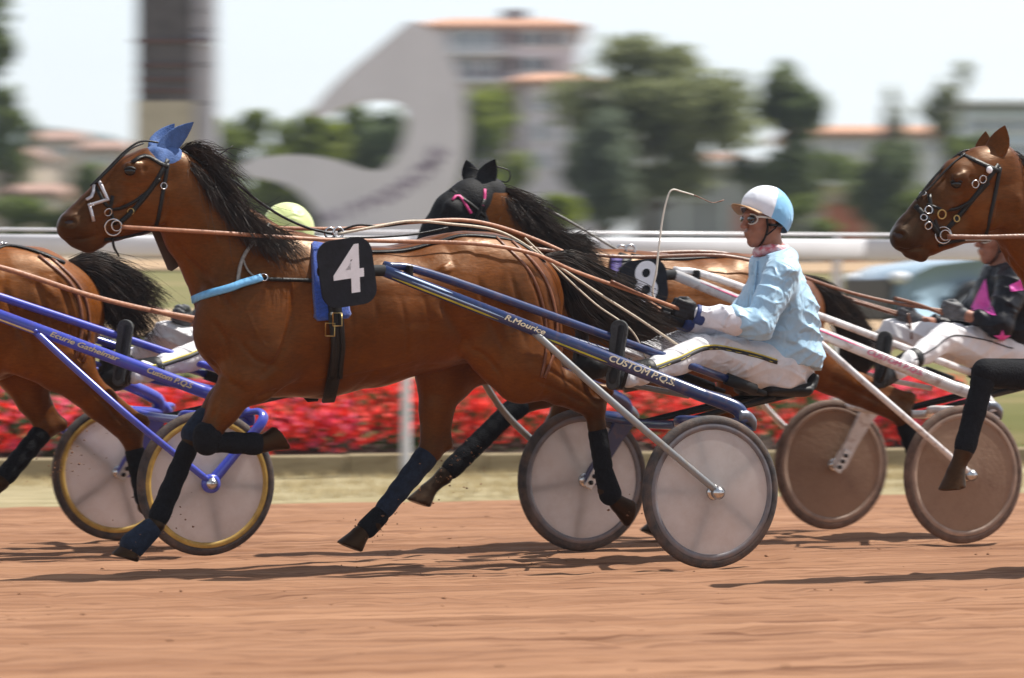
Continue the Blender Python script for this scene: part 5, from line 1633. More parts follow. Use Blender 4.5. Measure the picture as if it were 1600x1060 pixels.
def horse_lead():
    R = RIG_BLUE
    h = Horse(R, 0.009)
    h.chain([(-190, 500, 0, 108, 0.25), (-110, 505, 0, 106, 0.28), (-40, 497, 0, 102, 0.26), (10, 486, 0, 98, 0.24)], 0.04)
    h.chain([(-5, 472, 0, 82, 0.25), (48, 480, 0, 90, 0.23), (85, 490, 0, 80, 0.19)], 0.05)
    for sg in (1, -1):
        h.blob(10, 422, 0.07 * sg, 34, 0.11, 0.05, 70, 440, 0.08 * sg, 34, 0.10)
        dx = 0 if sg > 0 else -26
        h.blob(76 + dx, 482, 0.13 * sg, 66, 0.11, 0.045, 88 + dx, 545, 0.15 * sg, 62, 0.095)
        h.blob(108 + dx, 490, 0.12 * sg, 34, 0.075, 0.025, 112 + dx, 548, 0.135 * sg, 32, 0.065)
        h.blob(42 + dx, 540, 0.17 * sg, 50, 0.075, 0.05)
    l3 = h.hindleg((106, 578, 0.17), (206, 684, 0.15), (228, 790, 0.14), (262, 836, 0.14), (224, 660, 0.15), 0.95, 0.3)
    l4 = h.hindleg((28, 580, -0.16), (72, 668, -0.15), (2, 752, -0.14), (-40, 800, -0.14), (96, 664, -0.15), 0.95, 0.4)
    l1 = h.foreleg((-260, 592, 0.16), (-330, 690, 0.16), (-240, 694, 0.15), (-200, 690, 0.15), 0.95, 0.1)
    l2 = h.foreleg((-255, 590, -0.15), (-340, 676, -0.14), (-400, 815, -0.13), (-455, 866, -0.13), 1.0, 0.35)
    # the forehand, outside the picture
    h.chain([(-190, 500, 0, 108, 0.25), (-255, 500, 0, 112, 0.21)], 0.04)
    h.chain([(-250, 450, 0, 94, 0.16), (-300, 405, 0, 80, 0.12), (-345, 345, 0, 60, 0.095), (-372, 300, 0, 50, 0.08)], 0.06)
    h.chain([(-380, 285, 0, 36, 0.075), (-410, 300, 0, 46, 0.085), (-450, 325, 0, 36, 0.06), (-490, 352, 0, 28, 0.05)], 0.03, 0.2)
    for sg in (1, -1):
        h.blob(-270, 475, 0.13 * sg, 60, 0.095, 0.06, -250, 550, 0.15 * sg, 56, 0.085)
    h.finish('trotting_horse', 'bright bay trotter at the left edge pulling the cobalt blue sulky, hindquarters in view', C_BAY3, (-60, 872), 'trotting horses', None, [([(82, 425), (108, 480), (116, 540), (132, 575)], 0.012, 0.013), ([(0, 440), (25, 500), (50, 560)], 0.009, 0.018), ([(52, 430), (70, 485), (80, 545)], 0.007, 0.014), ([(122, 590), (165, 630), (200, 672)], 0.009, 0.011), ([(20, 425), (60, 440), (95, 470)], -0.006, 0.02)])
    ear(h, (-372, 268, 0.045), (-340, 222, 0.07), 0.045, C_BAY3); ear(h, (-380, 265, -0.045), (-362, 222, -0.07), 0.045, C_BAY3)
    (s3, k3, f3, t3), (s4, k4, f4, t4) = l3, l4
    h.wrap('leg_bandage', L_(k4, f4, 0.1), L_(k4, f4, 0.9), (0.05, 0.044), (0.047, 0.043), M_BANDAGE, 4)
    h.wrap('leg_bandage', L_(k3, f3, 0.2), L_(k3, f3, 0.9), (0.046, 0.04), (0.046, 0.042), M_BANDAGE, 4)
    h.strap('back_strap', [(-60, 388), (0, 384), (50, 392), (100, 412)], 0.024, M_LEATHER, 0.008, 0.003)
    h.strap('crupper_strap', [(60, 400), (108, 440), (126, 480), (128, 520), (118, 560)], 0.018, M_REIN_DK, 0.007, 0.002)
    h.strap('crupper_strap', [(80, 404), (122, 445), (138, 485), (140, 525), (130, 565)], 0.016, M_REIN_DK, 0.007, 0.002)
    h.ring('ring', 6, 384, 5, M_STEEL, 0.004, 0.012)
    hair(R, 'tail', [
        [(110, 408, 0.0), (145, 396, 0.0), (190, 412, 0.0), (232, 440, 0.02), (262, 462, 0.03)],
        [(113, 414, 0.02), (150, 412, 0.05), (192, 436, 0.06), (228, 470, 0.07), (250, 500, 0.07)],
        [(116, 422, 0.02), (150, 428, 0.06), (184, 458, 0.08), (212, 495, 0.09), (240, 530, 0.09)],
        [(118, 430, 0.0), (142, 440, 0.04), (168, 468, 0.07), (190, 500, 0.08), (210, 535, 0.08)],
        [(120, 438, -0.02), (134, 450, 0.0), (150, 475, 0.02), (162, 498, 0.03), (180, 520, 0.03)]], 1300, M_MANE, h.root, h.off, 0.0026, 0.022, seed=25, wig=0.016)
    hair(R, 'mane', [[(-350, 270, 0), (-320, 300, 0.1), (-290, 350, 0.15)], [(-280, 350, 0), (-255, 372, 0.1), (-230, 405, 0.18)]], 300, M_MANE, h.root, h.off, 0.0026, 0.02, seed=26)
    return h

def horse_last():
    R = RIG_LAST
    h = Horse(R, 0.008)
    # head
    h.chain([(1556, 258, 0, 34, 0.072), (1530, 270, 0, 38, 0.085), (1502, 286, 0, 38, 0.080), (1474, 312, 0, 33, 0.060)], 0.03, 0.2)
    h.chain([(1474, 312, 0, 33, 0.060), (1448, 338, 0, 30, 0.048), (1424, 362, 0, 27, 0.046)], 0.03, 0.8)
    h.chain([(1543, 316, 0, 44, 0.078), (1520, 342, 0, 34, 0.066), (1486, 362, 0, 22, 0.050), (1452, 382, 0, 18, 0.042)], 0.04, 0.1)
    h.blob(1424, 364, 0, 27, 0.050, 0.03, 1412, 372, 0, 22, 0.054, tint=0.95)
    h.blob(1408, 368, 0.026, 15, 0.028, 0.02, tint=0.9); h.blob(1408, 368, -0.026, 15, 0.028, 0.02, tint=0.9)
    h.blob(1422, 390, 0, 14, 0.034, 0.016, 1440, 398, 0, 12, 0.03, tint=0.8)
    for sg in (1, -1):
        h.blob(1543, 322, 0.060 * sg, 40, 0.028, 0.012)
        e = R(1499, 282, 0.076 * sg)
        h.sdf.seg(e + np.array((-0.012, 0, 0.012)), e + np.array((0.016, 0.004 * sg, 0.010)), (0.020, 0.014), (0.017, 0.012), 0.03, 0.8)
        q = R(1404, 366, 0.055 * sg)
        h.sdf.seg(q + np.array((0.003, 0, 0.004)), q + np.array((-0.018, 0, -0.004)), (0.018, 0.016), (0.012, 0.014), 0.008, op=-1)
        h.sdf.seg(R(1480, 322, 0.060 * sg), R(1446, 348, 0.048 * sg), 0.010, 0.008, 0.02, 0.2)
        h.sdf.seg(R(1408, 384, 0.052 * sg), R(1438, 390, 0.045 * sg), 0.0045, 0.004, 0.008, op=-1)
    # neck, chest, trunk (mostly outside the picture)
    h.chain([(1730, 470, 0, 104, 0.165), (1680, 425, 0, 88, 0.125), (1625, 362, 0, 70, 0.095), (1590, 315, 0, 57, 0.08), (1566, 280, 0, 42, 0.075)], 0.06)
    h.chain([(1735, 520, 0, 122, 0.215), (1815, 522, 0, 117, 0.265), (1900, 517, 0, 110, 0.285), (1990, 500, 0, 106, 0.26), (2070, 495, 0, 92, 0.22)], 0.05)
    for sg in (1, -1):
        h.blob(1690, 500, 0.12 * sg, 62, 0.095, 0.08, 1715, 565, 0.16 * sg, 60, 0.085)
        h.blob(1665, 540, 0.09 * sg, 52, 0.10, 0.05)
        h.blob(2090, 500, 0.13 * sg, 70, 0.10, 0.05, 2110, 560, 0.15 * sg, 60, 0.09)
    l1 = h.foreleg((1675, 590, 0.16), (1540, 580, 0.17), (1506, 706, 0.17), (1480, 768, 0.17), 0.8, 0.9)
    l2 = h.foreleg((1690, 600, -0.15), (1680, 720, -0.14), (1700, 840, -0.13), (1690, 888, -0.13), 1.0, 0.3)
    l3 = h.hindleg((2110, 590, 0.17), (2190, 670, 0.15), (2200, 790, 0.14), (2230, 840, 0.14), (2212, 648, 0.15), 0.95, 0.3)
    l4 = h.hindleg((2000, 590, -0.16), (1985, 720, -0.15), (1900, 830, -0.14), (1860, 870, -0.14), (2008, 705, -0.15), 0.95)
    h.finish('trotting_horse', 'bay trotter entering at the right edge, its head in a black bridle with silver rings', C_BAY4, (1850, 900), 'trotting horses', None, [([(1560, 385), (1590, 420), (1630, 470)], 0.012, 0.016), ([(1562, 312), (1556, 345), (1540, 366)], 0.009, 0.010), ([(1492, 318), (1462, 342)], -0.004, 0.006), ([(1500, 312), (1482, 338), (1466, 358)], -0.0028, 0.004), ([(1514, 276), (1520, 280)], 0.008, 0.012), ([(1482, 296), (1494, 302), (1508, 298)], 0.004, 0.005), ([(1520, 305), (1500, 340), (1480, 358)], 0.004, 0.008), ([(1402, 386), (1416, 392), (1444, 386)], 0.010, 0.0055), ([(1396, 372), (1400, 362), (1410, 359), (1419, 364), (1418, 374), (1409, 379), (1399, 378), (1396, 372)], -0.005, 0.0045), ([(1590, 300), (1600, 350)], -0.005, 0.02)])
    eye(h, 1494, 289)
    nostril(h, 1404, 368)
    ear(h, (1550, 246, 0.045), (1570, 196, 0.07), 0.052, C_BAY4, 'ear', (0.75, 0.7, 0.1))
    ear(h, (1532, 246, -0.045), (1540, 205, -0.06), 0.040, C_BAY4, 'ear', (0.75, 0.7, 0.1))
    br = h.strap('bridle', [(1560, 258), (1535, 292), (1505, 330), (1480, 358)], 0.022, M_LEATHER, 0.005, 0.002, mirror=True)
    h.strap('browband', [(1500, 242), (1520, 250), (1545, 262), (1562, 268)], 0.022, M_LEATHER, 0.006, 0.002, br)
    h.strap('throat_latch', [(1562, 262), (1554, 305), (1545, 345), (1538, 372)], 0.018, M_LEATHER, 0.005, 0.003, br)
    h.strap('noseband', [(1430, 322), (1442, 334), (1456, 352), (1468, 368)], 0.024, M_LEATHER, 0.006, 0.002, br)
    h.strap('cheek_strap', [(1452, 304), (1455, 330), (1468, 366)], 0.018, M_LEATHER, 0.005, 0.002, br)
    h.strap('cheek_strap', [(1448, 320), (1480, 330), (1512, 320), (1545, 285)], 0.015, M_LEATHER, 0.004, 0.002, br)
    h.strap('chin_strap', [(1466, 384), (1484, 378), (1510, 374)], 0.014, M_LEATHER, 0.006, 0.002, br)
    for px, py, r, m_ in ((1473, 368, 13, M_STEEL), (1476, 368, 8, M_STEEL), (1449, 352, 6, M_STEEL), (1443, 341, 5, M_STEEL), (1450, 329, 6, M_STEEL), (1470, 335, 7, M_BRASS), (1493, 342, 5, M_BRASS), (1522, 288, 6, M_STEEL), (1534, 280, 6, M_STEEL), (1443, 305, 5, M_STEEL)):
        h.ring('bit_ring' if r > 7 else 'buckle', px, py, r, m_, 0.003, 0.010, br)
    p, n = h.hit(1544, 266)
    MB().ball(p + n * 0.012, (0.016, 0.008, 0.016), 12).build('rosette', M_WHITEPRINT, br)
    MB().tube([R(*q) for q in ((1432, 312, 0.02), (1452, 286, 0.01), (1478, 258, 0.0), (1506, 236, 0.0), (1535, 238, 0.0))], 0.0045, 7, 6).build('overcheck', M_LEATHER, br)
    MB().tube([R(*q) for q in ((1432, 312, 0.04), (1456, 290, 0.04), (1484, 260, 0.04), (1508, 240, 0.03))], 0.0045, 7, 6).build('overcheck', M_LEATHER, br)
    MB().box(R(1528, 374, 0.085), (0.13, 0.012, 0.020), bev=0.004).build('rein_plate', M_STEEL, br)
    (e1, k1, f1, t1) = l1
    h.wrap('knee_boot', L_(k1, e1, 0.5), L_(k1, f1, 0.02), (0.068, 0.062), (0.062, 0.056), M_BANDAGE)
    h.wrap('leg_bandage', L_(k1, f1, 0.06), L_(k1, f1, 0.95), (0.052, 0.046), (0.047, 0.043), M_BANDAGE, 3)
    hair(R, 'mane', [
        [(1560, 236, 0.0), (1580, 240, 0.03), (1605, 258, 0.05), (1640, 290, 0.06)],
        [(1575, 250, 0.0), (1598, 262, 0.05), (1630, 290, 0.08), (1670, 330, 0.1)],
        [(1600, 280, 0.0), (1630, 300, 0.08), (1660, 330, 0.1), (1700, 370, 0.13)],
        [(1650, 330, 0.0), (1680, 350, 0.08), (1710, 375, 0.12), (1750, 410, 0.15)]], 700, M_MANE, h.root, h.off, 0.0024, 0.02, seed=33, lmin=0.5)
    hair(R, 'tail', [[(2150, 420, 0.0), (2190, 420, 0.0), (2250, 480, 0.0), (2300, 540, 0.0)], [(2155, 440, 0.0), (2190, 450, 0.03), (2230, 510, 0.05), (2270, 570, 0.05)]], 300, M_MANE, h.root, h.off, 0.003, 0.03, seed=35)
    return h
H8 = horse_eight()
HL = horse_lead()
HR = horse_last()
# ------------------------------------------------------------------ racing sulkies
M_RUBBER = pmat('tyre_rubber', (0.030, 0.028, 0.030), 0.75, 0.5, 30, 0.3, 200)
M_RUBBERDUST = pmat('dusty_tyre_rubber', (0.12, 0.075, 0.055), 0.85, 0.4, 20, 0.3, 200)
M_RIM = pmat('grey_rim', (0.13, 0.125, 0.14), 0.4, 0.2, 30)
M_RIMGOLD = pmat('ochre_rim', (0.42, 0.27, 0.06), 0.5, 0.25, 30)
M_RIMDUST = pmat('dusty_rim', (0.30, 0.21, 0.16), 0.7, 0.3, 12)
M_DISC = pmat('white_wheel_disc', (0.82, 0.77, 0.75), 0.35, 0.0, 5, col2=(0.88, 0.85, 0.84), trans=0.6)
M_DISCBROWN = pmat('sand_coated_wheel_disc', (0.30, 0.19, 0.125), 0.7, 0, 6, 0.2, 40, col2=(0.42, 0.28, 0.19), trans=0.25)
M_SPOKE = pmat('spoke_grey', (0.10, 0.10, 0.11), 0.5, 0.2, 20)
M_ALU = pmat('brushed_aluminium', (0.52, 0.53, 0.55), 0.35, 0.2, 40, metal=1.0)
M_BRK = pmat('dull_bracket', (0.16, 0.17, 0.20), 0.4, 0.3, 20, metal=0.6)
M_BLACKPL = pmat('black_plastic', (0.008, 0.008, 0.009), 0.55, 0.3, 30, 0.1, spec=0.3)

def paint(name, c, mud=(0.22, 0.12, 0.075), amount=0.35):
    m = pmat(name, c, 0.28, 0.12, 9, coat=0.4)
    nt = m.node_tree
    b = nt.nodes['Principled BSDF']
    src = b.inputs['Base Color'].links[0].from_socket
    nz = nt.nodes.new('ShaderNodeTexNoise'); nz.inputs['Scale'].default_value = 26; nz.inputs['Detail'].default_value = 8
    tc = nt.nodes.new('ShaderNodeTexCoord'); nt.links.new(tc.outputs['Object'], nz.inputs['Vector'])
    rp = nt.nodes.new('ShaderNodeMapRange')
    rp.inputs['From Min'].default_value = 0.52; rp.inputs['From Max'].default_value = 0.75
    rp.inputs['To Max'].default_value = amount
    nt.links.new(nz.outputs['Fac'], rp.inputs['Value'])
    mx = nt.nodes.new('ShaderNodeMix'); mx.data_type = 'RGBA'
    nt.links.new(rp.outputs[0], mx.inputs['Factor']); nt.links.new(src, mx.inputs['A'])
    mx.inputs['B'].default_value = (*mud, 1)
    nt.links.new(mx.outputs['Result'], b.inputs['Base Color'])
    return m

def dirty(m, mud, lo, hi, amount, scale=5):
    nt = m.node_tree
    b = nt.nodes['Principled BSDF']
    src = b.inputs['Base Color'].links[0].from_socket
    tc = nt.nodes.new('ShaderNodeTexCoord')
    nz = nt.nodes.new('ShaderNodeTexNoise'); nz.inputs['Scale'].default_value = scale; nz.inputs['Detail'].default_value = 9; nz.inputs['Roughness'].default_value = 0.7
    nt.links.new(tc.outputs['Object'], nz.inputs['Vector'])
    rp = nt.nodes.new('ShaderNodeMapRange')
    rp.inputs['From Min'].default_value = lo; rp.inputs['From Max'].default_value = hi; rp.inputs['To Max'].default_value = amount
    nt.links.new(nz.outputs['Fac'], rp.inputs['Value'])
    mx = nt.nodes.new('ShaderNodeMix'); mx.data_type = 'RGBA'
    nt.links.new(rp.outputs[0], mx.inputs['Factor']); nt.links.new(src, mx.inputs['A'])
    mx.inputs['B'].default_value = (*mud, 1)
    nt.links.new(mx.outputs['Result'], b.inputs['Base Color'])
    for l in list(nt.links):
        if l.to_node.type == 'BSDF_TRANSLUCENT' and l.to_socket.name == 'Color':
            nt.links.new(mx.outputs['Result'], l.to_socket)
    return m
dirty(M_DISC, (0.42, 0.28, 0.20), 0.45, 0.75, 0.30, 6)
dirty(M_DISCBROWN, (0.20, 0.11, 0.07), 0.45, 0.7, 0.7, 6)
dirty(M_RUBBER, (0.20, 0.12, 0.08), 0.4, 0.7, 0.6, 9)
dirty(M_RIM, (0.26, 0.16, 0.11), 0.45, 0.75, 0.5, 9)
WR = 0.3435
WHEEL_MESH = {}
def wheel(rig_root, y, style, outer_sign, off):
    """wheel thing part: tyre, rim, two cover discs, spokes between them, hub"""
    rub, rim, disc = style
    W = bpy.data.objects.new('wheel', None)
    W.location = (off[0], y, WR)
    W.empty_display_size = 0.1
    link(W, rig_root)
    key = (rub.name, rim.name, disc.name)
    if key not in WHEEL_MESH:
        ty = MB().lathe([(WR - 0.028 + 0.0235 * 1.18 * math.cos(a), 0.0205 * math.sin(a)) for a in np.linspace(-1.9, 1.9, 15)] , (0, 0, 0), n=72)
        rm = MB().lathe([(WR - 0.036, 0.017), (WR - 0.040, 0.020), (WR - 0.052, 0.0205), (WR - 0.064, 0.019), (WR - 0.064, -0.019), (WR - 0.052, -0.0205), (WR - 0.040, -0.020), (WR - 0.036, -0.017)], (0, 0, 0), n=72, closed=True)
        dc = MB()
        for sg in (1, -1):
            dc.lathe([(WR - 0.063, 0.0165 * sg), (0.2, 0.021 * sg), (0.1, 0.027 * sg), (0.03, 0.031 * sg)], (0, 0, 0), n=72)
        sp = MB()
        for k in range(5):
            a = 2 * math.pi * (k + 0.3) / 5
            e = np.array((math.cos(a), 0, math.sin(a))); f = np.array((-math.sin(a), 0, math.cos(a)))
            sp.box(e * 0.155, (0.25, 0.034, 0.016), ax=(e, f, np.array((0, 1.0, 0))))
        hb = MB().lathe([(0.0, 0.048), (0.018, 0.048), (0.024, 0.043), (0.034, 0.038), (0.036, 0.03), (0.022, 0.026), (0.022, -0.026), (0.036, -0.03), (0.034, -0.038), (0.024, -0.043), (0.018, -0.048), (0.0, -0.048)], (0, 0, 0), n=24)
        ob = [ty.build('tyre', rub), rm.build('rim', rim), dc.build('disc', disc), sp.build('spokes', M_SPOKE), hb.build('hub', M_STEEL)]
        WHEEL_MESH[key] = [o.data for o in ob]
        for o in ob: bpy.data.objects.remove(o)
    for nm, me in zip(('tyre', 'rim', 'disc', 'spokes', 'hub'), WHEEL_MESH[key]):
        o = bpy.data.objects.new(nm, me)
        link(o, W)
    W.rotation_euler = (0, random.uniform(0, 6), 0)
    return W

RM = RIG_MAIN
P_FRONT = RM(498, 424, 0.37); P_MID = RM(600, 423, 0.37)
P_REAR = RM(1095, 617, 0.50); P_B1 = RM(1132, 630, 0.545); P_B2 = RM(1155, 642, 0.57); P_B3 = RM(1162, 662, 0.585)
Q_FRONT = RM(600, 414, 0.34); Q_MID = RM(700, 437, 0.325); Q_REAR = RM(1135, 592, 0.22); Q_END = RM(1184, 611, 0.205)
S_TOP = RM(834, 519, 0.435)

def sulky(rig, label, paintm, inner, wheelstyle, texts, text_col, stripe=None, strutm=None, forkm=None, front=True, outside_fork=False):
    """two-wheeled racing sulky in the team's frame"""
    w = rig.world((0, 0, 0))
    root = thing('sulky', label, 'sulky', (w[0], w[1], 0), RZ, 'racing sulkies')
    fl = lambda p, sg: np.array((p[0], p[1] * sg, p[2]))
    strutm = strutm or paintm
    forkm = forkm or paintm
    near_shaft = None
    for sg in (1, -1):
        pts = [fl(p, sg) for p in (P_FRONT, P_MID, P_REAR, P_B1, P_B2, P_B3)]
        sh = MB().tube([pts[0], pts[1]], [0.022, 0.026], 14).build('shaft_tip', M_BLACKPL, root)
        main = [pts[1], pts[2]] + catmull(pts[2:], 6)[1:]
        sh = MB().tube(main, [0.026, 0.031] + [0.031 + 0.002 * math.sin(i / 18 * 3.1) for i in range(len(main) - 2)], 18).build('shaft', paintm, root)
        if sg > 0: near_shaft = sh
        else: far_shaft = sh
        inn = MB().tube([fl(p, sg) for p in (Q_FRONT, Q_MID, Q_REAR)], [0.017, 0.019, 0.019], 14, 8).build('inner_tube', inner, root)
        g0, g1 = fl(Q_REAR, sg), fl(Q_END, sg)
        MB().tube([g0, g0 + (g1 - g0) * 0.9], [0.028, 0.027], 14).tube([g0 + (g1 - g0) * 0.9, g1 + (g1 - g0) * 0.25], [0.013, 0.013], 10).build('rubber_sleeve', M_BLACKPL, inn)
        # clamp joining both tubes near the front
        c = fl(RM(638, 430, 0.36), sg)
        MB().box(c, (0.02, 0.07, 0.085), bev=0.004).build('clamp', M_BLACKPL, sh)
        # outside strut with a lug at the shaft
        hub = np.array((0.0, sg * 0.722, WR))
        st = MB().tube([fl(S_TOP, sg), fl(RM(905, 583, 0.55), sg), fl(RM(1000, 666, 0.685), sg), hub + np.array((0.012, 0, 0.012))], [0.0165] * 4, 12, 8).build('strut', strutm, root)
        lug = fl(S_TOP, sg)
        MB().box(lug + np.array((0.028, 0.0, 0.016)), (0.10, 0.020, 0.030), ax=((0.93, 0, 0.36), (0, 1, 0), (-0.36, 0, 0.93)), bev=0.006).ball(lug + np.array((0, 0.018 * sg, 0)), 0.012, 10).build('lug', paintm, st)
        MB().lathe([(0, 0.03), (0.016, 0.03), (0.02, 0.02), (0.03, 0.012), (0.03, -0.012), (0, -0.012)], hub, (0, sg, 0), 20).build('hub_nut', M_STEEL, st)
        # inside fork: flat blade from the shaft end down to the hub
        a = fl(P_B3, sg); b = np.array((-0.005, sg * 0.595, WR - 0.02))
        d = (b - a) / np.linalg.norm(b - a); sd = np.cross(d, (0, 1, 0)); 
        V = []
        for t, wd, thk in ((0, 0.050, 0.028), (0.25, 0.040, 0.022), (0.6, 0.034, 0.018), (0.82, 0.040, 0.018), (0.95, 0.036, 0.018), (1.0, 0.02, 0.016)):
            c = a + (b - a) * t
            V += [c + sd * wd + np.array((0, thk / 2, 0)), c - sd * wd + np.array((0, thk / 2, 0)), c - sd * wd - np.array((0, thk / 2, 0)), c + sd * wd - np.array((0, thk / 2, 0))]
        Fc = [(0, 1, 2, 3), (23, 22, 21, 20)]
        for i in range(5):
            Fc += [(i * 4 + k, i * 4 + 4 + k, i * 4 + 4 + (k + 1) % 4, i * 4 + (k + 1) % 4) for k in range(4)]
        fk = MB().add(V, Fc, False).build('fork', forkm, root)
        hp = b - d * 0.045 - np.array((0, sg * 0.012, 0))
        q = MB().box(hp, (0.13, 0.05, 0.008), ax=(d, sd, np.array((0, 1.0, 0))), bev=0.003).build('hub_plate', M_ALU, fk)
        for t in (-0.035, 0.0, 0.035):
            MB().lathe([(0, -0.012), (0.011, -0.012), (0.011, 0.0)], hp + d * t, (0, sg, 0), 12).build('bolt', M_BLACKPL, q)
        # bracket and mudguard tip at the shaft end
        MB().tube([a + np.array((0.03, 0, 0.035)), a + np.array((-0.01, 0, 0.03)), a + np.array((-0.04, 0, 0.005)), a + np.array((-0.05, 0, -0.035))], [0.030, 0.032, 0.026, 0.012], 12, 5).build('bracket', M_BRK if not outside_fork else paintm, fk)
        if outside_fork:
            aa, bb = a + np.array((-0.06, sg * 0.10, -0.02)), np.array((0.0, sg * 0.705, WR))
            ov = MB().tube([a + np.array((0.0, 0, 0.02)), a + np.array((-0.07, sg * 0.05, 0.03)), aa, aa + (bb - aa) * 0.5, bb], [0.026, 0.028, 0.026, 0.024, 0.028], 12, 6, flat=0.6).build('outer_fork', paintm, root)
            MB().lathe([(0, 0.03), (0.03, 0.03), (0.045, 0.02), (0.045, 0.0)], bb, (0, sg, 0), 20).build('hub_plate', paintm, ov)
        wheel(root, 0.65 * sg, wheelstyle, sg, (0, 0, 0))
    # arch carrying the seat
    ar = [fl(P_B3, 1) + np.array((0.0, -0.01, 0.0)), np.array((0.02, 0.42, 0.66)), np.array((-0.06, 0.2, 0.63)), np.array((-0.06, -0.2, 0.63)), np.array((0.02, -0.42, 0.66)), fl(P_B3, -1) + np.array((0.0, 0.01, 0.0))]
    MB().tube(ar, 0.021, 12, 8).build('arch', forkm, root)
    # cross bar under the drivers's knees, to which the inner tubes and foot rests are fixed
    for sg in (1, -1):
        f0 = fl(RM(975, 600, 0.36), sg)
        fr = MB().tube([fl(RM(985, 560, 0.42), sg), fl(RM(975, 598, 0.40), sg), fl(RM(972, 606, 0.30), sg), fl(RM(985, 590, 0.26), sg)], 0.009, 8, 6).build('foot_rest', M_BLACKPL, root)
        MB().tube([fl(RM(940, 560, 0.30), sg) , fl(RM(1050, 600, 0.26), sg), fl(RM(1140, 622, 0.20), sg)], 0.014, 10, 6).build('cradle_tube', strutm, root)
    seat = SDF(0.008)
    s0 = RM(1208, 609, 0.0)
    seat.seg(s0 + np.array((0.10, 0.10, 0.0)), s0 + np.array((-0.10, 0.10, 0.0)), (0.030, 0.09), (0.034, 0.09), 0.03)
    seat.seg(s0 + np.array((0.10, -0.10, 0.0)), s0 + np.array((-0.10, -0.10, 0.0)), (0.030, 0.09), (0.034, 0.09), 0.03)
    seat.seg(s0 + np.array((-0.14, 0.08, 0.02)), s0 + np.array((-0.16, 0.08, 0.06)), (0.026, 0.08), (0.02, 0.07), 0.03)
    seat.seg(s0 + np.array((-0.14, -0.08, 0.02)), s0 + np.array((-0.16, -0.08, 0.06)), (0.026, 0.08), (0.02, 0.07), 0.03)
    so = add_obj('seat', seat.mesh('seat'), M_BLACKPL, root)
    MB().tube([s0 + np.array((0.06, 0.12, -0.03)), np.array((-0.06, 0.15, 0.63))], 0.014, 8).tube([s0 + np.array((0.06, -0.12, -0.03)), np.array((-0.06, -0.15, 0.63))], 0.014, 8).tube([s0 + np.array((-0.12, 0.1, -0.01)), np.array((-0.06, 0.12, 0.63))], 0.012, 8).tube([s0 + np.array((-0.12, -0.1, -0.01)), np.array((-0.06, -0.12, 0.63))], 0.012, 8).build('seat_post', M_BLACKPL, so)
    # lettering and stripes on the near shaft
    a, b = P_MID, P_REAR
    d = (b - a); Ls = np.linalg.norm(d); d = d / Ls
    up = np.array((0, 0, 1.0)); up -= d * (up @ d); up /= np.linalg.norm(up)
    nn = np.cross(d, up)
    for txt, pxc, size, wpx in texts:
        t = (pxc - 600) / (1095 - 600)
        c = a + (b - a) * t + nn * (0.0262 + 0.005 * t + 0.0045)
        lo_ = text_mesh(txt, size, 'lettering', text_col, near_shaft, c, d, up, 0.0006, 0.25, 0.0, width=wpx / 345.0 / 0.9)
        me_ = lo_.data                                  # embolden: a second, slightly shifted layer of the same glyphs
        nv = len(me_.vertices); co = np.zeros(nv * 3, np.float32); me_.vertices.foreach_get('co', co); co = co.reshape(-1, 3)
        fs = [tuple(p_.vertices) for p_ in me_.polygons]
        VV = np.concatenate([co + (d * k_ * 0.0011 + up * j_ * 0.0007 + nn * q_ * 0.0003)[None] for q_, (k_, j_) in enumerate(((-1, 0), (1, 0), (0, 1), (0, -1)))])
        nm_ = bpy.data.meshes.new('lettering'); nm_.from_pydata([tuple(v_) for v_ in VV], [], [tuple(i_ + q_ * nv for i_ in f_) for q_ in range(4) for f_ in fs])
        nm_.materials.append(text_col); lo_.data = nm_
    if stripe:
        for (p0, p1, an, wd, mt) in stripe:
            Q = [a + (b - a) * ((p - 600) / 495.0) for p in np.linspace(p0, p1, 8)]
            rad = np.array([0.0262 + 0.005 * (p - 600) / 495 for p in np.linspace(p0, p1, 8)]) + 0.0012
            dirn = math.cos(an) * nn + math.sin(an) * up
            for sg, prt in ((1, near_shaft), (-1, far_shaft)):
                MB().ribbon([fl(q + dirn * r, sg) for q, r in zip(Q, rad)], [fl(dirn, sg)] * 8, [0.002] + [wd] * 6 + [0.002], 0.0006).build('stripe', mt, prt)
    return root

M_NAVY = paint('navy_paint', (0.012, 0.030, 0.115), amount=0.3)
M_COBALT = paint('cobalt_paint', (0.045, 0.065, 0.42), amount=0.25)
M_WHITEP = paint('white_paint', (0.68, 0.66, 0.66), (0.25, 0.13, 0.08), 0.75)
M_STEELP = paint('worn_strut', (0.20, 0.21, 0.22), (0.22, 0.15, 0.06), 0.6)
M_GOLDTXT = pmat('gold_print', (0.72, 0.62, 0.34), 0.5, 0.1, 40)
M_CREAMTXT = pmat('cream_print', (0.75, 0.70, 0.52), 0.5, 0.1, 40)
M_PINKTXT = pmat('pink_print', (0.62, 0.10, 0.22), 0.5, 0.15, 40)
M_YSTRIPE = pmat('yellow_green_stripe', (0.46, 0.44, 0.05), 0.45, 0.25, 10)
M_LBSTRIPE = pmat('pale_blue_stripe', (0.30, 0.42, 0.62), 0.4, 0.2, 10)

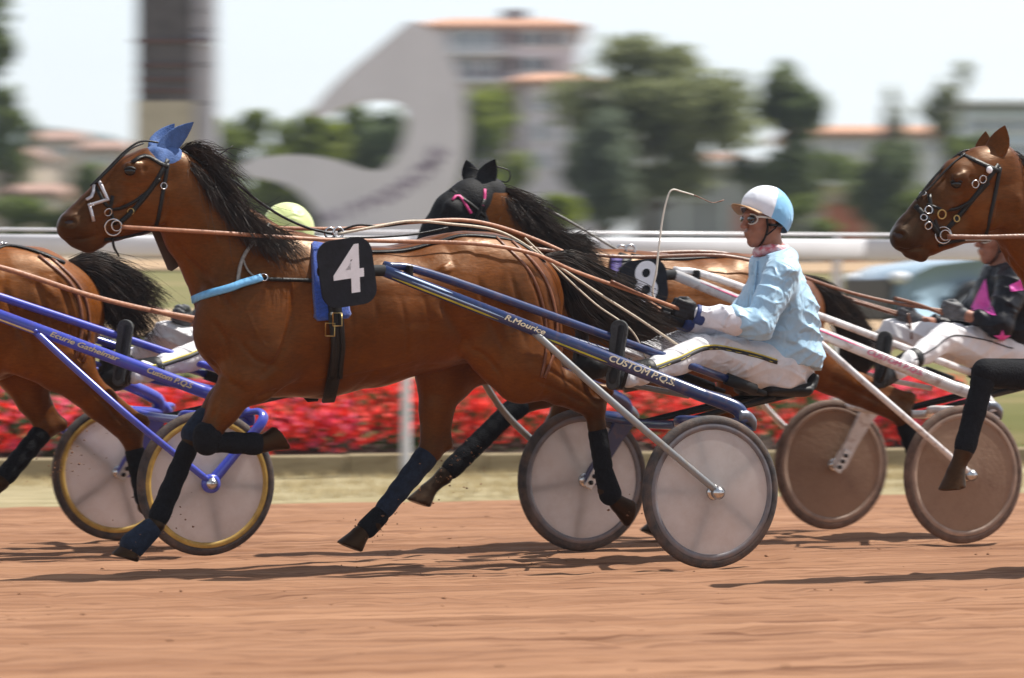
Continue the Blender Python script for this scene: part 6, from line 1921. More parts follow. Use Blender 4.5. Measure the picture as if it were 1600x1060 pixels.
sulky(RIG_MAIN, 'navy blue sulky with white disc wheels and gold lettering, behind horse 4', M_NAVY, M_NAVY, (M_RUBBER, M_RIM, M_DISC),
      [('R.Mourice', 812, 0.034, 62), ('CUSTOM P.Q.S.', 996, 0.040, 104)], M_CREAMTXT,
      [(612, 775, -0.75, 0.010, M_YSTRIPE), (612, 700, 0.5, 0.010, M_LBSTRIPE), (850, 945, -0.75, 0.010, M_YSTRIPE), (640, 780, -0.15, 0.006, M_LBSTRIPE)], M_STEELP, M_NAVY)
sulky(RIG_BLUE, 'bright cobalt blue sulky at the left with ochre rimmed white wheels', M_COBALT, M_COBALT, (M_RUBBER, M_RIMGOLD, M_DISC),
      [('Ecurie Gatheimar', 905, 0.034, 108), ('Custom P.Q.S', 1040, 0.036, 72)], M_GOLDTXT,
      [(740, 850, -0.75, 0.010, M_GOLDTXT)], M_COBALT, M_COBALT, outside_fork=True)
sulky(RIG_WHITE, 'white sulky with pink lettering and sand covered brown wheels at the right', M_WHITEP, M_WHITEP, (M_RUBBERDUST, M_RIMDUST, M_DISCBROWN),
      [('CUSTOM P.Q.S.', 985, 0.040, 100)], M_PINKTXT, [(640, 930, 0.35, 0.010, M_PINKTXT)], M_WHITEP, M_WHITEP)
# ------------------------------------------------------------------ drivers
M_SKIN = pmat('skin', (0.29, 0.120, 0.072), 0.5, 0.2, 30, 0.15, 140, subs=0.08)
M_BOOT = pmat('black_boot', (0.010, 0.010, 0.011), 0.5, 0.4, 30, 0.2, 80, spec=0.3)
M_SOLE = pmat('grey_sole', (0.035, 0.037, 0.038), 0.75, 0.3, 40, 0.4, 120)
M_GLOVE = pmat('black_glove', (0.008, 0.008, 0.011), 0.55, 0.4, 60, 0.3, 160, spec=0.3)
M_GLOVEBLUE = pmat('navy_cuff', (0.02, 0.04, 0.16), 0.6, 0.3, 50, 0.2)
M_LENS = pmat('dark_lens', (0.01, 0.01, 0.012), 0.05, 0.1, 5, coat=1.0)
M_FRAME = pmat('pale_frame', (0.62, 0.58, 0.52), 0.35, 0.1, 20)

def cloth(name, c, var=0.06, wr=0.45, rough=0.55, scale=9.0, sheen=0.2, spec=0.35):
    """fabric with soft creases"""
    m = pmat(name, c, rough, var, 14, sheen=sheen if sum(c) > 0.3 else 0.0, spec=spec if sum(c) > 0.3 else 0.2)
    nt = m.node_tree
    b = nt.nodes['Principled BSDF']
    tc = nt.nodes.new('ShaderNodeTexCoord')
    nz = nt.nodes.new('ShaderNodeTexNoise'); nz.inputs['Scale'].default_value = scale; nz.inputs['Detail'].default_value = 3
    nz.inputs['Distortion'].default_value = 1.2
    try: nz.noise_type = 'RIDGED_MULTIFRACTAL'
    except Exception: pass
    nt.links.new(tc.outputs['Object'], nz.inputs['Vector'])
    n2 = nt.nodes.new('ShaderNodeTexNoise'); n2.inputs['Scale'].default_value = 420
    nt.links.new(tc.outputs['Object'], n2.inputs['Vector'])
    ad = nt.nodes.new('ShaderNodeMath'); ad.operation = 'MULTIPLY_ADD'
    nt.links.new(n2.outputs['Fac'], ad.inputs[0]); ad.inputs[1].default_value = 0.05
    nt.links.new(nz.outputs['Fac'], ad.inputs[2])
    bp = nt.nodes.new('ShaderNodeBump'); bp.inputs['Strength'].default_value = wr; bp.inputs['Distance'].default_value = 0.02
    nt.links.new(ad.outputs[0], bp.inputs['Height'])
    nt.links.new(bp.outputs[0], b.inputs['Normal'])
    return m

def jnoise(amp, sx=(9, 7, 11), seed=0.0):
    """fabric folds added to a garment's surface: sharp ridges, soft valleys"""
    def rid(p): return 1.0 - 2.0 * np.abs(np.sin(p)) ** 0.7
    def f(X, Y, Z):
        w1 = 1.3 * np.sin(X * 11 + Z * 5 + seed) + 0.9 * np.sin(Z * 17 - X * 7 + Y * 9 + seed * 2)
        w2 = 1.4 * np.sin(X * 6 - Z * 13 + seed * 1.7 + Y * 6)
        a = rid(X * sx[0] * 1.5 + Z * sx[2] * 1.2 + Y * 5 + w1)
        b = rid(-X * sx[0] * 1.2 + Z * sx[2] * 2.1 + Y * 7 + w2 + 1.0)
        m = 0.5 + 0.5 * np.sin(X * 9 + Z * 7 + Y * 5 + seed)
        return -amp * (m * a + (1 - m) * b + 0.35 * rid((X + 0.6 * Z) * 31 + w1 * 1.5 + Y * 8))
    return f

def hand(sd, wrist, fist, side, out, k=0.006, pw=0.036):
    """gloved fist around a rein: palm, four fingers of unequal length, thumb on the upper side"""
    w, c = np.array(wrist), np.array(fist)
    f = c - w; f /= np.linalg.norm(f)
    upv = np.array((0, 0, 1.0)); upv -= f * (upv @ f); upv /= np.linalg.norm(upv)
    o = np.array(out, float); o -= f * (o @ f); o -= upv * (o @ upv); o /= np.linalg.norm(o)
    sd.seg(w, c - f * 0.02, (0.028, 0.024), (0.040, 0.020), 0.015, lat=o)
    for i, (hgt, ln) in enumerate(((0.030, 0.92), (0.010, 1.0), (-0.011, 0.96), (-0.030, 0.8))):
        b0 = c + upv * hgt + o * 0.012
        k1 = b0 + f * 0.040 * ln + o * 0.006
        k2 = k1 + f * 0.008 - o * 0.028 * ln
        k3 = k2 - f * 0.026 * ln - o * 0.010
        sd.seg(b0 - f * 0.02, k1, 0.0115, 0.0105, k); sd.seg(k1, k2, 0.0105, 0.0098, k); sd.seg(k2, k3, 0.0098, 0.0088, k)
    t0 = c - f * 0.035 + upv * 0.034
    t1 = c - f * 0.002 + upv * 0.048 - o * 0.006
    t2 = c + f * 0.026 + upv * 0.044 - o * 0.014
    sd.seg(t0, t1, 0.014, 0.0125, 0.012); sd.seg(t1, t2, 0.0125, 0.0095, k)

def driver(rig, label, J, jacket_m, trouser_m, helmet_fn, cuffs_m=None, boots=True, arm_r=0.075, stripe=None, goggles=True, glove_m=None, wristband=None, collar_m=None, bare_wrist=False):
    """seated driver; J gives joints in the team's frame"""
    w = rig.world((J['pelvis'][0], 0, 0))
    base = J['pelvis'][0]
    root = thing('person', label, 'person', (w[0], w[1], 0), RZ, 'sulky drivers')
    off = (-base, 0, 0)
    A = lambda k: np.array(J[k], float)
    v = lambda *a: np.array(a, float)
    hd = A('head')                                             # centre of the skull
    # ---- body: head, neck, trunk, limbs in one skin
    b = SDF(0.0052)
    b.seg(hd + v(-0.012, 0, 0.022), hd + v(-0.012, 0, 0.022), (0.098, 0.077), (0.098, 0.077), 0.02)
    b.seg(hd + v(0.035, 0, 0.0), hd + v(0.045, 0, -0.07), (0.058, 0.060), (0.044, 0.050), 0.03)
    b.seg(hd + v(0.0, 0, -0.06), hd + v(0.060, 0, -0.112), (0.045, 0.056), (0.024, 0.030), 0.03)      # jaw to chin
    b.seg(hd + v(0.083, 0, 0.012), hd + v(0.092, 0, 0.016), (0.014, 0.040), (0.010, 0.034), 0.02)      # brow
    b.seg(hd + v(0.092, 0, 0.004), hd + v(0.116, 0, -0.036), (0.010, 0.009), (0.013, 0.015), 0.012)    # nose
    b.seg(hd + v(0.104, 0.013, -0.040), hd + v(0.104, -0.013, -0.040), 0.009, 0.009, 0.008)
    b.seg(hd + v(0.090, 0.018, -0.066), hd + v(0.090, -0.018, -0.066), (0.010, 0.008), (0.010, 0.008), 0.008)   # lips
    b.seg(hd + v(0.086, 0.016, -0.080), hd + v(0.086, -0.016, -0.080), (0.009, 0.008), (0.009, 0.008), 0.008)
    b.seg(hd + v(0.102, 0.022, -0.073), hd + v(0.102, -0.022, -0.073), 0.0035, 0.0035, 0.004, op=-1)
    for sg in (1, -1):
        b.seg(hd + v(0.085, 0.034 * sg, -0.004), hd + v(0.085, 0.034 * sg, -0.004), 0.014, 0.014, 0.012, op=-1)
        b.seg(hd + v(0.062, 0.045 * sg, -0.03), hd + v(0.062, 0.045 * sg, -0.03), (0.022, 0.018), (0.022, 0.018), 0.02)   # cheek
        b.seg(hd + v(-0.012, 0.076 * sg, 0.006), hd + v(-0.004, 0.074 * sg, -0.036), (0.017, 0.009), (0.011, 0.008), 0.008)  # ear
        b.seg(hd + v(-0.008, 0.086 * sg, -0.006), hd + v(-0.006, 0.085 * sg, -0.02), 0.006, 0.005, 0.004, op=-1)
    nb = A('neck')
    b.seg(hd + v(-0.02, 0, -0.07), nb + v(0, 0, -0.02), 0.056, 0.066, 0.03)
    ch, pv = A('chest'), A('pelvis')
    b.seg(nb + v(-0.01, 0, -0.06), ch, (0.09, 0.15), (0.11, 0.16), 0.04)
    b.seg(ch, pv, (0.11, 0.16), (0.12, 0.15), 0.04)
    for s_, sg in (('n', 1), ('f', -1)):
        sh, el, wr, hn = A('sh' + s_), A('el' + s_), A('wr' + s_), A('hd' + s_)
        b.seg(nb + v(0, 0.05 * sg, -0.05), sh, 0.06, 0.055, 0.03)
        b.seg(sh, el, 0.052, 0.042, 0.03); b.seg(el, wr, 0.042, 0.028, 0.02)
        hp, kn, an = A('hip' + s_), A('kn' + s_), A('an' + s_)
        b.seg(pv, hp, 0.10, 0.09, 0.04); b.seg(hp, kn, 0.078, 0.055, 0.03); b.seg(kn, an, 0.055, 0.036, 0.02)
        hand(b, wr, hn, sg, v(0.0, sg, 0.0))
    add_obj('body', b.mesh('body', 2), M_SKIN, root, off)
    # ---- jacket
    j = SDF(0.006)
    j.seg(nb + v(0.0, 0, -0.045), ch + v(0.0, 0, 0.02), (0.105, 0.165), (0.140, 0.195), 0.05)
    j.seg(ch + v(0.0, 0, 0.02), pv + v(0.01, 0, 0.07), (0.140, 0.195), (0.150, 0.185), 0.05)
    j.seg(ch + v(-0.05, 0, -0.03), pv + v(-0.06, 0, 0.05), (0.115, 0.185), (0.125, 0.195), 0.09)
    j.seg(ch + v(0.02, 0, -0.06), pv + v(0.06, 0, 0.06), (0.135, 0.20), (0.135, 0.20), 0.09)
    j.seg(nb + v(0.0, 0, -0.01), nb + v(0.004, 0, 0.03), (0.082, 0.082), (0.072, 0.072), 0.02)
    for s_, sg in (('n', 1), ('f', -1)):
        sh, el, wr = A('sh' + s_), A('el' + s_), A('wr' + s_)
        j.seg(nb + v(-0.01, 0.05 * sg, -0.05), sh, 0.085, 0.080, 0.05)
        m1 = sh + (el - sh) * 0.5
        j.seg(sh, m1, arm_r + 0.012, arm_r + 0.006, 0.03); j.seg(m1, el, arm_r + 0.006, arm_r, 0.02)
        if not bare_wrist:
            e1 = el + (wr - el) * 0.42
            j.seg(el, e1, arm_r, arm_r - 0.004, 0.02)
            if cuffs_m is None:
                j.seg(e1, wr - (wr - el) * 0.05, arm_r - 0.004, 0.042, 0.02)
        else:
            j.seg(el, el + (wr - el) * 0.66, arm_r, 0.05, 0.02)
    j.cut(nb + v(0.004, 0, 0.028), (0.25, 0, 1), 0.13)
    j.cut(pv + v(0, 0, 0.005), (0.12, 0, -1), 0.4)
    jo = add_obj('jacket', j.mesh('jacket', 1, noise=jnoise(0.0085, (13, 9, 15), seed=base * 3)), jacket_m, root, off)
    if cuffs_m is not None:
        for s_ in 'nf':
            el, wr = A('el' + s_), A('wr' + s_)
            c = SDF(0.006)
            c.seg(el + (wr - el) * 0.40, wr - (wr - el) * 0.04, arm_r + 0.002, 0.046, 0.02)
            add_obj('sleeve_cuff', c.mesh('sleeve_cuff', 1, noise=jnoise(0.0052, (14, 8, 9), 2.0)), cuffs_m, jo)
    # collar / zip flap
    zp = [nb + v(0.098, 0.02, -0.02), ch + v(0.142, 0.03, 0.04), (ch + pv) / 2 + v(0.150, 0.03, 0.02)]
    MB().ribbon(catmull(zp, 6), [(1, 0.2, 0.1)] * 13, 0.018, 0.006).build('zip_flap', jacket_m, jo)
    if collar_m is not None:
        c = SDF(0.005)
        for i in range(12):
            a0, a1 = 2 * math.pi * i / 12, 2 * math.pi * (i + 1) / 12
            q = lambda a: nb + v(0.012 + 0.066 * math.cos(a), 0.064 * math.sin(a), 0.035 + 0.008 * math.sin(2 * a) - 0.012 * math.cos(a))
            c.seg(q(a0), q(a1), 0.023, 0.023, 0.012)
        add_obj('neck_scarf', c.mesh('neck_scarf', 1, noise=jnoise(0.003, (30, 20, 22), 1.0)), collar_m, root, off)
    # ---- trousers
    t = SDF(0.006)
    t.seg(pv + v(0, 0, 0.03), pv + v(0.02, 0, -0.01), (0.13, 0.17), (0.125, 0.17), 0.04)
    for s_ in 'nf':
        hp, kn, an = A('hip' + s_), A('kn' + s_), A('an' + s_)
        m1 = (hp + kn) / 2
        t.seg(pv * 0.3 + hp * 0.7, m1, (0.125, 0.115), (0.100, 0.090), 0.04); t.seg(pv + v(-0.03, 0, 0.02), hp + v(-0.02, 0, 0), (0.12, 0.115), (0.12, 0.115), 0.04); t.seg(m1, kn, (0.098, 0.088), 0.076, 0.03)
        m2 = (kn + an) / 2
        t.seg(kn, m2, 0.076, 0.066, 0.02); t.seg(m2, an, 0.066, 0.050, 0.02); t.seg(an, an + (A('heel' + s_) - an) * 0.35, 0.050, 0.046, 0.02)
    tro = add_obj('trousers', t.mesh('trousers', 1, noise=jnoise(0.0062, (11, 8, 13), base)), trouser_m, root, off)
    if stripe is not None:
        bv = BVHTree.FromPolygons([tuple(x) for x in t.V], [tuple(q) for q in t.Q.tolist()])
        hp, kn, an = A('hipn'), A('knn'), A('ann')
        line = catmull([hp + v(0.05, 0, 0.035), (hp + kn) / 2 + v(0, 0, 0.03), kn + v(0, 0, 0.012), (kn + an) / 2 + v(0, 0, 0.008), an + v(0, 0, 0.01)], 7)
        for dz, wd, mt in stripe:
            P, Nn = [], []
            for p in line:
                q, n, i, d = bv.ray_cast(Vector((p[0], 1.2, p[2] + dz)), Vector((0, -1, 0)))
                if q is not None:
                    P.append(np.array(q) + np.array(n) * 0.001); Nn.append(np.array(n))
            if len(P) > 2:
                MB().ribbon(P, Nn, wd, 0.002).build('side_stripe', mt, tro)
    # ---- boots
    for s_, sg in (('n', 1), ('f', -1)):
        an, toe = A('an' + s_), A('toe' + s_)
        heel = A('heel' + s_)
        d = toe - heel; L = np.linalg.norm(d); d /= L
        back = np.array((-0.80, -0.62 * sg, 0.22)); back -= d * (back @ d); back /= np.linalg.norm(back)
        q = SDF(0.005)
        q.seg(heel + back * 0.034 + d * 0.03, heel + back * 0.028 + d * (L - 0.045), (0.034, 0.036), (0.024, 0.042), 0.02)
        q.seg(heel + back * 0.05 + d * 0.05, heel + back * 0.10 + d * 0.07, 0.044, 0.046, 0.03); q.seg(heel + back * 0.10 + d * 0.07, an + (A('kn' + s_) - an) * 0.12, 0.050, 0.058, 0.04)
        bo = add_obj('boot', q.mesh('boot', 1), M_BOOT, root, off)
        s2 = SDF(0.005)
        s2.seg(heel + back * 0.012 + d * 0.02, heel + back * 0.012 + d * 0.10, (0.030, 0.036), (0.034, 0.034), 0.015)
        s2.seg(heel + back * 0.012 + d * 0.12, heel + back * 0.014 + d * (L - 0.05), (0.034, 0.036), (0.040, 0.048), 0.015)
        s2.cut(heel + back * 0.0, -back, 0.4)
        s2.cut(heel + back * 0.026, back, 0.4)
        add_obj('sole', s2.mesh('sole', 0), M_SOLE, bo)
    # ---- gloves
    gm = glove_m or M_GLOVE
    for s_, sg in (('n', 1), ('f', -1)):
        g = SDF(0.0042)
        wr, hn = A('wr' + s_), A('hd' + s_)
        hand(g, wr, hn, sg, v(0, sg, 0))
        g.prims = [(p[0], p[1], tuple(np.array(p[2]) + 0.0028), tuple(np.array(p[3]) + 0.0028), *p[4:]) for p in g.prims]
        go = add_obj('glove', g.mesh('glove', 1), gm, root, off)
        if wristband is not None:
            f = (hn - wr) / np.linalg.norm(hn - wr)
            c = SDF(0.005); c.seg(wr - f * 0.022, wr + f * 0.012, 0.046, 0.045, 0.01)
            c.cut(wr - f * 0.03, -f, 0.1); c.cut(wr + f * 0.02, f, 0.1)
            add_obj('wristband', c.mesh('wristband', 0), wristband, go)
    # ---- helmet
    helmet_fn(root, off, hd)
    if goggles:
        gl = MB()
        for sg in (1, -1):
            gl.ball(hd + v(0.088, 0.034 * sg, -0.004), (0.016, 0.030, 0.021), 14)
        go = gl.build('sunglasses', M_LENS, root, off)
        fr = MB()
        for sg in (1, -1):
            P = [hd + v(0.092 - 0.02 * (abs(math.cos(a)) if math.cos(a) * sg > 0 else 0.1), 0.034 * sg + 0.034 * math.cos(a), -0.004 + 0.024 * math.sin(a)) for a in np.linspace(0, 2 * math.pi, 17)]
            fr.tube(P, 0.0034, 6, cap=False)
            fr.tube([hd + v(0.080, 0.066 * sg, 0.006), hd + v(0.05, 0.080 * sg, 0.006), hd + v(0.0, 0.088 * sg, 0.0)], 0.0036, 6, 4, flat=1.6)
        fr.build('glasses_frame', M_FRAME, go)
    return root

def helmet(front_m, back_m, peak_m=None, strap_m=M_LEATHER, split=0.006, buttons=0):
    def fn(root, off, hd):
        v = lambda *a: np.array(a, float)
        c = hd + v(-0.016, 0, 0.034)
        n, m = 40, 16
        V, Fc, mat = [], [], []
        for i in range(m + 1):
            th = (math.pi * 0.615) * i / m
            for k in range(n):
                an = 2 * math.pi * k / n
                low = 1.0 if i < m else 1.0
                x = 0.134 * math.sin(th) * math.cos(an); y = 0.106 * math.sin(th) * math.sin(an)
                z = 0.122 * math.cos(th)
                z -= 0.020 * max(0.0, -math.cos(an)) * (th / 2.0)      # lower at the nape
                z += 0.018 * max(0.0, math.cos(an)) * max(0, th - 1.2)
                wv = 0.0018 * math.sin(an * 9 + 3 * th) * math.sin(th * 2)
                V.append(c + v(x * (1 + wv * 8), y * (1 + wv * 8), z))
        for i in range(m):
            for k in range(n):
                k2 = (k + 1) % n
                Fc.append((i * n + k, (i + 1) * n + k, (i + 1) * n + k2, i * n + k2))
        ca, sa = math.cos(0.36), math.sin(0.36)
        tilt = lambda p: c + v((p - c)[0] * ca - (p - c)[2] * sa, (p - c)[1], (p - c)[0] * sa + (p - c)[2] * ca)
        me_f, me_b = MB(), MB()
        cen = lambda f: np.mean([V[q] for q in f], axis=0)
        ff = [f for i_, f in enumerate(Fc) if math.cos(2 * math.pi * ((i_ % n) + 0.5) / n) >= split * 18]
        sff = set(ff)
        fb = [f for f in Fc if f not in sff]
        V = [tilt(p) for p in V]
        me_f.add(V, ff); me_b.add(V, fb)
        ho = me_f.build('helmet', front_m, root, off)
        me_b.build('helmet_panel', back_m, ho)
        # peak
        P = []
        for i, (r, dz) in enumerate(((0.0, 0.0), (0.032, -0.006), (0.05, -0.010))):
            for a in np.linspace(-1.05, 1.05, 13):
                P.append(c + v((0.132 + r) * math.cos(a) * (1.0 if i == 0 else 1.0), 0.106 * math.sin(a) * (1 + 0.05 * i), -0.020 + dz - 0.028 * (1 - math.cos(a))))
        F2 = [(i * 13 + k, i * 13 + k + 1, (i + 1) * 13 + k + 1, (i + 1) * 13 + k) for i in range(2) for k in range(12)]
        P = [tilt(p) for p in P]
        V2 = P + [p + v(0, 0, -0.006) for p in P]
        F2 += [tuple(39 + q for q in f[::-1]) for f in list(F2)]
        F2 += [(26 + k, 26 + k + 1, 39 + 26 + k + 1, 39 + 26 + k) for k in range(12)]
        MB().add(V2, F2).build('peak', peak_m or front_m, ho)
        # chin straps
        st = MB()
        for sg in (1, -1):
            st.tube([hd + v(0.03, 0.080 * sg, 0.0), hd + v(0.025, 0.077 * sg, -0.05), hd + v(0.035, 0.055 * sg, -0.105), hd + v(0.04, 0.0, -0.13)], [0.010, 0.010, 0.009, 0.009], 6, 6, flat=0.35, up=(1, 0, 0))
            st.tube([hd + v(-0.05, 0.076 * sg, -0.01), hd + v(-0.01, 0.080 * sg, -0.05), hd + v(0.025, 0.068 * sg, -0.08)], 0.009, 6, 6, flat=0.35, up=(1, 0, 0))
            st.tube([hd + v(-0.085, 0.03 * sg, -0.03), hd + v(-0.06, 0.066 * sg, -0.035), hd + v(0.02, 0.080 * sg, -0.03)], 0.016, 8, 6, flat=0.4)
        st.build('chin_strap', strap_m, ho)
    return fn

def joints(over=None, rig=None):
    """main driver's joints traced on the sight lines of its own team, others are offsets of it"""
    px = dict(pelvis=(1222, 575, 0.0), chest=(1214, 478, 0.0), neck=(1208, 402, 0.0), head=(1194, 342, 0.0),
              shn=(1222, 432, 0.185), eln=(1186, 508, 0.24), wrn=(1092, 492, 0.13), hdn=(1068, 484, 0.11),
              shf=(1206, 428, -0.185), elf=(1156, 505, -0.24), wrf=(1070, 503, -0.10), hdf=(1046, 496, -0.08),
              hipn=(1213, 578, 0.10), knn=(1096, 548, 0.15), ann=(1000, 585, 0.29), toen=(968, 496, 0.31), heeln=(955, 606, 0.31),
              hipf=(1200, 574, -0.10), knf=(1066, 540, -0.15), anf=(940, 570, -0.29), toef=(905, 488, -0.31), heelf=(893, 594, -0.31))
    J = {k: RIG_MAIN(*p) for k, p in px.items()}
    for k, p in (over or {}).items():
        J[k] = rig(*p)
    return J

M_JBLUE = cloth('pale_blue_jacket', (0.37, 0.58, 0.76), 0.10, 0.9, 0.38, 13.0)
M_JWHITE = cloth('white_sleeve', (0.72, 0.72, 0.78), 0.05, 0.9, 0.42, 15.0)
M_TROUSERS = cloth('white_trousers', (0.66, 0.65, 0.67), 0.10, 0.8, 0.55, 12.0)
M_HWHITE = cloth('white_cap_silk', (0.74, 0.77, 0.84), 0.04, 0.25, 0.4, 14.0)
M_HBLUE = cloth('sky_blue_cap_silk', (0.22, 0.50, 0.78), 0.08, 0.35, 0.4, 14.0)
M_PEAK = pmat('tan_peak', (0.36, 0.20, 0.09), 0.5, 0.15, 30)
M_SCARF = pmat('red_white_scarf', (0.66, 0.62, 0.64), 0.7, 0, 34, 0.3, 90, col2=(0.45, 0.04, 0.07))
M_BLKSTRIPE = pmat('black_piping', (0.012, 0.012, 0.016), 0.6, 0.2, 30)
M_YELSTRIPE = pmat('yellow_piping', (0.62, 0.50, 0.06), 0.6, 0.15, 30)

DRIVER_MAIN = joints()
driver(RIG_MAIN, 'driver in pale blue jacket and white and blue helmet, seated behind horse 4', DRIVER_MAIN, M_JBLUE, M_TROUSERS,
       helmet(M_HWHITE, M_HBLUE, M_PEAK), cuffs_m=M_JWHITE, stripe=((0.0, 0.018, M_BLKSTRIPE), (0.012, 0.007, M_YELSTRIPE), (-0.004, 0.003, M_YELSTRIPE)),
       wristband=M_GLOVEBLUE, collar_m=M_SCARF)
M_JBLACK = cloth('black_jacket', (0.009, 0.009, 0.013), 0.3, 0.6, 0.4, 11.0)
M_JPINK = pmat('hot_pink_cloth', (0.72, 0.07, 0.42), 0.55, 0.12, 20, 0.1)
M_TROUSERS2 = cloth('clean_white_trousers', (0.72, 0.71, 0.73), 0.05, 0.45, 0.55, 8.0)
M_HLIME = cloth('lime_cap_silk', (0.60, 0.68, 0.30), 0.06, 0.35, 0.45, 12.0)
M_GREYGLOVE = pmat('grey_glove', (0.075, 0.078, 0.085), 0.6, 0.5, 40, 0.3, 120)

JW = joints(dict(pelvis=(1578, 548, 0.0), chest=(1572, 462, 0.0), neck=(1568, 416, 0.0), head=(1556, 372, 0.0),
                 shn=(1584, 440, 0.19), eln=(1562, 508, 0.25), wrn=(1512, 494, 0.16), hdn=(1486, 486, 0.13),
                 shf=(1560, 436, -0.18), elf=(1505, 512, -0.24), wrf=(1440, 503, -0.12), hdf=(1416, 492, -0.10),
                 hipn=(1578, 555, 0.10), knn=(1478, 528, 0.15), ann=(1420, 566, 0.27), toen=(1383, 514, 0.31), heeln=(1372, 604, 0.31),
                 hipf=(1560, 550, -0.10), knf=(1396, 520, -0.13), anf=(1352, 560, -0.28), toef=(1318, 500, -0.31), heelf=(1306, 594, -0.31)), RIG_WHITE)
pw = driver(RIG_WHITE, 'driver in black and hot pink jacket on the white sulky', JW, M_JBLACK, M_TROUSERS2,
            helmet(M_JPINK, M_JBLACK), stripe=((0.0, 0.007, M_BLKSTRIPE),), glove_m=M_GREYGLOVE, bare_wrist=True, goggles=True)
JB = joints(dict(head=(447, 366, 0.0), neck=(455, 420, 0.0), wrf=(300, 505, -0.12), hdf=(285, 495, -0.10), wrn=(338, 505, 0.12), hdn=(318, 497, 0.10), knf=(262, 524, -0.14), anf=(182, 592, -0.28), heelf=(150, 610, -0.31), toef=(166, 520, -0.31)), RIG_BLUE)
driver(RIG_BLUE, 'driver in lime green helmet mostly hidden behind the neck of horse 4', JB, cloth('lime_jacket', (0.50, 0.56, 0.22), 0.1, 0.4, 0.5, 8.0), M_TROUSERS,
       helmet(M_HLIME, M_HLIME), stripe=((0.0, 0.018, M_BLKSTRIPE), (0.012, 0.008, M_YELSTRIPE)), glove_m=M_GREYGLOVE)
# pink patches on the black jacket
def patch(rig, root, pts, y, name):
    bx = JW['pelvis'][0]
    obs = [o for o in root.children if o.name.startswith('jacket')][0]
    me = obs.data
    bv = BVHTree.FromPolygons([v_.co for v_ in me.vertices], [tuple(p.vertices) for p in me.polygons])
    mb = MB()
    cx, cy = np.mean(pts, axis=0)
    rows = []
    n = len(pts)
    per = []
    for i in range(n):
        a, b_ = np.array(pts[i], float), np.array(pts[(i + 1) % n], float)
        per += [a + (b_ - a) * t for t in np.linspace(0, 1, 6)[:-1]]
    V = []
    for f in (1.0, 0.75, 0.5, 0.25, 0.02):
        for q in per:
            p = np.array((cx, cy)) + (q - (cx, cy)) * f
            o, d = rig.sight(p[0], p[1])
            h_, nn_, i_, t_ = bv.ray_cast(o, d)
            if h_ is None:
                h_, nn_, i_, t_ = bv.find_nearest(Vector(rig(p[0], p[1], y)))
            V.append(np.array(h_) + np.array(nn_) * 0.003)
    m = len(per)
    Fc = [(r * m + k, r * m + (k + 1) % m, (r + 1) * m + (k + 1) % m, (r + 1) * m + k) for r in range(4) for k in range(m)]
    mb.add(V, Fc).build(name, M_JPINK, obs)
def star(cx, cy, r):
    return [(cx + r * (1 if k % 2 == 0 else 0.42) * math.sin(k * math.pi / 5), cy - r * (1 if k % 2 == 0 else 0.42) * math.cos(k * math.pi / 5)) for k in range(10)]
patch(RIG_WHITE, pw, [(1540, 436), (1527, 462), (1516, 486), (1534, 484), (1548, 492), (1556, 494), (1545, 466)], 0.12, 'pink_patch')
patch(RIG_WHITE, pw, [(1578, 446), (1598, 436), (1598, 454), (1580, 456)], 0.2, 'pink_patch')
patch(RIG_WHITE, pw, star(1566, 528, 13), 0.2, 'pink_star')
patch(RIG_WHITE, pw, [(1572, 548), (1590, 538), (1598, 540), (1598, 552), (1580, 555)], 0.2, 'pink_patch')

# ------------------------------------------------------------------ sand thrown up by hooves and wheels
Rg = np.random.default_rng(99)
pts = []
for rig, px, py, y, n, dirx in ((RIG_MAIN, 545, 856, -0.14, 46, -1), (RIG_MAIN, 985, 815, 0.14, 60, -1), (RIG_MAIN, 190, 876, -0.13, 40, -1), (RIG_WHITE, 650, 790, 0.15, 40, -1), (RIG_MAIN, 660, 770, -0.14, 60, -1), (RIG_BLUE, 60, 760, -0.14, 60, -1), (RIG_WHITE, 1500, 752, 0.17, 40, -1), (RIG_BLUE, 225, 800, 0.14, 40, -1)):
    b = rig(px, py, y)
    for i in range(n):
        d = abs(Rg.normal(0, 0.16))
        q = b + np.array((-d * 1.1 + Rg.normal(0, 0.05), Rg.normal(0, 0.07), abs(Rg.normal(0, 0.07)) + d * Rg.uniform(0, 0.9)))
        if q[2] > 0.01: pts.append(rig.world(q))
clods('flying_sand', 'grains of red sand thrown up behind the hooves', np.array(pts), 0.0075, 101, M_SAND)
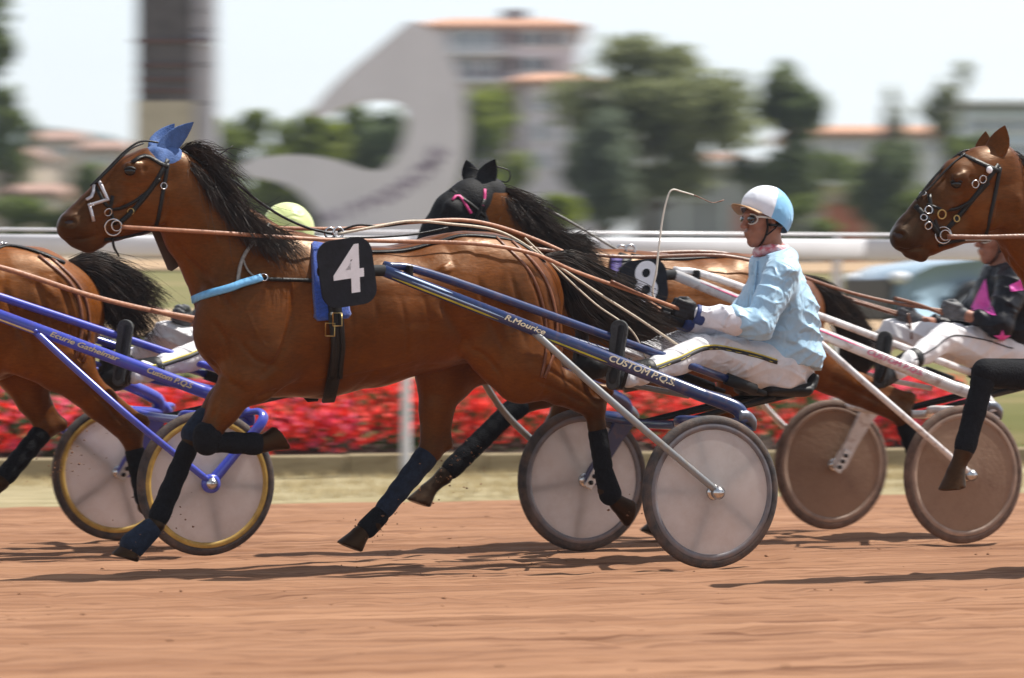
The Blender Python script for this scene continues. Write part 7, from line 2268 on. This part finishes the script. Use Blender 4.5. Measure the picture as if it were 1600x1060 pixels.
# ------------------------------------------------------------------ reins and whip
def rein(rig, label, paths, mat, w=0.016, extra=None):
    b = rig(*paths[0][len(paths[0]) // 2])
    wpos = rig.world((b[0], 0, 0))
    root = thing('reins', label, 'reins', (wpos[0], wpos[1], 0), RZ, 'driving reins')
    off = np.array((-b[0], 0, 0))
    for i, p in enumerate(paths):
        pts = catmull([rig(*q) + off for q in p], 8)
        nn = [np.array((0, 1.0, 0.25))] * len(pts)
        MB().ribbon(pts, nn, w, 0.004).build('rein', mat, root)
    for (p, m2, r) in (extra or []):
        MB().tube([rig(*q) + off for q in p], r, 7, 8).build('hand_hold', m2, root)
    return root
R = RIG_MAIN
rein(R, 'pale tan leather reins from the bit of horse 4 to the blue driver', [
    [(190, 355, 0.10), (240, 358, 0.13), (340, 364, 0.17), (490, 374, 0.16), (600, 377, 0.14), (740, 381, 0.20), (830, 396, 0.22), (900, 425, 0.20), (985, 455, 0.16), (1075, 488, 0.12)],
    [(190, 352, -0.10), (300, 352, -0.13), (525, 358, -0.06), (650, 347, -0.08), (740, 346, -0.10), (830, 372, -0.12), (930, 420, -0.1), (1050, 495, -0.07)]], M_TAN, 0.019,
    [([(955, 440, 0.18), (1000, 460, 0.15), (1045, 478, 0.12), (1078, 490, 0.11)], M_REIN_DK, 0.009), ([(960, 450, -0.08), (1010, 478, -0.07), (1050, 498, -0.07)], M_REIN_DK, 0.009)])
_o = np.zeros(3)
MB().tube([R(*q) + _o for q in ((528, 366, 0.05), (580, 356, 0.06), (640, 346, 0.06), (700, 350, 0.08), (780, 362, 0.10), (850, 402, 0.12), (930, 455, 0.16), (1000, 500, 0.2), (1060, 540, 0.16))], 0.0065, 7, 8).build('back_strap', M_CREAMWEB, H4.root, H4.off)
MB().tube([R(*q) + _o for q in ((528, 372, 0.0), (590, 371, 0.02), (650, 366, 0.03), (700, 356, 0.02))], 0.005, 7, 8).build('back_strap', M_LEATHER, H4.root, H4.off)
MB().tube([R(*q) + _o for q in ((528, 362, -0.03), (560, 352, -0.02), (600, 354, 0.0), (648, 346, 0.02))], 0.005, 7, 8).build('back_strap', M_LEATHER, H4.root, H4.off)
MB().tube([R(*q) + _o for q in ((820, 372, 0.12), (870, 420, 0.16), (930, 475, 0.22), (985, 515, 0.25), (1010, 560, 0.25))], 0.0045, 7, 8).build('back_strap', M_CREAMWEB, H4.root, H4.off)
# whip held by the blue driver
hp = R(1024, 470, 0.11)
wt = thing('whip', 'thin white whip held upright by the blue driver', 'whip', (*R.world((hp[0], 0, 0))[:2], 0), RZ)
_w = np.array((-hp[0], 0, 0))
MB().tube([R(*q) + _w for q in ((1064, 488, 0.11), (1022, 466, 0.11), (1026, 420, 0.11), (1034, 350, 0.1), (1042, 312, 0.1), (1050, 297, 0.1), (1066, 300, 0.1), (1084, 305, 0.1))], [0.006, 0.006, 0.0052, 0.0046, 0.0042, 0.004, 0.0038, 0.003], 8, 6).build('stick', pmat('ivory', (0.66, 0.62, 0.54), 0.4, 0.1, 40), wt)
MB().tube([R(*q) + _w for q in ((1084, 305, 0.1), (1098, 311, 0.1), (1114, 317, 0.1), (1131, 313, 0.1))], [0.003, 0.0022, 0.0022, 0.0034], 6, 6).build('lash', M_REIN_DK, wt)
R = RIG_WHITE
rein(R, 'brown leather reins from hooded horse 8 to the black and pink driver', [
    [(735, 372, 0.10), (860, 392, 0.17), (985, 402, 0.14), (1130, 400, 0.2), (1230, 425, 0.2), (1320, 455, 0.17), (1400, 474, 0.15), (1490, 488, 0.13)],
    [(735, 372, -0.10), (880, 388, -0.13), (985, 396, -0.1), (1130, 396, -0.1), (1240, 432, -0.1), (1320, 464, -0.1), (1420, 494, -0.10)]], M_REIN_DK, 0.018,
    [([(1398, 466, 0.15), (1440, 478, 0.14), (1488, 497, 0.13)], M_REIN_DK, 0.010), ([(1330, 470, -0.1), (1370, 482, -0.1), (1412, 496, -0.10)], M_REIN_DK, 0.010), ([(1418, 490, -0.08), (1422, 510, -0.06), (1424, 530, -0.06)], M_REIN_DK, 0.008)])
R = RIG_BLUE
rein(R, 'pale leather reins of the left bay trotter running to a hidden driver', [
    [(-300, 360, 0.12), (-100, 395, 0.2), (0, 418, 0.27), (60, 436, 0.27), (140, 462, 0.24), (230, 484, 0.18), (318, 500, 0.12)],
    [(-300, 360, -0.12), (-100, 392, -0.15), (0, 398, -0.16), (120, 430, -0.15), (220, 474, -0.12), (288, 497, -0.1)]], M_TAN, 0.026,
    [([(236, 484, 0.18), (262, 492, 0.15), (300, 502, 0.12)], M_TAN, 0.010)])
R = RIG_LAST
rein(R, 'smooth brown reins of the rightmost trotter leaving the picture', [
    [(1480, 370, 0.10), (1540, 371, 0.14), (1620, 370, 0.18), (1760, 378, 0.2), (1900, 390, 0.2)]], M_REIN_DK, 0.022)

# ------------------------------------------------------------------ summer haze
hz = MB().box((0, 545, 32), (3600, 1820, 74)).build('haze', None)
hm = bpy.data.materials.new('haze_air')
hm.use_nodes = True
hm.node_tree.nodes.remove(hm.node_tree.nodes['Principled BSDF'])
pv_ = hm.node_tree.nodes.new('ShaderNodeVolumePrincipled')
pv_.inputs['Color'].default_value = (0.72, 0.82, 0.97, 1)
pv_.inputs['Density'].default_value = 0.0004
pv_.inputs['Anisotropy'].default_value = 0.2
hm.node_tree.links.new(pv_.outputs[0], hm.node_tree.nodes['Material Output'].inputs['Volume'])
hz.data.materials.append(hm)
tag(hz, 'pale summer haze over the racecourse', 'haze', None, 'stuff')
SC.cycles.volume_bounces = 0
